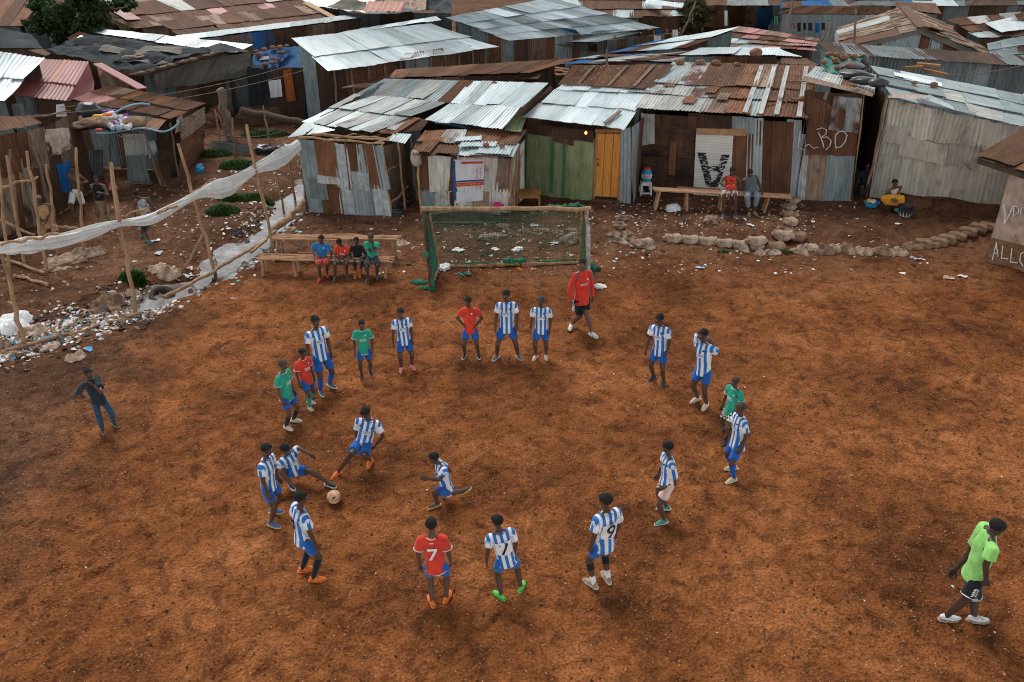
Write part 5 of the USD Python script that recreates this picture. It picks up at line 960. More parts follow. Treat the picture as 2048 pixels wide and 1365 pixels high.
for n_, c_ in dict(jersey_blue=(.018, .15, .46), shorts_blue=(.014, .105, .38), shorts_navy=(.012, .03, .16), red=(.56, .045, .024), red_jacket=(.55, .036, .022), green=(.02, .31, .20), lime=(.26, .60, .15), black=(.010, .012, .015), navy=(.016, .024, .034), jeans=(.022, .07, .12), white=(.68, .68, .68), cream=(.62, .55, .46), sock_blue=(.01, .07, .33), sock_teal=(.02, .26, .21), tee_blue=(.02, .14, .37), orange=(.62, .14, .03), shorts_red=(.45, .035, .025), olive=(.05, .07, .035), tan=(.38, .22, .11), khaki=(.22, .15, .07), salmon=(.62, .20, .12), grey=(.10, .12, .14), greyblue=(.15, .20, .25), yellow_cloth=(.68, .30, .02), tank_white=(.55, .47, .44), teal_cloth=(.02, .25, .26), pink=(.68, .16, .20), pale_pink=(.66, .48, .42)).items(): cloth('wear_' + n_, c_)
for n_, c_ in dict(cream=(.62, .50, .40), grey=(.13, .12, .11), dark=(.022, .022, .025), pink=(.70, .22, .25), white=(.62, .64, .64), orange=(.70, .17, .04), green=(.10, .55, .10), blue=(.06, .12, .32), tan=(.34, .25, .18), teal=(.05, .26, .22), brown=(.10, .06, .04), red=(.55, .09, .07), whitegold=(.6, .45, .22)).items(): soft_mat('shoe_' + n_, tuple(x * .8 for x in c_), tuple(min(.85, x * 1.1) for x in c_), 14, rough=.6, spec=.35)
def pat_mat(name, base, line, freq=None, phase=0.0, width=.0, yoke=None, band=None):
    """Football shirt: upright stripes on the trunk, plain sleeves with one stripe along the top; pat = (across, up, sleeve), measured on the body."""
    nodes = {'a': ('attribute', {'attribute': 'pat'}), 's': ('separate_xyz', {}), 'f': ('math', {'math_type': 'multiply_add', 'value2': freq, 'value3': phase}), 'sn': ('math', {'math_type': 'sine'}), 'st': ('math', {'math_type': 'greater_than', 'value2': width}),
             'ab': ('math', {'math_type': 'absolute'}), 'sl': ('math', {'math_type': 'less_than', 'value2': .017}), 'sg': ('math', {'math_type': 'greater_than', 'value2': .5}), 'm': ('mix_float', {}),
             'tc': ('texture_coordinate', {}), 'n': ('noise_texture', {'scale': 9.0, 'detail': 3.0}), 'r': ('rgb_ramp', {'ramp': [(.3, (.78, .78, .78)), (.7, (1.06, 1.06, 1.06))]}),
             'c': ('mix_color', {'a': base, 'b': line}), 'x': ('mix_color', {'blend_type': 'multiply', 'fac': 1.0, 'use_clamp': False}), 'p': ('principled_bsdf', {'roughness': .85, 'specular_ior_level': .2, 'sheen_weight': .1})}
    return mat(name, nodes, [('a.vector', 's.vector'), ('s.x', 'f.value1'), ('f.value', 'sn.value1'), ('sn.value', 'st.value1'), ('s.x', 'ab.value1'), ('ab.value', 'sl.value1'), ('s.z', 'sg.value1'), ('sg.value', 'm.fac'), ('st.value', 'm.a'), ('sl.value', 'm.b'), ('m.result', 'c.fac'), ('tc.object', 'n.vector'), ('n.fac', 'r.fac'), ('c.result', 'x.a'), ('r.color', 'x.b'), ('x.result', 'p.base_color')])
pat_mat('jersey_stripes', (.70, .70, .70), (.018, .15, .46), 2 * math.pi / .062, math.pi / 2, .0)
mat('jersey_multicolour', {'tc': ('texture_coordinate', {}), 'v': ('voronoi_texture', {'scale': 26.0}), 'h': ('hsv', {'saturation': 1.3, 'value': .7}), 'p': ('principled_bsdf', {'roughness': .9})}, [('tc.object', 'v.vector'), ('v.color', 'h.color'), ('h.color', 'p.base_color')])
mat('check_cloth', {'tc': ('texture_coordinate', {}), 'c': ('checker_texture', {'scale': 22.0, 'color1': (.02, .02, .02), 'color2': (.65, .65, .65)}), 'p': ('principled_bsdf', {'roughness': .9})}, [('tc.object', 'c.vector'), ('c.color', 'p.base_color')])
mat('print_skirt', {'tc': ('texture_coordinate', {}), 'v': ('voronoi_texture', {'scale': 6.0}), 'r': ('rgb_ramp', {'ramp': [(.0, (.6, .35, .02)), (.35, (.03, .3, .32)), (.7, (.02, .22, .26))], 'interpolate': False}), 'p': ('principled_bsdf', {'roughness': .9})}, [('tc.object', 'v.vector'), ('v.distance', 'r.fac'), ('r.color', 'p.base_color')])
mat('diaper_print', {'tc': ('texture_coordinate', {}), 'v': ('voronoi_texture', {'scale': 22.0}), 'h': ('hsv', {'saturation': .8, 'value': .8}), 'p': ('principled_bsdf', {'roughness': .9})}, [('tc.object', 'v.vector'), ('v.color', 'h.color'), ('h.color', 'p.base_color')])

def decal(v, f, T, path, name, flat, origin, right, up, normal, m, off=.007, h=1.4, R2=.016):
    """Print laid over cloth: the flat mesh (x right, y up, metres) takes its depth from the cloth below it."""
    fv, ff, _ = meshkit.arrays(flat)
    for _ in range(2):
        fv, ff = trimesh.remesh.subdivide(fv, ff)
    p = origin + fv[:, :1] * right + fv[:, 1:2] * up; x = np.stack([(v - origin) @ right, (v - origin) @ up], 1); dep = (v - origin) @ normal
    q = np.stack([fv[:, 0], fv[:, 1]], 1); o = np.empty(len(q))
    ok = dep > np.median(dep) if len(dep) else dep > -9
    xs, ds = x[dep > 0], dep[dep > 0]
    for i, k in enumerate(q):
        d = np.linalg.norm(xs - k, axis=1); w = np.exp(-(d / R2) ** 2); o[i] = (w * ds).sum() / w.sum() if w.sum() > 1e-6 else ds[d.argmin()]
    return T.part(name, (p + normal * (o + off + .012)[:, None], ff), LOOK[m], parent=path)
GLYPH = {c: meshkit.text_mesh(c, 1.0, .001, bold=True) for c in '79'}
def glyph(c, height):
    v, f, _ = meshkit.arrays(GLYPH[c]); keep = np.all(v[f][:, :, 2] > .0005, axis=1); f = f[keep]; used = np.unique(f); rm = np.full(len(v), -1); rm[used] = np.arange(len(used))
    v = v[used] * V(height, height, 0); v[:, 0] -= (v[:, 0].max() + v[:, 0].min()) / 2; return v, rm[f]
def rect(w, h_, x=0, y=0): return np.array([[x - w / 2, y - h_ / 2, 0], [x + w / 2, y - h_ / 2, 0], [x + w / 2, y + h_ / 2, 0], [x - w / 2, y + h_ / 2, 0]], float), np.array([[0, 1, 2], [0, 2, 3]])

def person(label, feet, head, yaw=0.0, look=None, nod=8, kid=True, h=None, skin='skin_dark', hair='hair_black', shirt=None, shirt_m=None, sleeve=.62, hem=-.20, shorts='wear_shorts_blue', leg=.62, sock=None, sock_len=.85, shoe='shoe_grey', sole='shoe_white', hands=(None, None), elbows=(None, None), J=None, group=None, number=None, chest=None, trim=None, foot_yaw=(12, -12), girth=.94, lower='shorts', collar=True, seat=None, hand_kind='open', cat='person', knee_dir=None, flatfoot=(True, True), extra=None, baggy=1.0, dy=0.0, band=None, loose=1.0):
    """feet: pixels of the left and right sole; head: pixel of the crown. J overrides joints with (pixel x, pixel y, metres behind the feet). yaw 0 faces the viewer, 90 the right of the picture."""
    J = dict(J or {}); w = lambda k: RY(J[k][0], J[k][1], by + J[k][2]) if len(J[k]) == 3 else None
    FL, FR = (P(*q) if len(q) == 2 else R(*q) for q in feet)
    B = (FL + FR) / 2; by = B[1]
    for F_ in (FL, FR): F_[2] = max(F_[2], float(foot_z(F_[0], F_[1]))) if True else 0
    B[2] = (FL[2] + FR[2]) / 2
    a = math.radians(yaw); Fw = V(math.sin(a), -math.cos(a), 0); Sd = V(math.cos(a), math.sin(a), 0); Up = V(0, 0, 1)
    crown = RY(head[0], head[1], by + dy + (J['head'][2] if 'head' in J and len(J['head']) == 3 else 0))
    if h is None: h = crown[2] - B[2]
    hs = .98 if not kid else 1.05                                         # a child's head is larger in proportion
    d = crown - B; d[2] = 0
    leg_len = .47 * h; spread = np.linalg.norm((FL - FR)[:2])
    hipz = math.sqrt(max((leg_len) ** 2 - (spread / 2) ** 2, .01)) + .035 * h - (.01 * h)
    pelvis = w('pelvis') if 'pelvis' in J else B + d * .45 + V(0, 0, hipz)
    hd_r = .0625 * h * hs
    neck = w('neck') if 'neck' in J else crown - V(0, 0, hd_r * 2.78) - Fw * .012 * h
    tl = np.linalg.norm(neck - pelvis); want = .335 * h
    T_ = unit(neck - pelvis)
    if 'neck' not in J: neck = pelvis + T_ * min(max(tl, want * .88), want * 1.12)
    S_ = Sd - (Sd @ T_) * T_
    if 'shoulders' in J: ta = math.radians(J['shoulders']); S_ = V(math.cos(ta), math.sin(ta), 0); S_ = S_ - (S_ @ T_) * T_
    S_ = unit(S_); Fr = np.cross(T_, S_); Fr = -Fr if Fr @ Fw < 0 and 'shoulders' not in J else Fr
    if 'shoulders' in J and Fr @ V(math.sin(ta), -math.cos(ta), 0) < 0: Fr = -Fr
    hipS = Sd
    g = girth
    hipL, hipR = pelvis + hipS * .056 * h * g - T_ * .02 * h, pelvis - hipS * .056 * h * g - T_ * .02 * h
    shL, shR = neck + S_ * .105 * h * (.96 if kid else 1.08) - T_ * .035 * h, neck - S_ * .105 * h * (.96 if kid else 1.08) - T_ * .035 * h
    ankH = .042 * h
    anks, knees, toes, fdirs = [], [], [], []
    for i, (F_, hp, sg) in enumerate(((FL, hipL, 1), (FR, hipR, -1))):
        k = 'LR'[i]; fy = math.radians(yaw + foot_yaw[i]); fd = V(math.sin(fy), -math.cos(fy), 0)
        if 'toe' + k in J: fd = unit(w('toe' + k) - F_)
        ank = w('ank' + k) if 'ank' + k in J else F_ + V(0, 0, ankH)
        kd = Fw * 1.0 + hipS * sg * .25 if knee_dir is None else np.asarray(knee_dir[i], float)
        kn = w('knee' + k) if 'knee' + k in J else None
        if kn is None: kn, ank = ik(hp, ank, .235 * h, .225 * h, kd)
        anks.append(ank); knees.append(kn); fdirs.append(fd)
    arms = []
    for i, (s0, sg) in enumerate(((shL, 1), (shR, -1))):
        k = 'LR'[i]; t = hands[i]; l1, l2 = .165 * h, .150 * h
        if t is None: wr = s0 - Up * .305 * h + S_ * sg * (.035 + .012 * i) * h + Fr * (.025 + .02 * i) * h
        elif t == 'hip': wr = pelvis + hipS * sg * .088 * h + T_ * .055 * h + Fw * .02 * h
        elif len(t) == 3 and isinstance(t, tuple): wr = RY(t[0], t[1], by + t[2])
        else: wr = s0 + Fr * t[0] * h + S_ * sg * t[1] * h + Up * t[2] * h
        if 'elb' + k in J: el = w('elb' + k); wr = el + unit(wr - el) * l2
        else:
            pl = elbows[i]; pl = (-Fr * .8 + S_ * sg * .5 - Up * .3) if pl is None else Fr * pl[0] + S_ * sg * pl[1] + Up * pl[2]
            if t == 'hip': pl = S_ * sg - Fr * .3
            el, wr = ik(s0, wr, l1, l2, pl)
        arms.append((s0, el, wr))
    ly = math.radians(yaw if look is None else look); Hf = V(math.sin(ly), -math.cos(ly), 0); nd = math.radians(nod)
    Hn = unit(Hf * math.cos(nd) - Up * math.sin(nd)); Hu = unit(Up * math.cos(nd) + Hf * math.sin(nd)); Hs = np.cross(Hu, Hn) * 1.0; Hs = -Hs if Hs @ V(math.cos(ly), math.sin(ly), 0) < 0 else Hs
    hc = neck + T_ * (.035 * h) + Hu * hd_r * 1.28 + Hn * .012 * h
    if 'head' in J: hc = w('head')
    hp_ = lambda f, s, u: hc + Hn * f * hd_r + Hs * s * hd_r + Hu * u * hd_r
    # -- the body, one skin
    r = lambda x: x * h * g
    ms = []
    for i in range(2):
        hp, kn, an = (hipL, hipR)[i], knees[i], anks[i]
        ms += [hull(sph(hp, r(.048)), sph(hp + (kn - hp) * .5, r(.044)), sph(kn, r(.034))), hull(sph(kn, r(.034)), sph(kn + (an - kn) * .32 - unit(np.cross(np.cross(an - kn, fdirs[i]), an - kn)) * .006 * h * 0, r(.034)), sph(an, r(.021))), hull(sph(an, r(.022), 10), sph(an + fdirs[i] * .075 * h - (V(0, 0, ankH * .68) if flatfoot[i] else 0), r(.011 if shoe else .016), 10), sph(an - fdirs[i] * .015 * h - (V(0, 0, ankH * .55) if flatfoot[i] else 0), r(.016), 10))]
    at = lambda u, s, f: pelvis + T_ * u * np.linalg.norm(neck - pelvis) + S_ * s * h + Fr * f * h
    ms += [hull(sph(hipL, r(.046)), sph(hipR, r(.046)), sph(at(.32, .034, 0), r(.045)), sph(at(.32, -.034, 0), r(.045))), hull(sph(at(.32, .034, 0), r(.045)), sph(at(.32, -.034, 0), r(.045)), sph(at(.72, .044, 0), r(.048)), sph(at(.72, -.044, 0), r(.048))), hull(sph(at(.72, .044, 0), r(.048)), sph(at(.72, -.044, 0), r(.048)), sph(shL, r(.028)), sph(shR, r(.028)), sph(neck, r(.028))),
           hull(sph(neck - T_ * .01 * h, r(.034), 12), sph(hc - Hu * hd_r * .6, r(.030), 12))]
    for s0, el, wr in arms: ms += [hull(sph(s0, r(.030)), sph(el, r(.0225))), hull(sph(el, r(.024)), sph(el + (wr - el) * .3, r(.024)), sph(wr, r(.016)))]
    ms += [hull(sph(hp_(-.24, 0, .30), hd_r * .77), sph(hp_(.26, 0, .28), hd_r * .66), sph(hp_(.44, 0, -.62), hd_r * .36, 10), sph(hp_(.14, .26, -.5), hd_r * .36, 10), sph(hp_(.14, -.26, -.5), hd_r * .36, 10))]
    body = to_tri(uni(ms), .030 * h, 3)
    extra_ms = [hull(sph(hp_(.88, 0, .05), hd_r * .08, 8), sph(hp_(.98, 0, -.18), hd_r * .14, 8)), hull(sph(hp_(.76, .14, -.50), hd_r * .09, 8), sph(hp_(.76, -.14, -.50), hd_r * .09, 8)), hull(sph(hp_(.80, .28, .22), hd_r * .08, 8), sph(hp_(.80, -.28, .22), hd_r * .08, 8))]
    for sg in (1, -1): extra_ms.append(hull(sph(hp_(-.05, sg * .74, .06), hd_r * .14, 8), sph(hp_(-.08, sg * .78, -.16), hd_r * .10, 8)))
    for i, (s0, el, wr) in enumerate(arms):
        sg = (1, -1)[i]; fz = -unit(wr - el); up_ = Fr if abs(fz @ Fr) < .85 else Up; ty = unit(up_ - (up_ @ fz) * fz); px = np.cross(ty, fz) * 1.0
        px = px if px @ (-S_ * sg) > 0 else -px
        M = np.stack([px, ty, fz], 1) * (.098 * h); hk = hand_kind if isinstance(hand_kind, str) else hand_kind[i]
        M4 = np.hstack([M, wr[:, None]]); extra_ms.append(HANDS[hk].transform(M4))
    mb = m3.Manifold(m3.Mesh(np.asarray(body.vertices, np.float32), np.asarray(body.faces, np.uint32)))
    try:
        full = uni([mb] + extra_ms); assert full.num_tri() > 100
    except Exception: full = None
    name = 'person'
    T = Thing(name, label, cat, B, group)
    T.part('body', full if full is not None else cat_mesh([body] + extra_ms), LOOK[skin], smooth=60)
    for sg in (1, -1): T.part('eye', sph(hp_(.80, sg * .26, .06), hd_r * .10, 8), LOOK['eye_white'])
    if hair:
        hm = hull(sph(hp_(-.25, 0, .31), hd_r * .80), sph(hp_(.25, 0, .29), hd_r * .69)).trim_by_plane([float(x) for x in unit(Hu * 1.0 - Hn * .75)], float(unit(Hu - Hn * .75) @ hp_(0, 0, .02)))
        ht = to_tri(hm, .015, 1); v = np.array(ht.vertices); v = v + unit(v - hp_(0, 0, .2))[:, :] * 0 if False else v
        T.part('hair', ht, LOOK[hair], smooth=60)
    TL = np.linalg.norm(neck - pelvis)
    shirt_v = None
    b = baggy
    if shirt:
        rg_ = lambda t, ra, rb, ax=T_, sa=S_, fa=Fr: ring(pelvis + T_ * t * TL, sa, fa, ra * h * g, rb * h * g)
        H2 = unit(hipS - (hipS @ T_) * T_)
        hemr = ring(pelvis + T_ * hem * TL, H2, np.cross(T_, H2), .108 * h * g * b, .090 * h * g * b); wst = rg_(.22, .094 * b, .072 * b); ch = rg_(.72, .104, .074); top = rg_(.95, .092, .048); nk = rg_(1.03, .042, .042)
        sm = [hullpts(np.vstack([hemr, wst])), hullpts(np.vstack([wst, ch])), hullpts(np.vstack([ch, top])), hullpts(np.vstack([top, nk]))]
        ends = []
        for i, (s0, el, wr) in enumerate(arms):
            sg = (1, -1)[i]
            if sleeve <= 0: continue
            ax = unit(el - s0); a1, b1, _ = frame(ax, Fr)
            if sleeve <= 1: e = s0 + (el - s0) * sleeve; er = ring(e, a1, b1, .051 * h * g * b, .051 * h * g * b, 14); sm.append(hull(sph(s0 - T_ * .004 * h, .047 * h * g, 12), sph(s0 - S_ * sg * .03 * h, .046 * h * g, 12), hullpts(np.vstack([er, er + ax * 1e-3])))); ends.append((e, a1, b1, .051 * h * g * b))
            else: sm += [hull(sph(s0 - S_ * sg * .015 * h, .045 * h * g, 12), sph(el, .034 * h * g, 12)), hull(sph(el, .034 * h * g, 12), sph(wr, .027 * h * g, 12))]
        if sleeve <= 0: sm = sm[:3] + [hullpts(np.vstack([rg_(.9, .07, .048), rg_(1.0, .05, .045)]))]
        st = to_tri(uni(sm), .022 * h, 3); v = np.array(st.vertices); nn = np.array(st.vertex_normals); sd = int(abs(B[0]) * 977 + abs(B[1]) * 131) % 97
        lim = 1.0; fold = (meshkit.fbm(np.stack([(v - pelvis) @ S_ * 9 / h * 1.4, (v - pelvis) @ T_ * 5 / h * 1.4, (v - pelvis) @ Fr * 9 / h * 1.4], -1) + sd, 3, sd) - .5)
        v = v + nn * (fold * .030 * h)[:, None]
        u_, v_ = (v - pelvis) @ S_ / h, (v - pelvis) @ T_ / TL; s_ = np.zeros(len(v)); us = u_.copy()
        for i, (s0, el, wr) in enumerate(arms):
            ax = unit(el - s0); k = (v - s0) @ ax; off = (v - s0) - k[:, None] * ax; sel = (k > .028 * h) & (np.linalg.norm(off, axis=1) < .066 * h) & (((v - s0) @ S_) * (1, -1)[i] > -.030 * h)
            o_ = (off @ np.cross(ax, unit(np.cross(ax, S_ * (1, -1)[i] - Up * .0)))) if False else off @ Fr; outer = off @ (S_ * (1, -1)[i]) - 0 * k
            s_[sel] = 1; us[sel] = np.where(outer[sel] > 0, (o_[sel] / h), .05)
        P_ = T.part('jersey' if shirt in ('stripes',) or number else 'shirt', (v, np.array(st.faces)), LOOK[shirt_m or {'stripes': 'jersey_stripes'}.get(shirt, 'wear_' + shirt)], smooth=True, pat=np.stack([us, v_, s_], -1))
        F_ = np.array(st.faces)
        if trim:
            T.part('trim', tube(np.vstack([hemr, hemr[:1]]) + 0 * T_, .0045 * h, 5, cap=False), LOOK[trim], parent=P_)
            for e, a1, b1, rr in ends: c_ = ring(e, a1, b1, rr, rr, 14); T.part('trim', tube(np.vstack([c_, c_[:1]]), .005 * h, 5, cap=False), LOOK[trim], parent=P_)
            c_ = rg_(1.0, .050, .048); T.part('trim', tube(np.vstack([c_, c_[:1]]), .005 * h, 5, cap=False), LOOK[trim], parent=P_)
        if shirt == 'stripes':
            c_ = rg_(1.0, .047, .046); T.part('collar', tube(np.vstack([c_, c_[:1]]), .006 * h, 5, cap=False), LOOK['wear_jersey_blue'], parent=P_)
        if number:
            o = pelvis + T_ * .52 * TL - Fr * 0
            if number[2]: decal(v, F_, T, P_, 'back_panel', rect(.155 * h, .155 * h, 0, .005 * h), o, -S_, T_, -Fr, number[2], .006, h)
            decal(v, F_, T, P_, 'number', (lambda q: (q[0] - V(0, .0 + .055 * h, 0), q[1]))(glyph(number[0], .125 * h)), o, -S_, T_, -Fr, number[1], .011, h)
            if number[0] == '7' and number[1] == 'wear_white': decal(v, F_, T, P_, 'neck_mark', rect(.035 * h, .010 * h, 0, .125 * h), o, -S_, T_, -Fr, 'wear_white', .008, h)
            if number[2]: decal(v, F_, T, P_, 'patch', rect(.03 * h, .03 * h, 0, .095 * h), o, -S_, T_, -Fr, 'wear_jersey_blue', .013, h)
        if chest:
            rr_ = random.Random(sd); o = pelvis + T_ * .55 * TL
            rows = {'lines': 3, 'panel': 2, 'jacket': 2, 'badge': 0}[chest[0]]
            if chest[0] == 'panel': decal(v, F_, T, P_, 'chest_panel', rect(.105 * h, .05 * h, 0, .015 * h), o, S_, T_, Fr, 'wear_white', .006, h)
            for j in range(rows):                                          # sponsor print, too small to read
                x = -.045 * h
                while x < .045 * h:
                    wd = rr_.uniform(.006, .012) * h; decal(v, F_, T, P_, 'print', rect(wd, .010 * h, x + wd / 2, (.03 - .017 * j) * h * 1.0), o, S_, T_, Fr, chest[1], .010, h); x += wd + .004 * h
            decal(v, F_, T, P_, 'badge', rect(.020 * h, .022 * h, .045 * h, .085 * h), o, S_, T_, Fr, chest[2] if len(chest) > 2 else chest[1], .009, h)
    if lower:
        H2 = unit(hipS - (hipS @ T_) * T_); F2 = np.cross(T_, H2); F2 = F2 if F2 @ Fw > 0 else -F2
        wr_ = ring(pelvis + T_ * .20 * TL, H2, F2, .078 * h * g, .062 * h * g); hr_ = ring(pelvis - T_ * .02 * TL, H2, F2, .090 * h * g, .072 * h * g); lm = [hullpts(np.vstack([wr_, hr_]))]
        cuffs = []
        if lower == 'wrap': lm += [hull(sph(hipL, .062 * h, 12), sph(hipR, .062 * h, 12), *[sph(k_ - Up * .02 * h, .052 * h, 12) for k_ in knees]), hull(*[sph(k_, .054 * h, 12) for k_ in knees], *[sph(k_ * .6 + a_ * .4 + Fw * .02 * h, .05 * h, 12) for k_, a_ in zip(knees, anks)])]
        elif lower == 'skirt':
            e = pelvis + (-Up) * leg * .48 * h; hb = ring(e + Fw * .0, H2, V(Fw[0], Fw[1], 0), .125 * h * g, .105 * h * g); lm.append(hullpts(np.vstack([hr_, hb])))
        else:
            for i in range(2):
                hp, kn, an = (hipL, hipR)[i], knees[i], anks[i]; ax = unit(kn - hp); a1, b1, _ = frame(ax, Fw); rr = (.060 if lower == 'shorts' else .052) * h * g * loose
                f_ = min(leg, 1.0); e = hp + (kn - hp) * f_; er = ring(e, a1, b1, rr * (1 if lower == 'shorts' else .86), rr * (1 if lower == 'shorts' else .86), 16)
                lm += [hullpts(np.vstack([ring(hp, a1, b1, rr, rr, 16), er])), hull(sph(hp, rr, 12), sph(pelvis + H2 * (1, -1)[i] * .03 * h, rr * .95, 12))]; cuffs.append((er, e))
                if leg > 1.0: e2 = kn + (an - kn) * (leg - 1) / 1.0; a2, b2, _ = frame(unit(an - kn), Fw); lm += [hull(sph(kn, rr * .86, 12), hullpts(np.vstack([ring(e2, a2, b2, .036 * h, .036 * h, 14), ring(e2 + unit(an - kn) * .001, a2, b2, .036 * h, .036 * h, 14)])))]
        lt = to_tri(uni(lm), .024 * h, 2); v = np.array(lt.vertices); nn = np.array(lt.vertex_normals); fold = meshkit.fbm(v * V(14, 14, 5), 3, 17) - .5
        L_ = T.part({'shorts': 'shorts', 'pants': 'trousers', 'skirt': 'skirt', 'wrap': 'wrap'}[lower], (v + nn * (fold * .022 * h)[:, None], np.array(lt.faces)), LOOK[shorts], smooth=True)
        if extra == 'chevrons':
            for i in (0, 1):
                hp, kn = (hipL, hipR)[i], knees[i]
                for j in range(4):
                    c = hp + (kn - hp) * (.22 + .11 * j) + hipS * (1, -1)[i] * .064 * h; ax = unit(kn - hp)
                    for s_ in (1, -1): T.part('chevron', plank(c - ax * .010 * h, c + ax * .006 * h + Fw * s_ * .018 * h, .010, .010 * h, hipS), LOOK['wear_white'], parent=L_)
            for er, e in cuffs: T.part('hem_piping', tube(np.vstack([er, er[:1]]), .004 * h, 5, cap=False), LOOK['wear_white'], parent=L_)
        elif extra == 'sidepanel':
            hp, kn = hipR, knees[1]; T.part('side_panel', plank(hp - hipS * .058 * h + T_ * .02 * h, hp + (kn - hp) * .6 - hipS * .060 * h, .012, .07 * h, -hipS), LOOK['wear_white'], parent=L_)
    for i in range(2):
        kn, an = knees[i], anks[i]
        if sock:
            s0 = an + (kn - an) * sock_len; sm_ = hull(sph(s0, r(.0375 if sock_len > .6 else .031), 12), sph(an + (kn - an) * min(sock_len, .62), r(.0385 if sock_len > .5 else .030), 12), sph(an, r(.026), 12)); sm_ = sm_.trim_by_plane([float(x) for x in unit(an - kn)], float(unit(an - kn) @ s0))
            T.part('sock', to_tri(sm_, .03, 1), LOOK[sock], smooth=60)
        if band:
            T.part('leg_band', hullpts(np.vstack([ring(an + (kn - an) * t_, *frame(kn - an)[:2], r(.038), r(.038), 14) for t_ in (.62, .90)])), LOOK[band], smooth=40)
        if shoe:
            fd = fdirs[i]; fu = Up if flatfoot[i] else unit(kn - an); fu = unit(fu - (fu @ fd) * fd); fs = np.cross(fu, fd)
            base = an - fu * (ankH * .72 if not flatfoot[i] else 0); base = base if not flatfoot[i] else V(an[0], an[1], an[2] - ankH + .045 * .155 * h * 1.6)
            sc = .155 * h * 1.52; M = np.stack([fd, fs, fu]) * sc
            sh = T.part('shoe', (np.array(SHOE_UP.vertices) @ M + base, np.array(SHOE_UP.faces)), LOOK[shoe], smooth=50)
            T.part('sole', (np.array(SHOE_SOLE.vertices) @ M + base, np.array(SHOE_SOLE.faces)), LOOK[sole], smooth=30, parent=sh)
    return T
# ================================================================ goal, benches, fence, litter and small things
pr = np.random.default_rng(77)
# ---- the goal
soft_mat('tarp_rag', (.12, .11, .10), (.34, .33, .32), 4, fine=40)
soft_mat('worn_white', (.16, .13, .10), (.50, .47, .42), 5, fine=40)
gl0, gr0 = P(863, 579), P(1181, 572)
gy0 = (gl0[1] + gr0[1]) / 2
tl_, tr_ = at_y(849, 420, gl0[1]), at_y(1173, 419, gr0[1]); bz = (tl_[2] + tr_[2]) / 2
G = Thing('goal', 'wooden pole goal with green wrapped left post and whitewashed right post', 'goal', (gl0 + gr0) / 2)
bl_g, br_g = P(878, 536), P(1162, 529)
G.part('post', pole(gl0 - V(0, 0, .1), tl_ + V(0, 0, .06), .055, .05, 9, .01, pr), LOOK['dark_wood'], smooth=True)
G.part('post', pole(gr0 - V(0, 0, .1), tr_ + V(0, 0, .06), .055, .05, 9, .008, pr), LOOK['worn_white'], smooth=True, label='worn whitewashed right post')
G.part('crossbar', pole(tl_ + V(-.07, -.03, .03), tr_ + V(.1, -.03, .04), .055, .05, 14, .012, pr), LOOK['pole_wood'], smooth=True)
G.part('back_pole', pole(tl_ + V(.08, .1, -.03), bl_g, .035, .03, 7, .02, pr), LOOK['pole_wood'], smooth=True)
G.part('back_pole', pole(tr_ + V(-.1, .1, -.03), br_g, .035, .03, 7, .02, pr), LOOK['pole_wood'], smooth=True)
G.part('ground_bar', pole(bl_g + V(-.05, 0, .05), br_g + V(.05, 0, .05), .04, .04, 9, .02, pr), LOOK['pole_wood'], smooth=True)
G.part('ground_bar', pole(bl_g + V(0, 0, .04), gl0 + V(.02, .05, .04), .04, .04, 5, .01, pr), LOOK['pole_wood'], smooth=True)
G.part('ground_bar', pole(br_g + V(0, 0, .04), gr0 + V(-.02, .05, .04), .04, .04, 5, .01, pr), LOOK['pole_wood'], smooth=True)
soft_mat('net_cord', (.015, .10, .065), (.03, .17, .11), 5, rough=.9); soft_mat('net_bundle', (.012, .09, .055), (.035, .20, .125), 6, rough=.9, bump=.6, fine=30)
def net_panel(q, nu, nv, r, sag=.08, seed=1):
    out = []
    f = lambda u, v: bil(q, u, v) + V(0, 1, -.25) * (sag * np.sin(math.pi * np.asarray(u)) * np.sin(math.pi * np.asarray(v)))[..., None] + .015 * (meshkit.noise(np.stack([np.asarray(u) * 9, np.asarray(v) * 7, np.asarray(u) * 0 + seed], -1), seed)[..., None] - .5)
    for i in range(nu + 1): t = np.linspace(0, 1, 12); out.append(tube(f(t * 0 + i / nu, t), r, 3, False))
    for j in range(nv + 1): t = np.linspace(0, 1, 24); out.append(tube(f(t, t * 0 + j / nv), r, 3, False))
    return cat_mesh(out)
G.part('net', net_panel([bl_g + V(0, 0, .06), br_g + V(0, 0, .06), tr_ + V(0, .05, 0), tl_ + V(0, .05, 0)], 54, 32, .0042, .16), LOOK['net_cord'], kind='stuff')
G.part('net', net_panel([gl0 + V(0, .02, .06), bl_g + V(0, 0, .06), tl_ + V(.05, .12, 0), tl_ + V(0, .02, 0)], 22, 32, .0055, .03, 2), LOOK['net_cord'], kind='stuff')
G.part('net', net_panel([gr0 + V(0, .02, .06), br_g + V(0, 0, .06), tr_ + V(-.05, .12, 0), tr_ + V(0, .02, 0)], 16, 30, .0048, .02, 3), LOOK['net_cord'], kind='stuff')
def bundle(a, b, r, n, seed, sway=.05):
    rg = np.random.default_rng(seed); t = np.linspace(0, 1, n); p = np.asarray(a) + (np.asarray(b) - np.asarray(a)) * t[:, None] + rg.normal(0, sway, (n, 3)) * .5
    return tube(p, r * rg.uniform(.45, 1.35, n), 8, True, .35, rg)
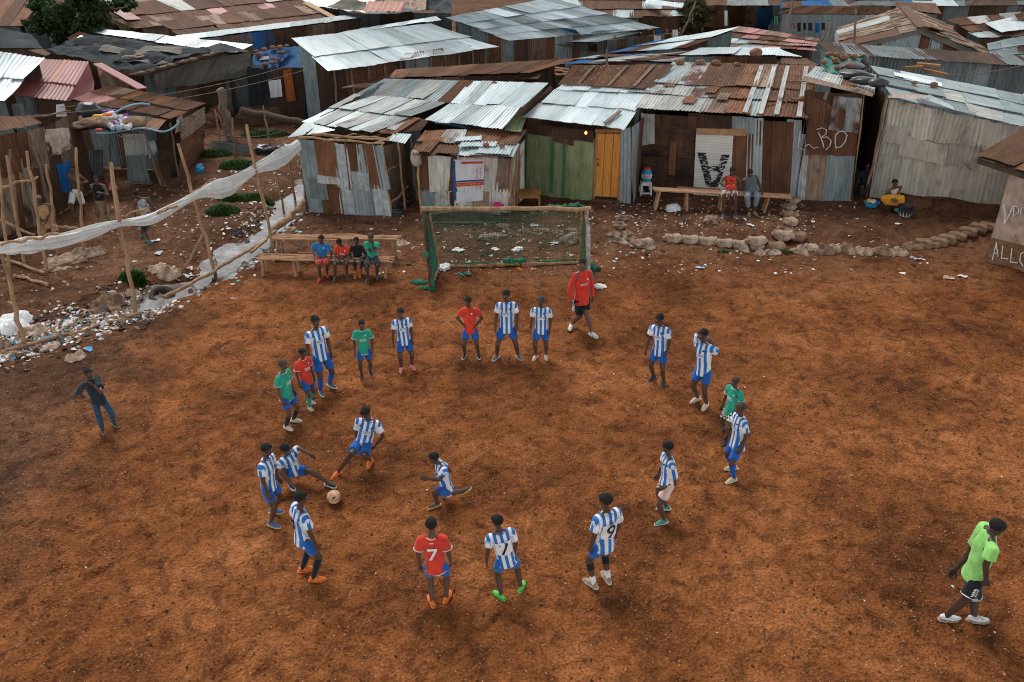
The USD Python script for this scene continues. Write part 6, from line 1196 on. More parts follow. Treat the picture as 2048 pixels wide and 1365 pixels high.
for a, b, r_, s in ((tl_ + V(.02, .05, -.15), gl0 + V(.02, .05, .05), .06, 1), (tl_ + V(.0, .1, .02), tl_ + V(1.1, .15, .0), .045, 2), (gl0 + V(.05, -.03, .04), gl0 + V(-.25, -.05, .03), .045, 3), (gr0 + V(.02, 0, .1), gr0 + V(.03, 0, .6), .055, 4), (tr_ + V(-.9, .1, .03), tr_ + V(-.05, .12, .08), .045, 5), (bil([bl_g, br_g, br_g, bl_g], .45, 0) + V(0, .05, .1), bil([bl_g, br_g, br_g, bl_g], .60, 0) + V(0, .05, .1), .07, 6), (bil([bl_g, br_g, br_g, bl_g], .1, 0) + V(0, .03, .1), bil([bl_g, br_g, br_g, bl_g], .98, 0) + V(0, .03, .1), .022, 7), (tl_ + V(.1, .15, -.06), tr_ + V(-.1, .15, -.08), .02, 8)):
    G.part('net_bundle', bundle(a, b, r_, 16, s), LOOK['net_bundle'], smooth=True)
single('fishing_net_heap', blob(P(838, 566) + V(0, 0, .02), (.20, .10, .05), 9, .6, 3, 4), LOOK['net_bundle'], 'small heap of green net on the dirt left of the goal', 'net', smooth=True)

# ---- pole bench with the four boys, and the taller bench behind it
def pole_bench(name, label, a, b, z0, depth, legs, n, r=.03, m='bench_wood'):
    T = Thing(name, label, 'bench', drop((a + b) / 2, None)); d = unit((b - a) * V(1, 1, 0)); s = V(-d[1], d[0], 0)
    for i in range(n): o = s * depth * i / max(1, n - 1); T.part('seat_pole', pole(a + o - d * .08 * (i % 2), b + o + d * .1 * ((i + 1) % 2), r, r * .85, 9, .012, pr), LOOK[m], smooth=True)
    for t in legs:
        for o in (0, depth):
            p = a + (b - a) * t + s * o; T.part('leg', pole(drop(p) - V(0, 0, .08), p - V(0, 0, r * .6), .042, .04, 4, .008, pr), LOOK[m], smooth=True)
        T.part('crosspiece', pole(a + (b - a) * t - s * .04 - V(0, 0, r * 1.7), a + (b - a) * t + s * (depth + .05) - V(0, 0, r * 1.7), .024, .024, 3, .004, pr), LOOK[m], smooth=True)
    return T
f0, f1 = P(519, 557), P(771, 562)
pole_bench('pole_bench', 'low bench of thin poles where four boys sit, left of the goal', at_y(514, 519, f0[1] + .15), at_y(777, 525, f1[1] + .15), 0, .32, (.03, .28, .97), 5)
f0, f1 = P(553, 516), P(786, 526)
pole_bench('rail_bench', 'taller empty pole bench standing right behind the low pole bench', at_y(545, 478, f0[1]), at_y(791, 480, f1[1]), 0, .30, (.03, .30, .62, .97), 5)
q0, q1 = P(600, 525), P(786, 520)
single('pole_rail', pole(at_y(596, 506, q0[1]), at_y(790, 516, q1[1]), .028, rg=pr), LOOK['bench_wood'], 'loose horizontal pole between the low and the taller bench', 'pole', smooth=True)
single('log', cat_mesh([pole(P(545, 475) + V(0, 0, .10), P(612, 424) + V(0, 0, .35), .11, .08, 9, .04, pr)]), LOOK['pole_wood'], 'thick bare log lying from the drain to the open shack', 'log', smooth=True)
# poles laid along the edge of the drain
for i, (a, b, l) in enumerate((((0, 712), (150, 672), 'long pole lying along the drain edge at far left'), ((140, 678), (282, 636), 'pole lying along the drain edge by the second fence post'), ((330, 612), (436, 560), 'pole lying beside the old tyre on the drain edge'), ((430, 562), (520, 506), 'pole lying along the drain edge towards the pole bench'), ((505, 520), (552, 474), 'short pole lying at the left end of the benches'))):
    A, B_ = P(*a), P(*b); A[2] = gz(A[0] + .3, A[1]) ; n = 10; t = np.linspace(0, 1, n)[:, None]; p = A + (B_ - A) * t; p[:, 2] = np.maximum([gz(x, y) for x, y in p[:, :2]], -.1) + .05
    single('ground_pole', tube(p + pr.normal(0, .012, (n, 3)), .045, 7), LOOK['pole_wood'], l, 'pole', smooth=True)

# ---- long plank bench by the rusty hut, stool, small table
a, b = P(1320, 420), P(1540, 428)
A, B_ = at_y(1308, 380, a[1] + .05), at_y(1582, 396, b[1] + .1)
T = Thing('plank_bench', 'long bench of pale planks on stick legs below the lettered white sheet', 'bench', drop((A + B_) / 2))
for i in range(2): T.part('seat_plank', plank(A + V(-.02 * i, .19 * i, -.01 * i), B_ + V(.05 * i, .19 * i, .01), .17, .045), LOOK['bench_wood'])
for t, tilt in ((.045, -.12), (.245, .02), (.50, .0), (.84, -.10)):
    p = A + (B_ - A) * t
    for o in (0, .2): T.part('leg', pole(drop(p + V(tilt, o - .05, 0)) - V(0, 0, .05), p + V(0, o, -.03), .045, .04, 4, .01, pr), LOOK['bench_wood'], smooth=True)
k0 = P(1355, 398); single('wall_plank', plank(at_y(1354, 375, k0[1] + .3), at_y(1440, 380, k0[1] + .2), .14, .05), LOOK['bench_wood'], 'pale plank lying behind the long bench against the wall', 'plank')
s0 = P(1290, 388)
T = Thing('plastic_stool', 'white plastic stool with square openings beside the steel corner of the green hut', 'stool', s0)
hh = at_y(1288, 363, s0[1])[2] - s0[2]
T.part('seat', box(s0 + V(0, 0, hh), (.30, .30, .03), None, .01), LOOK['white_plastic'])
for sx in (-1, 1):
    for sy in (-1, 1): T.part('leg', tube([s0 + V(sx * .165, sy * .165, 0), s0 + V(sx * .13, sy * .13, hh)], .035, 6), LOOK['white_plastic'])
for sx, sy, w_ in ((0, -1, (.24, .012, .10)), (0, 1, (.24, .012, .10)), (-1, 0, (.012, .24, .10)), (1, 0, (.012, .24, .10))):
    T.part('apron', box(s0 + V(sx * .137, sy * .137, hh - .06), w_), LOOK['white_plastic']); T.part('lower_rail', box(s0 + V(sx * .158, sy * .158, .06), (w_[0], w_[1], .05)), LOOK['white_plastic'])
bh = at_y(1287, 337, s0[1])[2] - s0[2] - hh
T = Thing('detergent_sack', 'blue plastic sack with red lettering standing on the white stool', 'sack', s0 + V(0, 0, hh + .015))
sv, sf = lathe(s0 + V(0, 0, hh + .015), [(0, 0), (.13, .0), (.165, .06), (.17, bh * .5), (.15, bh * .78), (.10, bh * .9)], 20); T.part('bag', (sv, sf), LOOK['litter_cyan'], smooth=True)
T.part('white_band', lathe(s0 + V(0, 0, hh + .015), [(.172, bh * .28), (.176, bh * .34), (.176, bh * .54), (.172, bh * .58)], 20), LOOK['litter_white'], smooth=True)
for i in range(5): T.part('red_top', blob(s0 + V(.06 * math.cos(i * 1.3), .06 * math.sin(i * 1.3), hh + bh * .95), (.055, .05, .06), i, .3, 1), LOOK['litter_red'], smooth=True)
tv, tf, _ = meshkit.arrays(meshkit.text_mesh('ENT', .085, .006, bold=True)); tv = tv - V((tv[:, 0].max()) / 2, 0, 0); th = tv[:, 0] / .178; rr = .180 + tv[:, 2]
T.part('lettering', (s0 + np.stack([np.sin(th) * rr, -np.cos(th) * rr, hh + bh * .36 + tv[:, 1]], -1), tf), LOOK['litter_red'])
s0 = P(1056, 411)
T = Thing('wooden_table', 'small rough brown wooden table before the green wall', 'table', s0); th_ = at_y(1056, 384, s0[1])[2] - s0[2]
for i in range(3): T.part('board', plank(s0 + V(-.40, -.16 + .17 * i, th_), s0 + V(.40, -.16 + .17 * i, th_), .16, .035), LOOK['door_frame'])
for i in range(2): T.part('apron_board', plank(s0 + V(-.36, -.2 + .4 * i, th_ - .09), s0 + V(.36, -.2 + .4 * i, th_ - .09), .03, .12), LOOK['door_frame'])
for sx in (-1, 1):
    for sy in (-1, 1): T.part('leg', plank(s0 + V(sx * .36, sy * .17, -.03), s0 + V(sx * .34, sy * .16, th_ - .02), .06, .05, (0, 1, 0)), LOOK['door_frame'])
d0 = P(930, 452); T = Thing('dug_out_board', 'old dark curved board lying behind the goal under the poster hut', 'board', d0)
u, v = np.meshgrid(np.linspace(-1, 1, 24), np.linspace(-1, 1, 8)); pts = np.stack([d0[0] + u * 1.05, d0[1] + .35 + v * .22 * (1 - .6 * u * u), gz(d0[0], d0[1]) + .16 + .10 * v - .02 * u * u * 3], -1)
T.part('board', grid_mesh(pts), LOOK['dark_wood'], smooth=True); T.part('rim', tube(pts[-1], .03, 6), LOOK['grey_wood'], smooth=True); T.part('rim', tube(pts[0], .03, 6), LOOK['grey_wood'], smooth=True)

# ---- sandbags
def rag(c, sx, sy, hgt, seed, rz=0.0, n=18):
    """A dropped cloth or torn sack: ragged outline, crumpled into sharp folds."""
    th, rr = np.meshgrid(np.linspace(0, 2 * math.pi, 2 * n + 1), np.linspace(0, 1, n // 2)); ed_ = .72 + .65 * (meshkit.fbm(np.stack([np.cos(th) * 1.8 + seed, np.sin(th) * 1.8, th * 0], -1), 4, seed) - .3)
    x, y = np.cos(th) * rr * ed_, np.sin(th) * rr * ed_; q = np.stack([x * 2.4 + seed * 3.1, y * 2.4, x * 0], -1); w = meshkit.fbm(q, 3, seed + 1); z = (1 - rr ** 5) * (.22 + 1.7 * (1 - np.abs(2 * w - 1)) ** 1.5 * meshkit.noise(q * .9, seed + 2)) + .30 * (meshkit.fbm(q * 3, 2, seed) - .4) * (1 - rr ** 3)
    ca, sa = math.cos(rz), math.sin(rz); X, Y = x * sx, y * sy; X, Y = X * ca - Y * sa + c[0], X * sa + Y * ca + c[1]; return grid_mesh(np.stack([X, Y, foot_z(X, Y) + .012 + np.maximum(z, 0) * hgt], -1))
def sandbag(label, px, py, L, W, Hh, rz, m='sack', seed=0, lift=0.0, group='sandbags edging the terrace'):
    c = P(px, py); v, f = blob((0, 0, 0), (1, 1, 1), seed, .10, 3, 1.3); x, y, z = v.T; e = 1 - .30 * np.abs(x) ** 4
    v = np.stack([np.sign(x) * np.abs(x) ** .50 * L / 2, np.sign(y) * np.abs(y) ** .55 * W / 2, np.sign(z) * np.abs(z) ** .62 * Hh / 2 * (1 - .45 * np.abs(x) ** 6)], -1)
    v = v * (1 + .22 * (meshkit.fbm(v * 7 + seed, 3, seed) - .5))[:, None]; v[:, 2] -= .03 * np.cos(np.clip(v[:, 0] / L, -.5, .5) * 6.28); ca, sa = math.cos(rz), math.sin(rz); v = v @ np.array([[ca, sa, 0], [-sa, ca, 0], [0, 0, 1]])
    T = Thing('sandbag', label, 'sandbag', c + V(0, 0, lift), group); T.part('sack', (v + c + V(0, 0, Hh * .26 + lift), f), LOOK[m], smooth=True)
    for s in (-1, 1):
        k = c + V(ca, sa, 0) * s * L * .5 + V(0, 0, Hh * .24 + lift); T.part('tied_end', blob(k, (.06, W * .30, Hh * .30), seed + 3 + s, .35, 1, 2, rz), LOOK[m], smooth=True)
rows = [(1292, 490, .5, 'first pale sandbag at the left end of the low sandbag row'), (1345, 481, .05, 'second pale sandbag in the low row, counted from the left'), (1379, 484, .0, 'third pale sandbag in the low row, counted from the left'), (1413, 487, -.05, 'fourth pale sandbag in the low row, counted from the left'), (1448, 491, -.05, 'fifth pale sandbag in the low row, counted from the left'), (1478, 494, -.2, 'small sandbag before the stacked pair in the low row')]
for i, (px, py, rz, l) in enumerate(rows): sandbag(l, px, py, .48 if i not in (0, 5) else .38, .30, .24, rz, 'sack', 10 + i)
for i, (px, py, L, W, Hh, rz, m, lift, l) in enumerate(((1512, 497, .44, .30, .18, 0, 'sack', 0, 'lower sandbag of the stacked pair'), (1510, 497, .52, .32, .22, .05, 'sack', .17, 'upper sandbag of the stacked pair'), (1550, 499, .5, .42, .26, .1, 'sack_dirty', 0, 'burst hollow sandbag right of the stacked pair'), (1565, 478, .52, .36, .26, -.5, 'sack', .05, 'large sandbag leaning at the corner of the terrace'), (1597, 478, .42, .32, .24, .6, 'sack_dirty', 0, 'brown sandbag right of the corner sandbag'), (1580, 448, .34, .40, .22, .3, 'sack', 0, 'sandbag halfway up the line towards the lettered wall'), (1574, 432, .36, .34, .20, -.1, 'sack_dirty', 0, 'flattened sandbag third from the lettered wall'), (1578, 418, .36, .30, .22, .1, 'sack', 0, 'striped looking sandbag second from the lettered wall'), (1586, 404, .36, .30, .20, 0, 'sack', 0, 'topmost sandbag touching the lettered wall'), (1576, 466, .36, .32, .18, .9, 'sack_dirty', 0, 'low sandbag just above the corner of the terrace'))):
    sandbag(l, px, py, L, W, Hh, rz, m, 30 + i, lift)
rt = [(1625, 498, 'torn orange brown sack'), (1648, 504, 'torn pale sack with hanging shreds'), (1670, 500, 'sagging sack between two torn ones'), (1694, 502, 'dark hollow sack'), (1726, 505, 'frayed pale sack lying flat'), (1770, 505, 'open white edged sack'), (1795, 508, 'round emptied sack'), (1822, 496, 'long frayed sack curving uphill'), (1845, 494, 'narrow leaning sack, first of the leaning three'), (1860, 492, 'narrow leaning sack, second of the leaning three'), (1876, 490, 'narrow leaning sack, last of the leaning three'), (1893, 485, 'brown sack leaning on the thick dark one'), (1914, 474, 'thick dark sack'), (1935, 466, 'broad sack nearest the mud house but two'), (1955, 462, 'broad sack nearest the mud house but one'), (1975, 458, 'bluish black sack nearest the mud house'), (1600, 505, 'crumpled sack starting the line right of the corner')]
for i, (px, py, l) in enumerate(rt):
    if i > 7 and i < 16: sandbag(l + ' in the ragged right line', px, py, .30, .5, .20 + .03 * (i % 3), .9, 'sack_dirty', 60 + i, group='torn sacks right of the terrace')
    else: single('torn_sack', rag(P(px, py), .36, .28, .13, 60 + i, .5 * i), LOOK['sack_dirty' if i % 2 else 'sack'], l + ' in the ragged right line', 'sack', smooth=40, group='torn sacks right of the terrace')
for i, (px, py, w_) in enumerate(((1300, 497, .2), (1520, 508, .24), (1488, 503, .2), (1545, 507, .26), (1590, 432, .2), (1585, 470, .22), (1245, 482, .25))): single('sack_scrap', rag(P(px, py), w_, w_ * .7, .10, 160 + i, i), LOOK['sack'], ['shred of sacking at the left end of the low row', 'torn sacking hanging below the stacked pair', 'flap of torn sacking left of the stacked pair', 'shredded sacking under the burst sandbag', 'torn flap beside the line up to the lettered wall', 'flap of sacking under the corner sandbag', 'crumbled sacking left of the low row'][i], 'sack', smooth=40)
for i, (px, py, sx, sy, sz, l) in enumerate(((1244, 440, .21, .16, .13, 'round pale stone, upper of the pair right of the goal'), (1240, 453, .20, .16, .13, 'round pale stone, lower of the pair right of the goal'), (1228, 474, .28, .18, .14, 'broad broken stone below the round pair'), (1258, 471, .25, .16, .16, 'squarish stone beside the broad broken one'), (1422, 444, .28, .22, .16, 'pale angular rock before the long bench'), (1140, 484, .30, .24, .20, 'biggest rock seen through the goal net at right'), (1117, 470, .20, .15, .12, 'white stone seen through the goal net'), (1048, 467, .22, .16, .13, 'brown stone in the middle seen through the goal net'), (1146, 466, .26, .15, .12, 'flat stone behind the biggest rock in the goal'), (1075, 466, .20, .14, .12, 'broken stone right of the middle one in the goal'), (985, 475, .40, .20, .10, 'low pale rubble lump in the left half of the goal'), (1005, 455, .22, .15, .10, 'small rubble lump above the low pale one in the goal'), (1090, 465, .18, .12, .10, 'shard of stone left of the white one in the goal'), (1270, 487, .35, .20, .10, 'heap of crumbled stone at the left end of the sandbags'))):
    single('rock', blob(P(px, py) + V(0, 0, sz * .05), (sx, sy, sz), 100 + i, .6, 3, 2.3, pr.uniform(0, 3)), LOOK['stone'], l, 'stone', smooth=True)

# ---- basins, bucket, football, tyre, shoes
def basin(name, label, px, py, r, h_, m, seed=0, c=None, cat='basin'):
    c = P(px, py) if c is None else c; T = Thing(name, label, cat, c)
    T.part('bowl', lathe(c, [(.0, .0), (r * .72, .0), (r, h_), (r * 1.06, h_ + .004), (r * 1.05, h_ - .012), (r * .95, h_ - .01), (r * .70, .02), (0, .02)], 24), LOOK[m], smooth=40); return T, c
T, c = basin('basin', 'round blue basin with packets in it left of the crouching person', 1742, 413, .22, .13, 'litter_cyan')
for i, (m_, o) in enumerate((('yellow_plastic', (-.08, .02)), ('litter_white', (.03, -.03)), ('litter_red', (-.02, .09)))): single('packet', blob(c + V(o[0], o[1], .16), (.08, .05, .07), i + 5, .3, 2), LOOK[m_], ['yellow packet in the blue basin', 'white packet in the blue basin', 'red packet in the blue basin'][i], 'packet', smooth=True)
c = P(1809, 432); T = Thing('bucket', 'black bucket with white spikes painted round its foot', 'bucket', c)
T.part('bowl', lathe(c, [(0, 0), (.16, 0), (.23, .30), (.245, .305), (.235, .29), (.215, .29), (.15, .03), (0, .03)], 28), LOOK['black_plastic'], smooth=40)
for k in range(14):
    a0 = k * 2 * math.pi / 14; w_ = .20; pts = [(a0 - w_, .004, .163), (a0 + w_, .004, .163), (a0, .17, .202)]
    T.part('white_spike', (np.array([[c[0] + (r_ + .004) * math.cos(a_), c[1] + (r_ + .004) * math.sin(a_), c[2] + z_] for a_, z_, r_ in pts]), np.array([[0, 1, 2], [2, 1, 0]])), LOOK['chalk'])
T.part('handle', tube([c + V(.24 * math.cos(t), -.05 - .16 * math.sin(t), .29 + .02 * math.sin(t)) for t in np.linspace(0, math.pi, 14)], .006, 5), LOOK['litter_dark'])
single('wash_cloth', blob(P(1793, 428) + V(0, 0, .12), (.09, .06, .05), 3, .4, 2, 3), LOOK['litter_green'], 'green and pink wash cloth in the hands of the crouching person', 'cloth', smooth=True)
for i, (px, py, r, m_, l) in enumerate(((632, 214, .30, 'purple_plastic', 'purple basin at the feet of the woman in the patterned skirt'), (648, 217, .34, 'orange_plastic', 'wide orange basin beside the purple one'), (655, 210, .30, 'pink_plastic', 'bright pink tub by the white roofed house'), (672, 214, .30, 'litter_green', 'green basin right of the pink tub'), (686, 208, .30, 'purple_plastic', 'violet tub rightmost of the washing basins'))): basin('basin', l, px, py, r, .30 if 'tub' in l else .16, m_, c=P(px, py))
# football
fb = P(669, 1005); rb = .108; mat('football_skin', {'tc': ('texture_coordinate', {}), 'v': ('voronoi_texture', {'scale': 7.0, 'feature': 'distance_to_edge'}), 'r': ('rgb_ramp', {'ramp': [(.0, (.14, .08, .05)), (.06, (.58, .40, .26))]}), 'n': ('noise_texture', {'scale': 14.0, 'detail': 3.0}), 'r2': ('rgb_ramp', {'ramp': [(.35, (.7, .55, .42)), (.65, (1.05, 1, .95))]}), 'x': ('mix_color', {'blend_type': 'multiply', 'fac': 1.0}), 'p': ('principled_bsdf', {'roughness': .5})}, [('tc.object', 'v.vector'), ('v.distance', 'r.fac'), ('tc.object', 'n.vector'), ('n.fac', 'r2.fac'), ('r.color', 'x.a'), ('r2.color', 'x.b'), ('x.result', 'p.base_color')])
T = Thing('football', 'scuffed tan football in front of the sliding boy', 'ball', fb); fc = V(fb[0], fb[1], float(foot_z(fb[0], fb[1])) + rb)
T.part('skin', (np.array(trimesh.creation.icosphere(4, rb).vertices) + fc, np.array(trimesh.creation.icosphere(4, rb).faces)), LOOK['football_skin'], smooth=True)
def on_ball(w, h_, tilt):
    vv, ff, _ = meshkit.arrays(rect(w, h_)); 
    for _ in range(3): vv, ff = trimesh.remesh.subdivide(vv, ff)
    ct, st_ = math.cos(tilt), math.sin(tilt); d0 = unit(EYE - fc + V(0, 0, -2.5)); a_ = unit(np.cross((0, 0, 1), d0)); b_ = np.cross(d0, a_); x, y = vv[:, 0] * ct - vv[:, 1] * st_, vv[:, 0] * st_ + vv[:, 1] * ct
    p = d0 * rb + x[:, None] * a_ + y[:, None] * b_; return fc + p / np.linalg.norm(p, axis=1)[:, None] * (rb + .0015), ff
T.part('badge', on_ball(.05, .022, .25), LOOK['litter_dark'])
for k in (-1, 1): T.part('badge', on_ball(.05, .004, .25) if 0 else (on_ball(.055, .004, .25)[0] + V(0, 0, .02 * k), on_ball(.055, .004, .25)[1]), LOOK['litter_dark'])
tc = P(326, 600); tz = gz(tc[0], tc[1]); nrm = unit(V(.10, -.35, 1)); A_, B2, _ = frame(nrm); T = Thing('tyre', 'old worn car tyre lying in the drain litter', 'tyre', tc)
th = np.linspace(0, 2 * math.pi, 33); cs = [(.30, -.06), (.305, .06), (.25, .095), (.19, .075), (.18, 0), (.19, -.075), (.25, -.095)]
tp = np.stack([np.stack([tc + V(0, 0, .10) + (A_ * math.cos(t) + B2 * math.sin(t)) * r_ + nrm * z_ for r_, z_ in cs + cs[:1]]) for t in th]); T.part('tread', grid_mesh(tp), LOOK['rubber'], smooth=50)
for i, (px, py, rz, m_, l) in enumerate(((1037, 540, .4, 'shoe_orange', 'left orange sandal lying before the goal'), (1064, 540, -.5, 'shoe_orange', 'right orange sandal lying before the goal'), (918, 551, .9, 'shoe_teal', 'left teal shoe lying before the goal'), (933, 550, 1.2, 'shoe_teal', 'right teal shoe lying before the goal'))):
    PENDING = globals().setdefault('PENDING', []); PENDING.append((px, py, rz, m_, l))
for i, (px, py, s, m_, l, fl) in enumerate(((889, 538, (.20, .14, .09), 'litter_white', 'white bundle of cloth at the back corner of the goal', 2), (1346, 421, (.22, .16, .13), 'litter_white', 'crumpled clear white plastic bag before the long bench', 2.5), (997, 431, (.18, .10, .10), 'pink_plastic', 'red cloth draped over the dark board behind the goal', 2), (833, 318, (.22, .15, .26), 'cloth_beige', 'pale stuffed sack hung at the corner of the poster hut', 2), (1200, 575, (.16, .10, .05), 'litter_white', 'white scrap lying right of the red jacketed man', 3), (1192, 540, (.12, .10, .07), 'litter_dark', 'black bag at the foot of the right goal post', 3), (792, 430, (.22, .14, .12), 'black_plastic', 'black rubbish bag at the open shack corner', 2.5), (800, 412, (.3, .25, .15), 'black_plastic', 'heap of dark rubbish inside the gap between two shacks', 2.5), (125, 352, (.0, .0, .0), 'litter_blue', '', 1), (400, 344, (.20, .15, .18), 'litter_cyan', 'bright blue plastic bag beside the brown tin hut', 2), (575, 305, (.45, .3, .22), 'black_plastic', 'heap of black rubbish bags left of the open shack', 2.2), (530, 306, (.40, .3, .22), 'black_plastic', 'second heap of black rubbish bags by the low fence', 2.2))):
    if not l: continue
    c = P(px, py); z = c[2] + s[2] * .5
    if 'hung' in l: c = at_y(832, 318, P(850, 428)[1] - .1); z = c[2]
    if 'draped' in l: z += .25
    single('bundle', blob((c[0], c[1], z), s, 200 + i, .45, 3, fl, pr.uniform(0, 3)), LOOK[m_], l, 'bundle', smooth=True)

# ---- the stick fence with its long white sheet, left
fence = [((48, 695), (3, 500), .05), ((271, 633), (222, 326), .055), ((434, 556), (356, 288), .05), ((548, 500), (493, 250), .05)]
T = Thing('stick_fence', 'crooked stick fence carrying the long white sheet along the drain', 'fence', P(271, 633)); tops = []
rim = [(48, 695, 3, 497), (271, 633, 243, 448), (434, 556, 390, 380), (548, 500, 512, 330)]
for (a, b, r_) in fence: f = P(*a); T.part('post', pole(f - V(0, 0, .15), at_y(b[0], b[1], f[1]), r_, r_ * .75, 10, .018, pr), LOOK['pole_wood'], smooth=True)
y1, y2, y3, y4 = (P(*q)[1] for q in ((48, 695), (271, 633), (434, 556), (548, 500)))
tie = [at_y(*q) for q in ((-70, 505, y1 - .2), (0, 497, y1), (57, 489, y1 + .2), (152, 473, y1 * .5 + y2 * .5), (240, 447, y2), (305, 436, y2 * .65 + y3 * .35), (392, 392, y3), (449, 375, y3 * .55 + y4 * .45), (507, 341, y4), (552, 322, y4 + .9), (597, 292, y4 + 2.2))]
tie = np.array(tie)
from scipy.interpolate import CubicSpline
sp = CubicSpline(np.arange(len(tie)), tie)
hw_pts = np.array([.12, .11, .16, .14, .07, .11, .07, .24, .10, .21, .13])
n = 220; s_ = np.linspace(0, len(tie) - 1, n); mid_ = sp(s_); hw = np.interp(s_, np.arange(len(tie)), hw_pts); hw = np.convolve(np.pad(hw, 4, 'edge'), np.ones(9) / 9, 'valid')
ang = np.linspace(0, 2 * math.pi, 49); tg = np.gradient(mid_, axis=0); tg /= np.linalg.norm(tg, axis=1)[:, None]; sd_ = np.stack([tg[:, 1], -tg[:, 0], 0 * tg[:, 0]], 1); sd_ /= np.linalg.norm(sd_, axis=1)[:, None]
pts = []
for i in range(n):
    ph = meshkit.fbm(np.stack([np.cos(ang) * 1.6 + 3, np.sin(ang) * 1.6 + 5, 0 * ang + s_[i] * .55], -1), 3, 5) - .5; fine = meshkit.noise(np.stack([np.cos(ang) * 6, np.sin(ang) * 6, 0 * ang + s_[i] * 1.5], -1), 8) - .5
    pl = meshkit.noise(np.stack([np.cos(ang) * 3.5, np.sin(ang) * 3.5, 0 * ang + s_[i] * .8], -1), 12) - .5; rad = 1 + .8 * ph + .7 * fine + .6 * pl; pts.append(mid_[i] + sd_[i] * (np.cos(ang) * .085 * rad)[:, None] + V(0, 0, 1) * (np.sin(ang) * hw[i] * rad )[:, None])
pts = np.array(pts); pts[:, -1] = pts[:, 0]; uv = np.stack(np.broadcast_arrays(np.linspace(0, 14, n)[:, None], (ang * .12)[None]), -1).reshape(-1, 2)
single('white_sheet', grid_mesh(pts), LOOK['tarp_white'], 'long twisted white sheet slung along the stick fence', 'sheet', smooth=True, uv=uv)
for i, (a, b) in enumerate((((2, 490), (118, 468)), ((232, 438), (292, 418)), ((300, 432), (355, 412)), ((352, 410), (425, 360)))):
    k = (1.5, 4.2, 5.1, 6.3)[i]; y = float(sp(k)[1]) - .12; T.part('rail', pole(at_y(a[0], a[1], y), at_y(b[0], b[1], y + .4), .035, rg=pr), LOOK['pole_wood'], smooth=True)
T = Thing('yard_fence', 'inner row of upright sticks with rails in the left yard', 'fence', P(91, 546))
for i, (a, b, r_) in enumerate((((92, 546), (54, 303), .055), ((48, 530), (13, 312), .05), ((116, 508), (92, 330), .045), ((168, 514), (152, 296), .05), ((20, 560), (-6, 300), .05))): f = P(*a); T.part('post', pole(f - V(0, 0, .1), at_y(b[0], b[1], f[1]), r_ * .85, r_ * .65, 9, .018, pr), LOOK['pole_wood'], smooth=True)
for a, b in (((-10, 382), (76, 354)), ((104, 450), (158, 458)), ((-4, 440), (70, 470))): yy = P(80, 530)[1]; T.part('rail', pole(at_y(a[0], a[1], yy), at_y(b[0], b[1], yy + .2), .035, rg=pr), LOOK['pole_wood'], smooth=True)
for i, (a, b, l) in enumerate((((4, 520), (92, 552), 'fallen thin pole at the foot of the yard fence'), ((30, 556), (100, 575), 'second fallen pole nearer the drain in the left yard'), ((95, 546), (196, 508), 'pale plank edging the flattened sacks in the left yard'))): A, B_ = P(*a), P(*b); single('fallen_pole', pole(A + V(0, 0, .06), B_ + V(0, 0, .08), .04, rg=pr), LOOK['pole_wood'], l, 'pole', smooth=True)
for i, (px, py, s) in enumerate(((130, 525, (.55, .35, .07)), (160, 515, (.5, .3, .09)), (110, 540, (.35, .2, .05)), (190, 508, (.3, .2, .08)))): single('flattened_sack', rag(P(px, py), s[0] * 1.2, s[1] * 1.1, s[2] * 1.8, 260 + i, .4), LOOK['sack'], ['flattened tan sack, middle one before the fence sticks in the left yard', 'flattened tan sack under the tallest yard stick', 'small flattened sack left of the others in the left yard', 'rightmost flattened sack in the left yard'][i], 'sack', smooth=True)
# sticks and low fence by the brown hut
for i, (a, b, l) in enumerate((((442, 302), (430, 220), 'stick standing left of the low corrugated fence'), ((468, 312), (465, 236), 'stick standing before the low corrugated fence'), ((460, 284), (434, 226), 'leaning grey stick beside the low fence'), ((541, 300), (526, 212), 'stick standing above the black rubbish bags'), ((504, 205), (502, 170), 'short stick under the tarpaulin hut'), ((616, 214), (616, 182), 'stick beside the woman in the patterned skirt'), ((706, 190), (698, 108), 'tallest stick before the white roofed house'), ((666, 206), (660, 162), 'upright stick by the washing basins'), ((672, 206), (682, 168), 'leaning stick by the washing basins'), ((645, 216), (646, 186), 'short stick between the washing basins'), ((569, 428), (551, 340), 'dark stick beside the drain near the open shack'), ((590, 405), (576, 316), 'dark stick holding the side rails of the open shack'), ((370, 556), (405, 470), 'leaning twig in the drain by the third fence post'))):
    f = P(*a); single('stick', pole(f - V(0, 0, .1), at_y(b[0], b[1], f[1]), .04, .03, 7, .02, pr), LOOK['pole_wood'], l, 'stick', smooth=True)
a, b = P(422, 300), P(505, 312); sheet(Thing('low_fence', 'low fence of grey corrugated tin left of the drain', 'fence', (a + b) / 2), [a, b, at_y(503, 288, b[1]), at_y(423, 282, a[1])], 'zinc_dull', 'sheet', across=True)
a, b = P(487, 252), P(655, 236); wq = [a - V(0, 0, .1), b - V(0, 0, .1), at_y(655, 203, b[1]), at_y(487, 220, a[1])]
wt = Thing('retaining_wall', 'low brown earth wall below the washing place', 'wall', (a + b) / 2); wu, wv = np.meshgrid(np.linspace(0, 1, 30), np.linspace(0, 1, 8)); wp_ = bil(wq, wu, wv); wt.part('wall', grid_mesh(wp_ + V(0, -1, 0) * (.1 * (meshkit.fbm(wp_ * 1.5, 3, 2) - .5))[..., None]), LOOK['plaster_brown'], smooth=True, uv=np.stack([wu * 4, wv], -1).reshape(-1, 2)); wt.part('top', (np.array([wq[3], wq[2], wq[2] + V(0, 1.2, 0), wq[3] + V(0, 1.2, 0)]), np.array([[0, 1, 2], [0, 2, 3]])), LOOK['soil'])
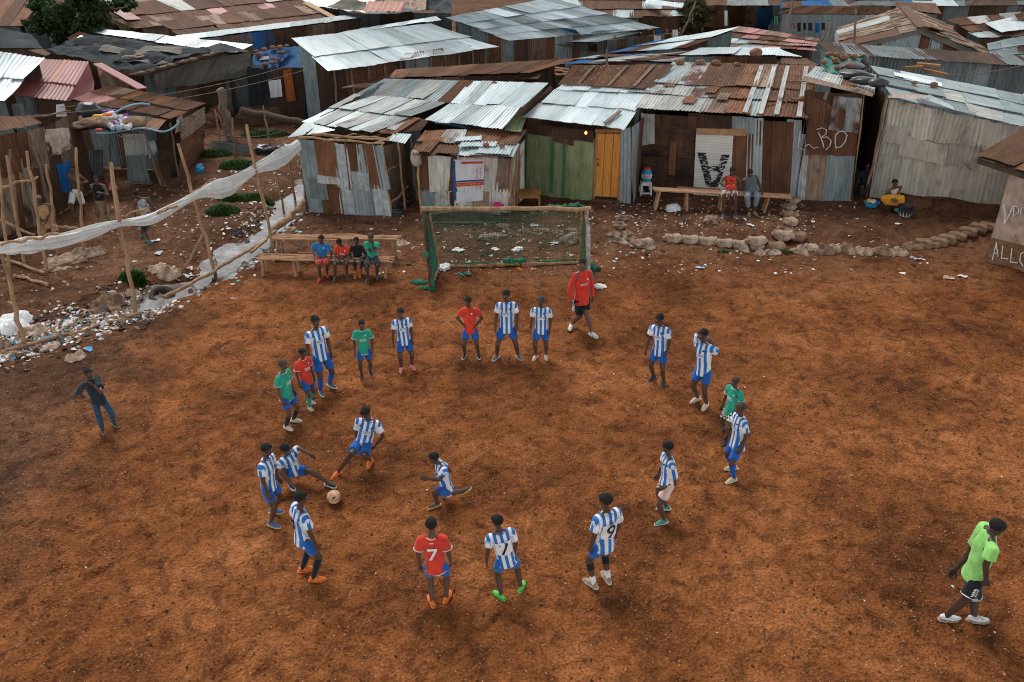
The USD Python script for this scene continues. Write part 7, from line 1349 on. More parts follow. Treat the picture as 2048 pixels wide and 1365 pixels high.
single('fallen_log', pole(at_y(484, 222, a[1] - .3), at_y(612, 248, a[1] - 1.8), .17, .14, 9, .03, pr), LOOK['bark'], 'long dark log lying across the low earth wall', 'log', smooth=True)
f = P(462, 282); single('dead_trunk', pole(f - V(0, 0, .1), at_y(440, 178, f[1]), .20, .15, 10, .06, pr), LOOK['grey_wood'], 'thick grey dead trunk standing by the tarpaulin shack', 'trunk', smooth=True)
for i, (px, py, s) in enumerate(((430, 216, .45), (442, 235, .5), (478, 216, .35), (488, 236, .3), (425, 245, .4), (500, 208, .35))): single('earth_lump', blob(P(px, py) + V(0, 0, s * .3), (s, s * .8, s * .7), 280 + i, .4, 3, 1.8), LOOK['roof_stone'], ['orange earth lump left of the dead trunk, upper', 'orange earth lump left of the dead trunk, lower', 'orange earth lump right of the dead trunk', 'small earth lump at the log end', 'earth lump beside the brown hut corner', 'earth lump behind the log end'][i], 'earth', smooth=True)
# wires and ropes
def wire(label, a, b, sag, r=.012, m='grey_wood', name='wire'):
    t = np.linspace(0, 1, 24)[:, None]; p = a + (b - a) * t - V(0, 0, sag) * (4 * t * (1 - t)); single(name, tube(p, r, 4), LOOK[m], label, 'wire', smooth=True)
wire('thin rope strung from the spotted hut to the blue tarpaulin hut', at_y(0, 236, 24), at_y(612, 140, 34), .3); wire('second thin rope just above the first across the left huts', at_y(120, 215, 27), at_y(600, 125, 34), .25)
wire('thin cable crossing before the blue grey wall at right', at_y(1736, 132, 29), at_y(2060, 128, 29), .35); wire('thin dark cable at the top right edge', at_y(1960, 52, 36), at_y(2060, 70, 36), .2, m='litter_dark')
wire('dark rope sagging between the sticks left of the drain', at_y(400, 258, 28), at_y(590, 252, 28), .35, .018, 'litter_dark')
ca = [at_y(*p, y) for p, y in (((210, 240), 26.5), ((240, 220), 26.6), ((270, 209), 26.8), ((300, 210), 27))]; single('pipe', tube(CubicSpline(range(4), np.array(ca))(np.linspace(0, 3, 24)), .03, 6), LOOK['blue_pipe'], 'blue pipe arching up over the rusty porch roof', 'pipe', smooth=True)
ca = [at_y(*p, 25.4) for p in ((192, 266), (240, 263), (290, 257), (325, 264), (352, 252), (354, 244))]; single('pipe', tube(CubicSpline(range(6), np.array(ca))(np.linspace(0, 5, 40)), .03, 6), LOOK['blue_pipe'], 'blue pipe hanging along the front edge of the porch roof', 'pipe', smooth=True)
ca = [at_y(*p, 25.3) for p in ((235, 270), (262, 278), (292, 272))]; single('rope', tube(CubicSpline(range(3), np.array(ca))(np.linspace(0, 2, 20)), .015, 5), LOOK['pole_wood'], 'pale rope sagging under the porch roof', 'rope', smooth=True)
# junk heaped on the porch roof
jr = np.random.default_rng(9)
def jz(px, py): q = RP((140, 262), (318, 262), (335, 240), (170, 224), 2.08, 8); n_ = np.cross(q[1] - q[0], q[3] - q[0]); n_ /= np.linalg.norm(n_); return EYE + ray(px, py) * (((q[0] - EYE) @ n_) / (ray(px, py) @ n_))
for i, (px, py, s, m_, l) in enumerate(((180, 228, (.36, .28, .26), 'black_plastic', 'big black bag on the junk heaped porch roof'), (200, 236, (.24, .10, .08), 'yellow_plastic', 'yellow crate piece on the porch roof'), (216, 235, (.16, .12, .10), 'orange_plastic', 'orange bowl on the porch roof'), (224, 232, (.14, .12, .10), 'litter_white', 'white can beside the orange bowl on the porch roof'), (236, 237, (.34, .12, .07), 'pale_wood', 'pale board on the porch roof junk'), (178, 250, (.40, .25, .14), 'sack_dirty', 'heap of brown rags on the porch roof, left'), (205, 247, (.34, .22, .14), 'sack', 'heap of pale rags on the porch roof, middle'), (225, 252, (.28, .2, .12), 'sack_dirty', 'dark rags before the pale ones on the porch roof'), (270, 250, (.4, .3, .16), 'sack_dirty', 'brown bundle at the right of the porch roof'), (157, 254, (.3, .2, .10), 'sack', 'rags at the left corner of the porch roof'), (198, 262, (.12, .08, .05), 'litter_red', 'red cap on the edge of the porch roof'), (205, 225, (.5, .06, .05), 'purple_plastic', 'violet strip behind the black bag on the porch roof'))):
    c = jz(px, py); single('roof_junk', blob(c + V(0, 0, s[2] * .5), s, 500 + i, .35, 2, 2.2, .4), LOOK[m_], l, 'junk', smooth=True)
for i in range(34):
    px, py = jr.uniform(222, 262), jr.uniform(238, 262); c = jz(px, py); r_ = jr.uniform(.05, .08); single('plastic_jar', lathe(c + V(0, 0, jr.uniform(0, .06)), [(0, 0), (r_, 0), (r_, r_ * 1.6), (r_ * .7, r_ * 1.8), (r_ * .7, r_ * 2.1), (0, r_ * 2.1)], 9, V(jr.normal(0, .5), jr.normal(0, .5), 1)), LOOK[('litter_white', 'litter_white', 'litter_blue', 'purple_plastic')[i % 4]], 'small plastic jar lying in the pile on the porch roof', 'jar', group='jars piled on the porch roof', smooth=40)
# washing on lines
for i, (x0, x1, y0, y1, m_, l, yy) in enumerate(((1308, 1322, 72, 84, 'cloth_white', 'white shirt drying below the great zinc roof', 44), (1345, 1356, 60, 76, 'cloth_white', 'white cloth drying right of the white shirt', 44), (1312, 1322, 60, 70, 'cloth_blue', 'blue cloth drying under the great zinc roof', 44.5), (1586, 1592, 46, 58, 'cloth_orange', 'red top at the left end of the jeans line', 40), (1594, 1602, 46, 64, 'cloth_dark', 'dark trousers, first on the jeans line', 40), (1606, 1613, 46, 60, 'cloth_dark', 'dark trousers, second on the jeans line', 40), (1616, 1625, 46, 62, 'cloth_dark', 'dark trousers, third on the jeans line', 40), (1630, 1640, 46, 66, 'cloth_blue', 'blue jeans on the jeans line', 40), (1643, 1651, 46, 60, 'cloth_dark', 'dark cloth at the right end of the jeans line', 40), (1548, 1556, 33, 50, 'litter_green', 'green cloth hanging under the orange strip', 42), (1669, 1677, 66, 96, 'cloth_white', 'white and pink cloth beside the mottled hip roof', 37), (1449, 1455, 22, 52, 'cloth_white', 'white cloth hung by the olive bush', 46))):
    mm, ml, uv = cloth_panel([at_y(x0, y1, yy), at_y(x1, y1, yy), at_y(x1, y0, yy), at_y(x0, y0, yy)], m_ if m_.startswith('cloth') else 'net_green', .04, 3, 70 + i, .06); single('washing', mm, ml, l, 'laundry', uv=uv, smooth=True)
wire('washing line with dark trousers at upper right', at_y(1580, 46, 40.05), at_y(1660, 46, 40.05), .03)
for i, (a, b, yy, l) in enumerate((((1562, 100), (1590, -6), 38, 'tall dark pole before the jeans line'), ((1708, 100), (1712, 20), 33.5, 'tall thin pole in front of the mottled hip roof'), ((1655, 100), (1663, 46), 37, 'leaning plank right of the jeans line'), ((1640, 95), (1656, 48), 37.5, 'second leaning plank right of the jeans line'), ((1365, 66), (1392, 2), 43, 'leaning pole in the olive bush'), ((1748, 120), (1760, 98), 33, 'broken stick with a rag on the dark eave'), ((1214, 132), (1214, 100), 30, 'short post on the low jumbled roofs'))): single('roof_pole', pole(at_y(*a, yy), at_y(*b, yy), .05, .04, 6, .03, pr), LOOK['grey_wood'], l, 'pole', smooth=True)

# ---- trees
def tree(name, label, base, trunk_top, centre, rad, n_clump, leaf, m_leaf, seed, limbs=6, per=90):
    rg = np.random.default_rng(seed); T = Thing(name, label, 'tree' if 'tree' in label else 'bush', base); T.part('trunk', pole(base - V(0, 0, .2), trunk_top, .22, .12, 9, .05, rg), LOOK['bark'], smooth=True); quads = []; cl = []
    for k in range(n_clump):
        d = rg.normal(0, 1, 3); d /= np.linalg.norm(d); rr = rg.uniform(.35, 1.0) ** .6; c = centre + d * rr * rad * rg.uniform(.75, 1.1); cl.append(c); cr = rg.uniform(.28, .6) * min(rad) * .55
        m = per; q = rg.normal(0, 1, (m, 3)); q /= np.linalg.norm(q, axis=1)[:, None]; p = c + q * cr * rg.uniform(.5, 1.1, (m, 1)) * V(1.2, 1.2, .8); nn = q + rg.normal(0, .55, (m, 3)); nn /= np.linalg.norm(nn, axis=1)[:, None]; t1 = np.cross(nn, rg.normal(0, 1, (m, 3))); t1 /= np.linalg.norm(t1, axis=1)[:, None]; t2 = np.cross(nn, t1); L = leaf * rg.uniform(.6, 1.3, (m, 1))
        quads.append(np.stack([p - t1 * L, p + t2 * L * .45, p + t1 * L, p - t2 * L * .45], 1))
    for k in range(limbs): c = cl[k * 3 % len(cl)]; T.part('limb', pole(trunk_top - V(0, 0, .4), c, .07, .03, 6, .08, rg), LOOK['bark'], smooth=True)
    qv = np.vstack(quads).reshape(-1, 3); qi = np.arange(len(qv)).reshape(-1, 4); T.part('crown', (qv, np.vstack([qi[:, [0, 1, 2]], qi[:, [0, 2, 3]]])), LOOK[m_leaf]); return T
def leaf_mat(n, c1, c2):
    mat(n, {'g': ('geometry', {}), 'r': ('rgb_ramp', {'ramp': [(0, c1), (.6, c2), (1, tuple(x * 1.6 for x in c2))]}), 'p': ('principled_bsdf', {'roughness': .6, 'specular_ior_level': .3}), 't': ('translucent_bsdf', {}), 'x': ('mix_closure', {'fac': .25})}, [('g.random_per_island', 'r.fac'), ('r.color', 'p.base_color'), ('r.color', 't.color'), ('p.BSDF', 'x.closure1'), ('t.BSDF', 'x.closure2')], 'x.closure')
leaf_mat('leaves_green', (.018, .042, .009), (.062, .11, .02)); leaf_mat('leaves_olive', (.05, .045, .01), (.12, .095, .022)); leaf_mat('grass_blades', (.03, .075, .012), (.12, .20, .035))
tb = P(128, 150); tb = V(-21.5, 41.0, 0)
tree('leafy_tree', 'dark leafy green tree between the brown roofs at upper left', V(R(128, 78, 2.0)[0], R(128, 78, 2.0)[1], 0), R(118, 30, 3.6), R(138, 28, 3.6), V(2.3, 1.4, 1.5), 60, .16, 'leaves_green', 3)
tree('leafy_tree', 'green crown behind the striped brown roof at the top edge', V(R(205, 30, 3.0)[0], R(205, 30, 3.0)[1] + 3, 0), R(200, 10, 4.0), R(205, 2, 4.0), V(2.0, 1.2, .9), 26, .16, 'leaves_green', 4)
tree('olive_bush', 'round olive brown bush between the roofs at upper right', V(R(1390, 75, 1.5)[0], R(1390, 75, 1.5)[1], 0), R(1390, 45, 2.6), R(1389, 36, 2.8), V(1.0, .8, 1.25), 46, .09, 'leaves_olive', 5, per=150)
def tuft_patch(px, py, rx, ry, hgt, n, seed):
    rg = np.random.default_rng(seed); c = P(px, py); out = []
    a = rg.uniform(0, 6.28, n); r_ = np.sqrt(rg.uniform(0, 1, n)); x, y = c[0] + np.cos(a) * r_ * rx, c[1] + np.sin(a) * r_ * ry; z = ground_z(x, y); hh_ = hgt * rg.uniform(.4, 1.1, n) * (1.1 - r_ * .7); d = rg.normal(0, .5, (n, 2)); w = rg.uniform(.006, .014, n)[:, None]; s = np.stack([-d[:, 1], d[:, 0], 0 * z], -1); s /= np.linalg.norm(s, axis=1)[:, None] + 1e-9; p0 = np.stack([x, y, z - .02], -1); p2 = p0 + np.stack([d[:, 0] * hh_, d[:, 1] * hh_, hh_], -1); p1 = (p0 + p2) / 2 + np.stack([0 * z, 0 * z, hh_ * .2], -1)
    v = np.stack([p0 - s * w, p0 + s * w, p1 + s * w * 1.4, p1 - s * w * 1.4, p2], 1).reshape(-1, 3); k = np.arange(n)[:, None] * 5; f = np.vstack([k + [0, 1, 2], k + [0, 2, 3], k + [3, 2, 4]]); return v, f
for i, (px, py, rx, ry, hg, l) in enumerate(((425, 310, .7, .5, .28, 'green weeds at the foot of the brown tin hut'), (475, 332, .65, .55, .30, 'green weeds beside the drain below the low fence'), (446, 425, .5, .4, .32, 'round clump of weeds on the left bank of the drain'), (462, 398, .4, .3, .22, 'small patch of weeds above the round clump'), (505, 397, .7, .35, .22, 'long patch of weeds beside the grey drain water'), (265, 556, .3, .25, .25, 'small green tuft beside the second fence post'), (530, 272, 1.0, .5, .3, 'weeds below the fallen log'), (400, 232, .5, .4, .8, 'leafy yellow green plant at the corner of the brown hut'), (1448, 505, .2, .12, .1, 'thin weeds below the sandbags'), (1570, 506, .3, .15, .12, 'thin weeds below the burst sandbag'))):
    v, f = tuft_patch(px, py, rx, ry, hg, 1400 if i < 8 else 300, 600 + i); single('weeds', (v, f), LOOK['grass_blades'], l, 'grass', kind='stuff')

# ---- litter and grit
for i in range(46):                                                   # sodden rags and bags in the bed of the drain
    q = DRAIN[6] + (DRAIN[3] - DRAIN[6]) * pr.uniform(-.35, 1.25) if i % 3 else DRAIN[7] + (DRAIN[5] - DRAIN[7]) * pr.uniform(0, 1); j_ = np.argmin(np.linalg.norm(cl - q, axis=1)); q = cl[j_] + nr[j_] * pr.normal(.05, .5)
    single('drain_rag', rag((q[0], q[1]), pr.uniform(.10, .26), pr.uniform(.07, .16), pr.uniform(.06, .14), 300 + i, pr.uniform(0, 3)), LOOK[('sack_dirty', 'litter_tan', 'tarp_rag', 'litter_white', 'sack', 'litter_dark')[i % 6]], ('muddy brown', 'tan', 'grey', 'dirty white', 'pale brown', 'black')[i % 6] + ' rag sunk in the rubbish of the drain', 'rag', smooth=40, group=('muddy brown', 'tan', 'grey', 'dirty white', 'pale brown', 'black')[i % 6] + ' rags in the drain')
lr = np.random.default_rng(31)
SCR = {}
def scrap_variants(kind, n=6):
    out = []
    for k in range(n):
        if kind == 'flat': v, f = grid_mesh(np.stack([*np.meshgrid(np.linspace(-1, 1, 4), np.linspace(-.7, .7, 3)), np.zeros((3, 4))], -1)); v = v + lr.normal(0, .13, v.shape) * V(1, 1, 1.4)
        else: v, f = blob((0, 0, 0), (1, .75, .5), 700 + k, .5, 1, 2.0)
        out.append((v, f))
    return out
FLAT, LUMP = scrap_variants('flat'), scrap_variants('lump')
def scatter(pts, size, kinds, rg):
    pts = np.asarray(pts); vs, fs, n = [], [], 0; kk = rg.integers(len(kinds), size=len(pts)); zz = foot_z(pts[:, 0], pts[:, 1])
    for k, (v, f) in enumerate(kinds):
        p, z0 = pts[kk == k], zz[kk == k]; m = len(p)
        if not m: continue
        s = size * rg.uniform(.5, 1.5, (m, 1)); a = rg.uniform(0, 6.28, (m, 1)); t = rg.normal(0, .25, (2, m, 1)); c, d = np.cos(a), np.sin(a); w = v[None] * s[..., None]
        q = np.stack([w[..., 0] * c - w[..., 1] * d + p[:, :1], w[..., 0] * d + w[..., 1] * c + p[:, 1:], w[..., 2] + t[0] * w[..., 0] + t[1] * w[..., 1] + z0[:, None] + s * .25], -1)
        vs.append(q.reshape(-1, 3)); fs.append((f[None] + (np.arange(m) * len(v))[:, None, None]).reshape(-1, 3) + n); n += m * len(v)
    return np.vstack(vs), np.vstack(fs)
def along_drain(n, t0, t1, w, rg, side=None):
    seg = np.linspace(0, len(DRAIN) - 1.001, 400); pl = np.stack([np.interp(seg, range(len(DRAIN)), DRAIN[:, k]) for k in (0, 1)], -1); pl = pl[(pl[:, 1] > t0) & (pl[:, 1] < t1)]
    i = rg.integers(1, len(pl) - 1, n); tgt = pl[np.minimum(i + 1, len(pl) - 1)] - pl[i - 1]; tgt /= np.linalg.norm(tgt, axis=1)[:, None]; nn = np.stack([tgt[:, 1], -tgt[:, 0]], -1); o = rg.normal(0, w, n) if side is None else np.abs(rg.normal(0, w, n)) * side
    return pl[i] + nn * o[:, None] + rg.normal(0, .08, (n, 2))
for m_, n_, w_, sz, kd, nm in (('litter_white', 1500, .52, .045, FLAT + LUMP[:2], 'white plastic scraps strewn in and along the drain'), ('litter_tan', 800, .62, .045, FLAT, 'tan scraps and rubble strewn along the drain'), ('litter_blue', 300, .5, .05, FLAT, 'pale blue scraps strewn along the drain'), ('litter_dark', 300, .7, .06, LUMP + FLAT, 'dark rubbish strewn along the drain'), ('litter_red', 80, .6, .045, FLAT, 'red scraps strewn along the drain'), ('litter_cyan', 50, .6, .05, FLAT, 'bright blue scraps strewn along the drain'), ('litter_green', 36, .6, .045, LUMP, 'green scraps strewn along the drain'), ('sack_dirty', 300, .5, .06, LUMP, 'muddy lumps and rags lying in the drain'), ('stone', 260, .7, .05, LUMP, 'stones lying along the drain')):
    a_, b_ = along_drain(n_ * 2 // 5, 13.2, 26.5, w_, lr), along_drain(n_, 13.9, 17.4, w_ * .75, lr); single('drain_litter', scatter(np.vstack([a_, b_]), sz, kd, lr), LOOK[m_], nm, 'litter', kind='stuff')
def zone(n, x0, x1, y0, y1): return np.stack([lr.uniform(x0, x1, n), lr.uniform(y0, y1, n)], -1)
yard = lambda n: np.vstack([zone(n // 2, -5.5, 11, 18.6, 24), zone(n // 4, -2.5, 4, 18.5, 23.5), zone(n // 4, 3, 9, 21.3, 24)])
for m_, n_, sz, kd, nm in (('litter_white', 200, .034, FLAT, 'small white scraps scattered over the dirt before the huts'), ('litter_tan', 520, .032, LUMP + FLAT, 'small tan scraps scattered over the dirt before the huts'), ('litter_blue', 90, .04, FLAT, 'small pale blue scraps scattered before the huts'), ('litter_dark', 60, .05, LUMP, 'small dark scraps scattered before the huts'), ('litter_red', 20, .03, FLAT, 'small red scraps scattered before the huts')): single('yard_litter', scatter(yard(n_), sz, kd, lr), LOOK[m_], nm, 'litter', kind='stuff')
single('left_litter', scatter(np.vstack([zone(150, -14, -8.3, 16.5, 22.5), zone(160, -12.5, -8, 22, 27)]), .032, FLAT + LUMP, lr), LOOK['litter_tan'], 'scraps scattered over the left yard', 'litter', kind='stuff')
single('left_litter', scatter(np.vstack([zone(30, -14, -8.3, 16.5, 22.5), zone(110, -10.5, -7.2, 21.5, 28)]), .036, FLAT, lr), LOOK['litter_white'], 'white scraps scattered over the left yard', 'litter', kind='stuff')
def pitch(n): 
    y = 5.0 + 15.0 * lr.uniform(0, 1, n) ** 1.15; return np.stack([lr.uniform(-1, 1, n) * (y * .72 + 2.5), y], -1)
soft_mat('pebble_pale', (.26, .135, .07), (.46, .29, .18), 12, rough=.9); soft_mat('pebble_brown', (.15, .06, .03), (.26, .12, .06), 12, rough=.9); soft_mat('clod', (.045, .018, .009), (.09, .035, .016), 12, rough=.95)
for m_, n_, sz, nm in (('pebble_pale', 9000, .010, 'pale pebbles and chips scattered over the pitch'), ('pebble_brown', 5000, .015, 'brown pebbles scattered over the pitch'), ('clod', 2600, .017, 'dark clods of soil scattered over the pitch'), ('pebble_pale', 70, .022, 'larger pale chips scattered over the pitch'), ('litter_white', 26, .018, 'tiny white scraps scattered over the pitch')): single('pitch_grit', scatter(pitch(n_), sz, [blob((0, 0, 0), (1, .8, .6), 800 + k, .4, 0 if n_ > 1000 else 1, 2) for k in range(6)], lr), LOOK[m_], nm, 'pebbles', kind='stuff')
# larger scraps one can point to
for i, (px, py, s, m_, l) in enumerate(((1400, 538, .11, 'litter_blue', 'pale blue card lying below the sandbag row'), (1806, 546, .10, 'litter_white', 'white scrap alone on the dirt below the leaning sacks'), (1925, 555, .10, 'litter_white', 'square white scrap left of the mud house'), (1896, 558, .12, 'litter_tan', 'pale bottle lying left of the square white scrap'), (1797, 450, .10, 'litter_white', 'white paper below the crouching person'), (1835, 520, .10, 'litter_blue', 'blue scrap among the torn sacks'), (1068, 452, .12, 'litter_blue', 'upper pale blue scrap behind the goal net'), (1110, 486, .11, 'litter_blue', 'pale blue scrap right of centre behind the goal net'), (990, 499, .10, 'litter_white', 'white scrap left of centre behind the goal net'), (916, 502, .14, 'litter_white', 'long white scrap behind the left of the goal net'), (1035, 500, .16, 'litter_white', 'white rag mid goal behind the net'), (150, 717, .20, 'litter_tan', 'torn cardboard piece on the dirt above the lone boy'), (178, 700, .10, 'litter_cyan', 'blue crumpled bag near the left drain edge'), (187, 500, .0, 'litter_white', ''), (312, 484, .12, 'litter_white', 'white paper beside the bending youth'), (318, 510, .12, 'litter_blue', 'pale scrap below the bending youth'), (345, 566, .30, 'sack', 'brown rag heap at the drain above the tyre'), (320, 557, .24, 'litter_tan', 'pinkish rag left of the brown rag heap'), (215, 616, .40, 'sack_dirty', 'brown lump of rags in the drain before the second post'), (100, 680, .20, 'litter_cyan', 'blue plastic bag in the drain at far left'), (30, 648, .45, 'litter_white', 'torn white sheet lying at the far left drain'), (66, 668, .3, 'sack', 'pale stone like rag by the first fence post'), (102, 698, .25, 'litter_tan', 'tan rag on the pitch side of the drain'), (805, 490, .2, 'litter_tan', 'tan cardboard scraps left of the goal post'), (1500, 452, .10, 'litter_white', 'white stick like scrap on the terrace'), (1215, 402, .0, 'litter_white', ''), (925, 770, .0, 'litter_white', ''))):
    if not l: continue
    c = P(px, py)
    if s > .15: single('rag', rag(c, s * 1.25, s, s * .42, 40 + i, .4 * i), LOOK[m_], l, 'rag', smooth=40); continue
    v, f = FLAT[i % 6]; a = lr.uniform(0, 6.28); R_ = np.array([[math.cos(a), math.sin(a), 0], [-math.sin(a), math.cos(a), 0], [0, 0, .7]])
    single('scrap', (v * s @ R_ + V(c[0], c[1], float(foot_z(c[0], c[1])) + s * .25), f), LOOK[m_], l, 'litter', smooth=True)
# ---- the ring of players, as they stand from left to right
ST = dict(shirt='stripes', shorts='wear_shorts_blue', sock='wear_black', sock_len=.0, chest=('panel', 'wear_greyblue', 'wear_navy'))
def st(**k): d = dict(ST); d['sock'] = None; d.update(k); return d
person('boy in dark blue shirt and rolled jeans standing alone at far left, hand on chin', ((229, 851), (206, 863)), (174, 738), 42, look=50, shirt='navy', lower='pants', shorts='wear_jeans', leg=1.86, shoe='shoe_brown', sole='shoe_tan', hands=((192, 776, -.22), (176, 795, -.10)), J={'elbL': (203, 786, -.2), 'elbR': (147, 795, .05)}, chest=None)
person('shaven boy in green shirt with black socks, leftmost of the ring', ((588, 843), (573, 857)), (563, 722), 68, look=95, hair='hair_shaved', skin='skin_brown', shirt='green', trim='wear_white', sock='wear_black', sock_len=.78, shoe='shoe_cream', chest=('lines', 'wear_white'))
person('boy in red shirt with teal socks beside the tall striped boy', ((619, 806), (620, 819)), (603, 698), 52, look=60, shirt='red', trim='wear_white', sock='wear_sock_teal', sock_len=.95, shoe='shoe_cream', chest=('lines', 'wear_white'))
person('tallest striped boy with blue socks behind the red shirted boy', ((660, 773), (642, 786)), (629, 632), 38, look=40, **st(sock='wear_sock_blue', sock_len=.95, shoe='shoe_grey', leg=.75))
person('small boy in green shirt facing the camera with arms hanging', ((741, 748), (724, 755)), (722, 641), 10, shirt='green', trim='wear_white', shoe='shoe_dark', sole='shoe_tan', chest=('lines', 'wear_white'))
person('striped boy wearing bright pink shoes', ((824, 735), (803, 740)), (801, 617), 14, look=5, **st(shoe='shoe_pink', sole='shoe_pink'))
person('boy in red shirt with hands on hips, in front of the goal', ((957, 713), (930, 714)), (937, 595), -4, look=-35, shirt='red', hands=('hip', 'hip'), shoe='shoe_dark', sole='shoe_white', chest=('badge', 'wear_white'), trim=None)
person('tall striped boy standing with legs apart in front of the goal', ((1036, 715), (994, 717)), (1013, 581), -4, look=-30, **st(shoe='shoe_grey', foot_yaw=(28, -28)))
person('shaven striped boy with pale shoes beside the tall boy, before the goal', ((1092, 715), (1072, 717)), (1083, 594), -8, look=-40, hair='hair_shaved', **st(shoe='shoe_cream', sole='shoe_cream', foot_yaw=(10, -20)))
person('young man in red long sleeved jacket walking in front of the right goal post', ((1183, 672), (1142, 655)), (1166, 519), 18, look=-12, kid=False, skin='skin_brown', shirt='red_jacket', sleeve=2, hem=-.16, shorts='wear_black', leg=.80, shoe='shoe_white', extra='sidepanel', chest=('jacket', 'wear_white'), foot_yaw=(20, -30), J={'kneeL': (1172, 625, -.1), 'kneeR': (1160, 633, .1)})
person('striped boy with dark trainers, first on the right of the ring', ((1327, 767), (1307, 758)), (1322, 629), -34, look=-62, **st(shoe='shoe_dark', sole='shoe_grey'))
person('striped boy holding both hands behind his head, right of the ring', ((1412, 814), (1395, 802)), (1410, 659), -48, look=-62, **st(shoe='shoe_cream', sole='shoe_cream', hands=((1421, 682, .12), (1402, 676, .12)), J={'elbL': (1437, 706, -.05), 'elbR': (1399, 664, .1)}, sleeve=.75))
person('shaven boy in green shirt and checked shorts, half hidden behind the tall shaven boy', ((1452, 889), (1453, 862)), (1473, 755), -58, look=-70, hair='hair_shaved', shirt='green', trim='wear_white', shorts='check_cloth', shoe='shoe_dark', sole='shoe_dark', chest=('lines', 'wear_white'))
person('tall shaven striped boy with long blue socks, rightmost of the ring', ((1467, 962), (1468, 940)), (1484, 807), -76, look=-85, hair='hair_shaved', **st(sock='wear_sock_blue', sock_len=.95, shoe='shoe_whitegold', leg=.78, hem=-.26))
person('striped boy in white shorts with one arm held forward', ((1328, 1047), (1333, 1019)), (1339, 885), -84, look=-95, **st(shorts='wear_pale_pink', shoe='shoe_teal', hands=((1322, 978, -.15), None), J={'elbL': (1350, 968, -.05)}, hem=-.12))
person('boy seen from behind with a black number nine on striped jersey', ((1187, 1174), (1216, 1164)), (1215, 989), -148, look=-120, **st(number=('9', 'wear_black', 'wear_white'), chest=None, shoe='shoe_tan', sole='shoe_cream', sock='wear_white', sock_len=.34, band='wear_black', leg=.55))
person('boy seen from behind with a black number seven and green shoes', ((1003, 1198), (1042, 1181)), (999, 1032), -168, look=-125, **st(number=('7', 'wear_black', 'wear_white'), chest=None, shoe='shoe_green', sole='shoe_green', foot_yaw=(30, -30)))
person('boy seen from behind in red shirt with a white number seven', ((865, 1211), (893, 1202)), (862, 1039), 178, look=178, shirt='red', trim='wear_white', number=('7', 'wear_white', None), shoe='shoe_orange', sole='shoe_orange', skin='skin_brown', foot_yaw=(25, -15))
person('striped boy with black knee socks and orange shoes, seen half from behind', ((606, 1143), (628, 1162)), (597, 985), 128, look=120, **st(sock='wear_black', sock_len=.98, shoe='shoe_orange', sole='shoe_orange', number=('9', 'wear_black', None), chest=None, foot_yaw=(-25, -35)))
person('striped boy with blue and yellow shoes standing behind the sliding boy', ((547, 1027), (543, 1052)), (529, 889), 78, look=88, **st(shoe='shoe_blue', sole='shoe_whitegold'))
# ---- the three in the middle
person('striped boy sliding on the ground with one leg stretched to the ball', ((664, 970), (573, 970)), (569, 887), 48, look=70, nod=25, h=1.36, **st(J={'pelvis': (588, 942, .05), 'neck': (577, 908, .0), 'head': (570, 899, -.06), 'kneeL': (622, 944, -.05), 'kneeR': (562, 943, -.22), 'ankL': (655, 965, -.05), 'ankR': (580, 966, -.3), 'elbL': (598, 897, .1), 'elbR': (553, 938, -.1), 'shoulders': 52}, hands=((614, 906, .05), (549, 976, -.2)), shoe='shoe_dark', sole='shoe_white', hem=-.08, leg=.6))
person('striped boy lunging to kick the ball with orange shoes', ((735, 930), (668, 953)), (732, 814), -20, look=-38, nod=30, h=1.42, **st(J={'pelvis': (727, 884, .1), 'neck': (738, 840, .05), 'head': (731, 826, -.05), 'kneeL': (729, 912, -.2), 'kneeR': (704, 906, -.2), 'ankL': (741, 920, .15), 'ankR': (676, 944, -.1), 'elbL': (766, 872, .1), 'elbR': (712, 864, .25), 'shoulders': 5}, hands=((750, 892, .1), (716, 884, .2)), shoe='shoe_orange', sole='shoe_orange', hem=-.12, leg=.85))
person('striped boy lunging low to the left with a trailing leg, alone mid ring', ((872, 1013), (925, 1000)), (867, 904), -72, look=-95, nod=5, h=1.32, **st(J={'pelvis': (893, 976, .05), 'neck': (880, 928, .0), 'head': (867, 916, 0), 'kneeL': (868, 984, -.2), 'kneeR': (905, 986, -.02), 'ankL': (874, 1006, -.1), 'ankR': (928, 981, .06), 'toeR': (940, 990, .06), 'elbL': (880, 960, -.2), 'elbR': (900, 942, .2), 'shoulders': -62}, hands=((860, 958, -.25), (888, 936, .25)), shoe='shoe_brown', sole='shoe_whitegold', hem=-.16, leg=.8))
person('young man in lime green shirt and black shorts striding off at lower right', ((1945, 1243), (1889, 1241)), (1997, 1032), 76, look=96, nod=22, kid=False, h=1.72, skin='skin_deep', shirt='lime', shorts='wear_black', leg=.86, shoe='shoe_white', sole='shoe_tan', extra='chevrons', J={'pelvis': (1950, 1147, .05), 'neck': (1980, 1068, .02), 'head': (1994, 1055, .0), 'kneeL': (1948, 1200, .1), 'kneeR': (1936, 1196, -.1), 'elbL': (1936, 1112, .3), 'elbR': (1972, 1130, -.2)}, hands=((1922, 1126, .3), (1972, 1180, -.2)), hem=-.08, baggy=1.0, foot_yaw=(8, 10), hand_kind='fist')
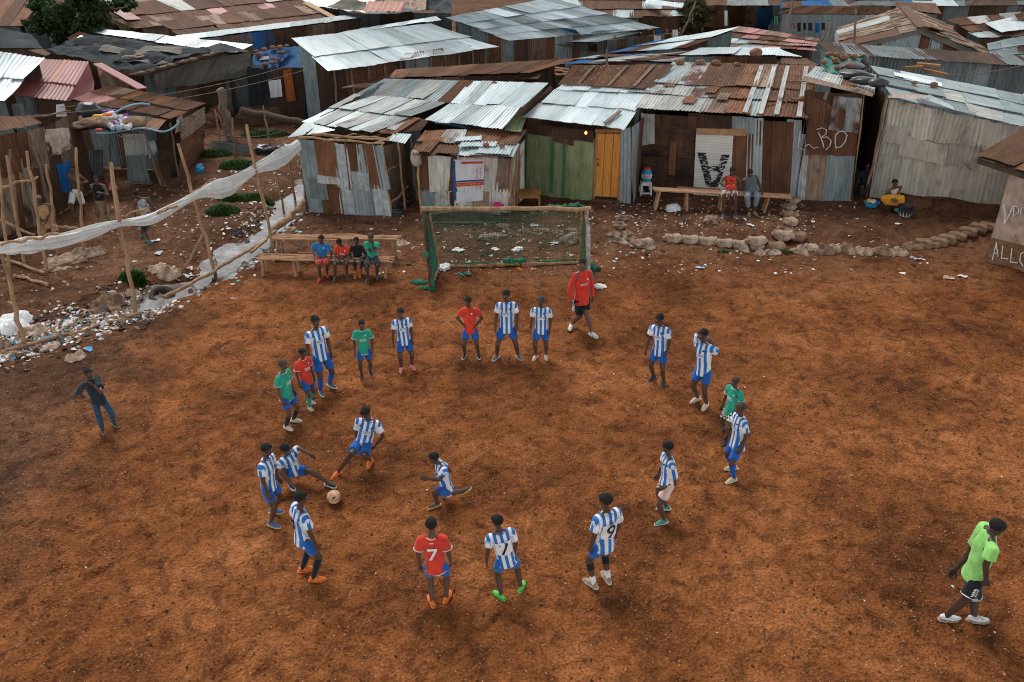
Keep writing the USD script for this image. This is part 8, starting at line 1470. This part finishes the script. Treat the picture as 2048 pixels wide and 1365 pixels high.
# ---- four on the pole bench
sit = lambda px, py, dz=.05: {'pelvis': (px, py, .28)}
person('seated boy in blue tee shirt and red shorts, leftmost on the pole bench', ((655, 552), (641, 562)), (642, 470), 2, look=-25, h=1.36, shirt='tee_blue', shorts='wear_shorts_red', leg=.95, shoe='shoe_red', sole='shoe_red', J={'pelvis': (643, 515, .34), 'neck': (643, 488, .28), 'head': (642, 478, .22), 'kneeL': (654, 528, -.16), 'kneeR': (637, 530, -.18)}, hands=((660, 520, .1), (627, 508, .15)), hem=-.12, chest=('badge', 'wear_white'))
person('seated boy in red shirt and olive shorts looking down, second on the pole bench', ((694, 553), (671, 558)), (680, 477), 4, look=-20, nod=35, h=1.34, shirt='red', shorts='wear_olive', leg=.9, shoe='shoe_grey', sole='shoe_grey', J={'pelvis': (684, 516, .34), 'neck': (685, 493, .22), 'head': (678, 485, .12), 'kneeL': (693, 527, -.16), 'kneeR': (670, 529, -.18)}, hands=((682, 521, .05), (677, 521, .05)), hem=-.05, chest=('lines', 'wear_white'))
person('seated boy in black top with orange striped trousers on the pole bench', ((719, 552), (713, 554)), (713, 474), 0, look=-15, h=1.32, shirt='black', sleeve=2, lower='pants', shorts='wear_black', leg=1.3, sock='wear_orange', sock_len=.5, shoe='shoe_orange', sole='shoe_whitegold', J={'pelvis': (716, 516, .34), 'neck': (714, 491, .26), 'head': (712, 482, .2), 'kneeL': (725, 525, -.16), 'kneeR': (709, 527, -.16)}, hands=((725, 518, .0), (702, 516, .15)), hem=-.05, chest=None)
person('seated boy in green shirt with hand at mouth, rightmost on the pole bench', ((754, 557), (736, 563)), (741, 466), -2, look=-8, h=1.40, shirt='green', shorts='wear_navy', leg=1.0, hair='hair_shaved', shoe='shoe_grey', sole='shoe_grey', J={'pelvis': (745, 514, .34), 'neck': (743, 485, .26), 'head': (741, 475, .2), 'kneeL': (755, 530, -.16), 'kneeR': (733, 533, -.18), 'elbL': (748, 502, .05)}, hands=((744, 484, .02), (745, 502, .02)), hem=-.05, chest=None)
# ---- by the huts
person('man in red vest sitting on the long bench with a toddler on his lap', ((1470, 434), (1446, 434)), (1466, 333), -8, look=-2, kid=False, h=1.70, nod=28, shirt='red', sleeve=0, shorts='wear_cream', leg=.95, hem=-.02, shoe='shoe_blue', sole='shoe_white', J={'pelvis': (1457, 384, .36), 'neck': (1463, 352, .32), 'head': (1465, 342, .26), 'kneeL': (1470, 388, -.06), 'kneeR': (1448, 391, -.08), 'elbR': (1441, 366, .2)}, hands=((1474, 372, .1), (1450, 374, .05)))
person('toddler in red shirt sitting on the lap of the man in the vest', ((1468, 404, .71), (1457, 404, .71)), (1463, 357), 4, h=.82, shirt='red', skin='skin_light', hair='hair_black', shorts='diaper_print', leg=.9, lower='shorts', hem=-.05, shoe=None, J={'pelvis': (1462, 383, .02), 'neck': (1463, 370, .0), 'head': (1463, 364, -.02), 'kneeL': (1470, 387, -.16), 'kneeR': (1457, 388, -.16), 'ankL': (1468, 396, -.16), 'ankR': (1458, 397, -.16)}, hands=((1470, 380, -.1), (1455, 380, -.1)), chest=('badge', 'wear_white'))
person('woman in grey vest and blue grey trousers seated leaning back on the long bench', ((1507, 428), (1497, 430)), (1499, 337), 6, look=20, kid=False, h=1.66, nod=25, shirt='grey', sleeve=0, lower='pants', shorts='wear_greyblue', leg=1.6, hem=-.02, shoe='shoe_tan', sole='shoe_tan', J={'pelvis': (1503, 382, .36), 'neck': (1499, 354, .36), 'head': (1500, 346, .32), 'kneeL': (1515, 394, -.06), 'kneeR': (1494, 396, -.08)}, hands=((1524, 385, .3), (1474, 384, .3)), girth=1.12)
person('person in white vest and orange wrap crouching beside a black bucket', ((1799, 423), (1775, 421)), (1789, 355), 8, look=32, kid=False, h=1.62, skin='skin_brown', shirt='tank_white', sleeve=0, shorts='wear_yellow_cloth', leg=.98, hem=-.02, shoe=None, J={'pelvis': (1788, 404, .28), 'neck': (1789, 376, .10), 'head': (1790, 366, .02), 'kneeL': (1803, 396, -.12), 'kneeR': (1768, 396, -.12)}, hands=((1792, 400, -.2), (1782, 399, -.2)), lower='wrap')
person('figure in dark clothes standing in the dark alley doorway', ((1712, 388), (1704, 388)), (1706, 298), 20, look=30, kid=False, shirt='black', lower='pants', shorts='wear_black', leg=1.8, dy=.2, shoe='shoe_dark', sole='shoe_dark')
person('person in blue patterned wrap sitting inside the dark alley', ((1730, 394), (1722, 394)), (1736, 322), -20, kid=False, h=1.5, shirt='navy', shorts='wear_tee_blue', lower='skirt', leg=.55, shoe=None, J={'pelvis': (1731, 372, .25), 'neck': (1735, 342, .25), 'head': (1736, 331, .2), 'kneeL': (1738, 372, -.1), 'kneeR': (1724, 374, -.1)})
# ---- the left yard
person('bare chested youth in white shorts beside the blue curtain', ((170, 422), (148, 434)), (143, 331), 12, look=5, kid=False, skin='skin_brown', shirt=None, shorts='wear_white', leg=.98, shoe='shoe_brown', sole='shoe_brown', hands=((165, 366, -.1), (150, 362, -.2)))
person('woman in black vest and long khaki skirt with folded arms', ((214, 446), (204, 448)), (190, 352), 14, look=22, kid=False, skin='skin_brown', shirt='black', sleeve=0, lower='skirt', shorts='wear_khaki', leg=.92, hem=.05, hands=((202, 386, -.22), (208, 384, -.22)), J={'elbL': (216, 390, -.05), 'elbR': (193, 396, -.05)}, shoe='shoe_brown', sole='shoe_brown', girth=1.08)
person('bare chested small boy in salmon shorts behind the woman', ((238, 398), (226, 394)), (216, 334), 15, look=10, shirt=None, skin='skin_brown', hair='hair_grey', shorts='wear_salmon', leg=.75, shoe=None, hands=((222, 352, -.1), None))
person('person in sleeveless tan tunic standing behind the fence poles', ((106, 474), (88, 474)), (71, 392), 30, look=-5, kid=False, h=1.6, hair='hair_grey', shirt='tan', sleeve=0, shorts='wear_tan', leg=.9, hem=-.25, hands=((92, 444, -.2), (84, 442, -.2)), J={'pelvis': (97, 446, 0), 'neck': (83, 410, 0)}, shoe='shoe_brown', sole='shoe_brown', baggy=1.1)
person('youth in multicoloured sleeveless top bending forward with teal sandals', ((299, 487), (284, 476)), (270, 380), -150, look=-120, nod=30, kid=False, h=1.58, shirt='black', shirt_m='jersey_multicolour', sleeve=0, shorts='wear_navy', leg=.95, shoe='shoe_teal', sole='shoe_teal', J={'pelvis': (293, 434, 0), 'neck': (282, 398, -.1), 'head': (271, 389, -.15)})
person('woman in teal patterned skirt at the door of the white roofed house', ((634, 216), (622, 216)), (628, 158), 160, kid=False, shirt='cream', lower='skirt', shorts='print_skirt', leg=.85, hands=((620, 150, 0), None), J={'elbR': (622, 168, 0)}, shoe=None)
person('tiny far person in red top among the huts by the olive bush', ((1432, 48), (1424, 48)), (1427, 2), 10, kid=False, h=1.65, shirt='red', lower='pants', shorts='wear_black', leg=1.8, shoe=None)
for px, py, rz, m_, l in PENDING:                                     # shoes left lying before the goal
    c = P(px, py); sc = .25; ca, sa = math.cos(rz - 1.2), math.sin(rz - 1.2); M = np.array([[ca, sa, 0], [-sa, ca, 0], [0, 0, 1]]) * sc; b_ = V(c[0], c[1], float(foot_z(c[0], c[1])) + .012)
    T = Thing('shoe', l, 'shoe', b_); T.part('upper', (np.array(SHOE_UP.vertices) @ M + b_, np.array(SHOE_UP.faces)), LOOK[m_], smooth=50); T.part('sole', (np.array(SHOE_SOLE.vertices) @ M + b_, np.array(SHOE_SOLE.faces)), LOOK[m_], smooth=30)
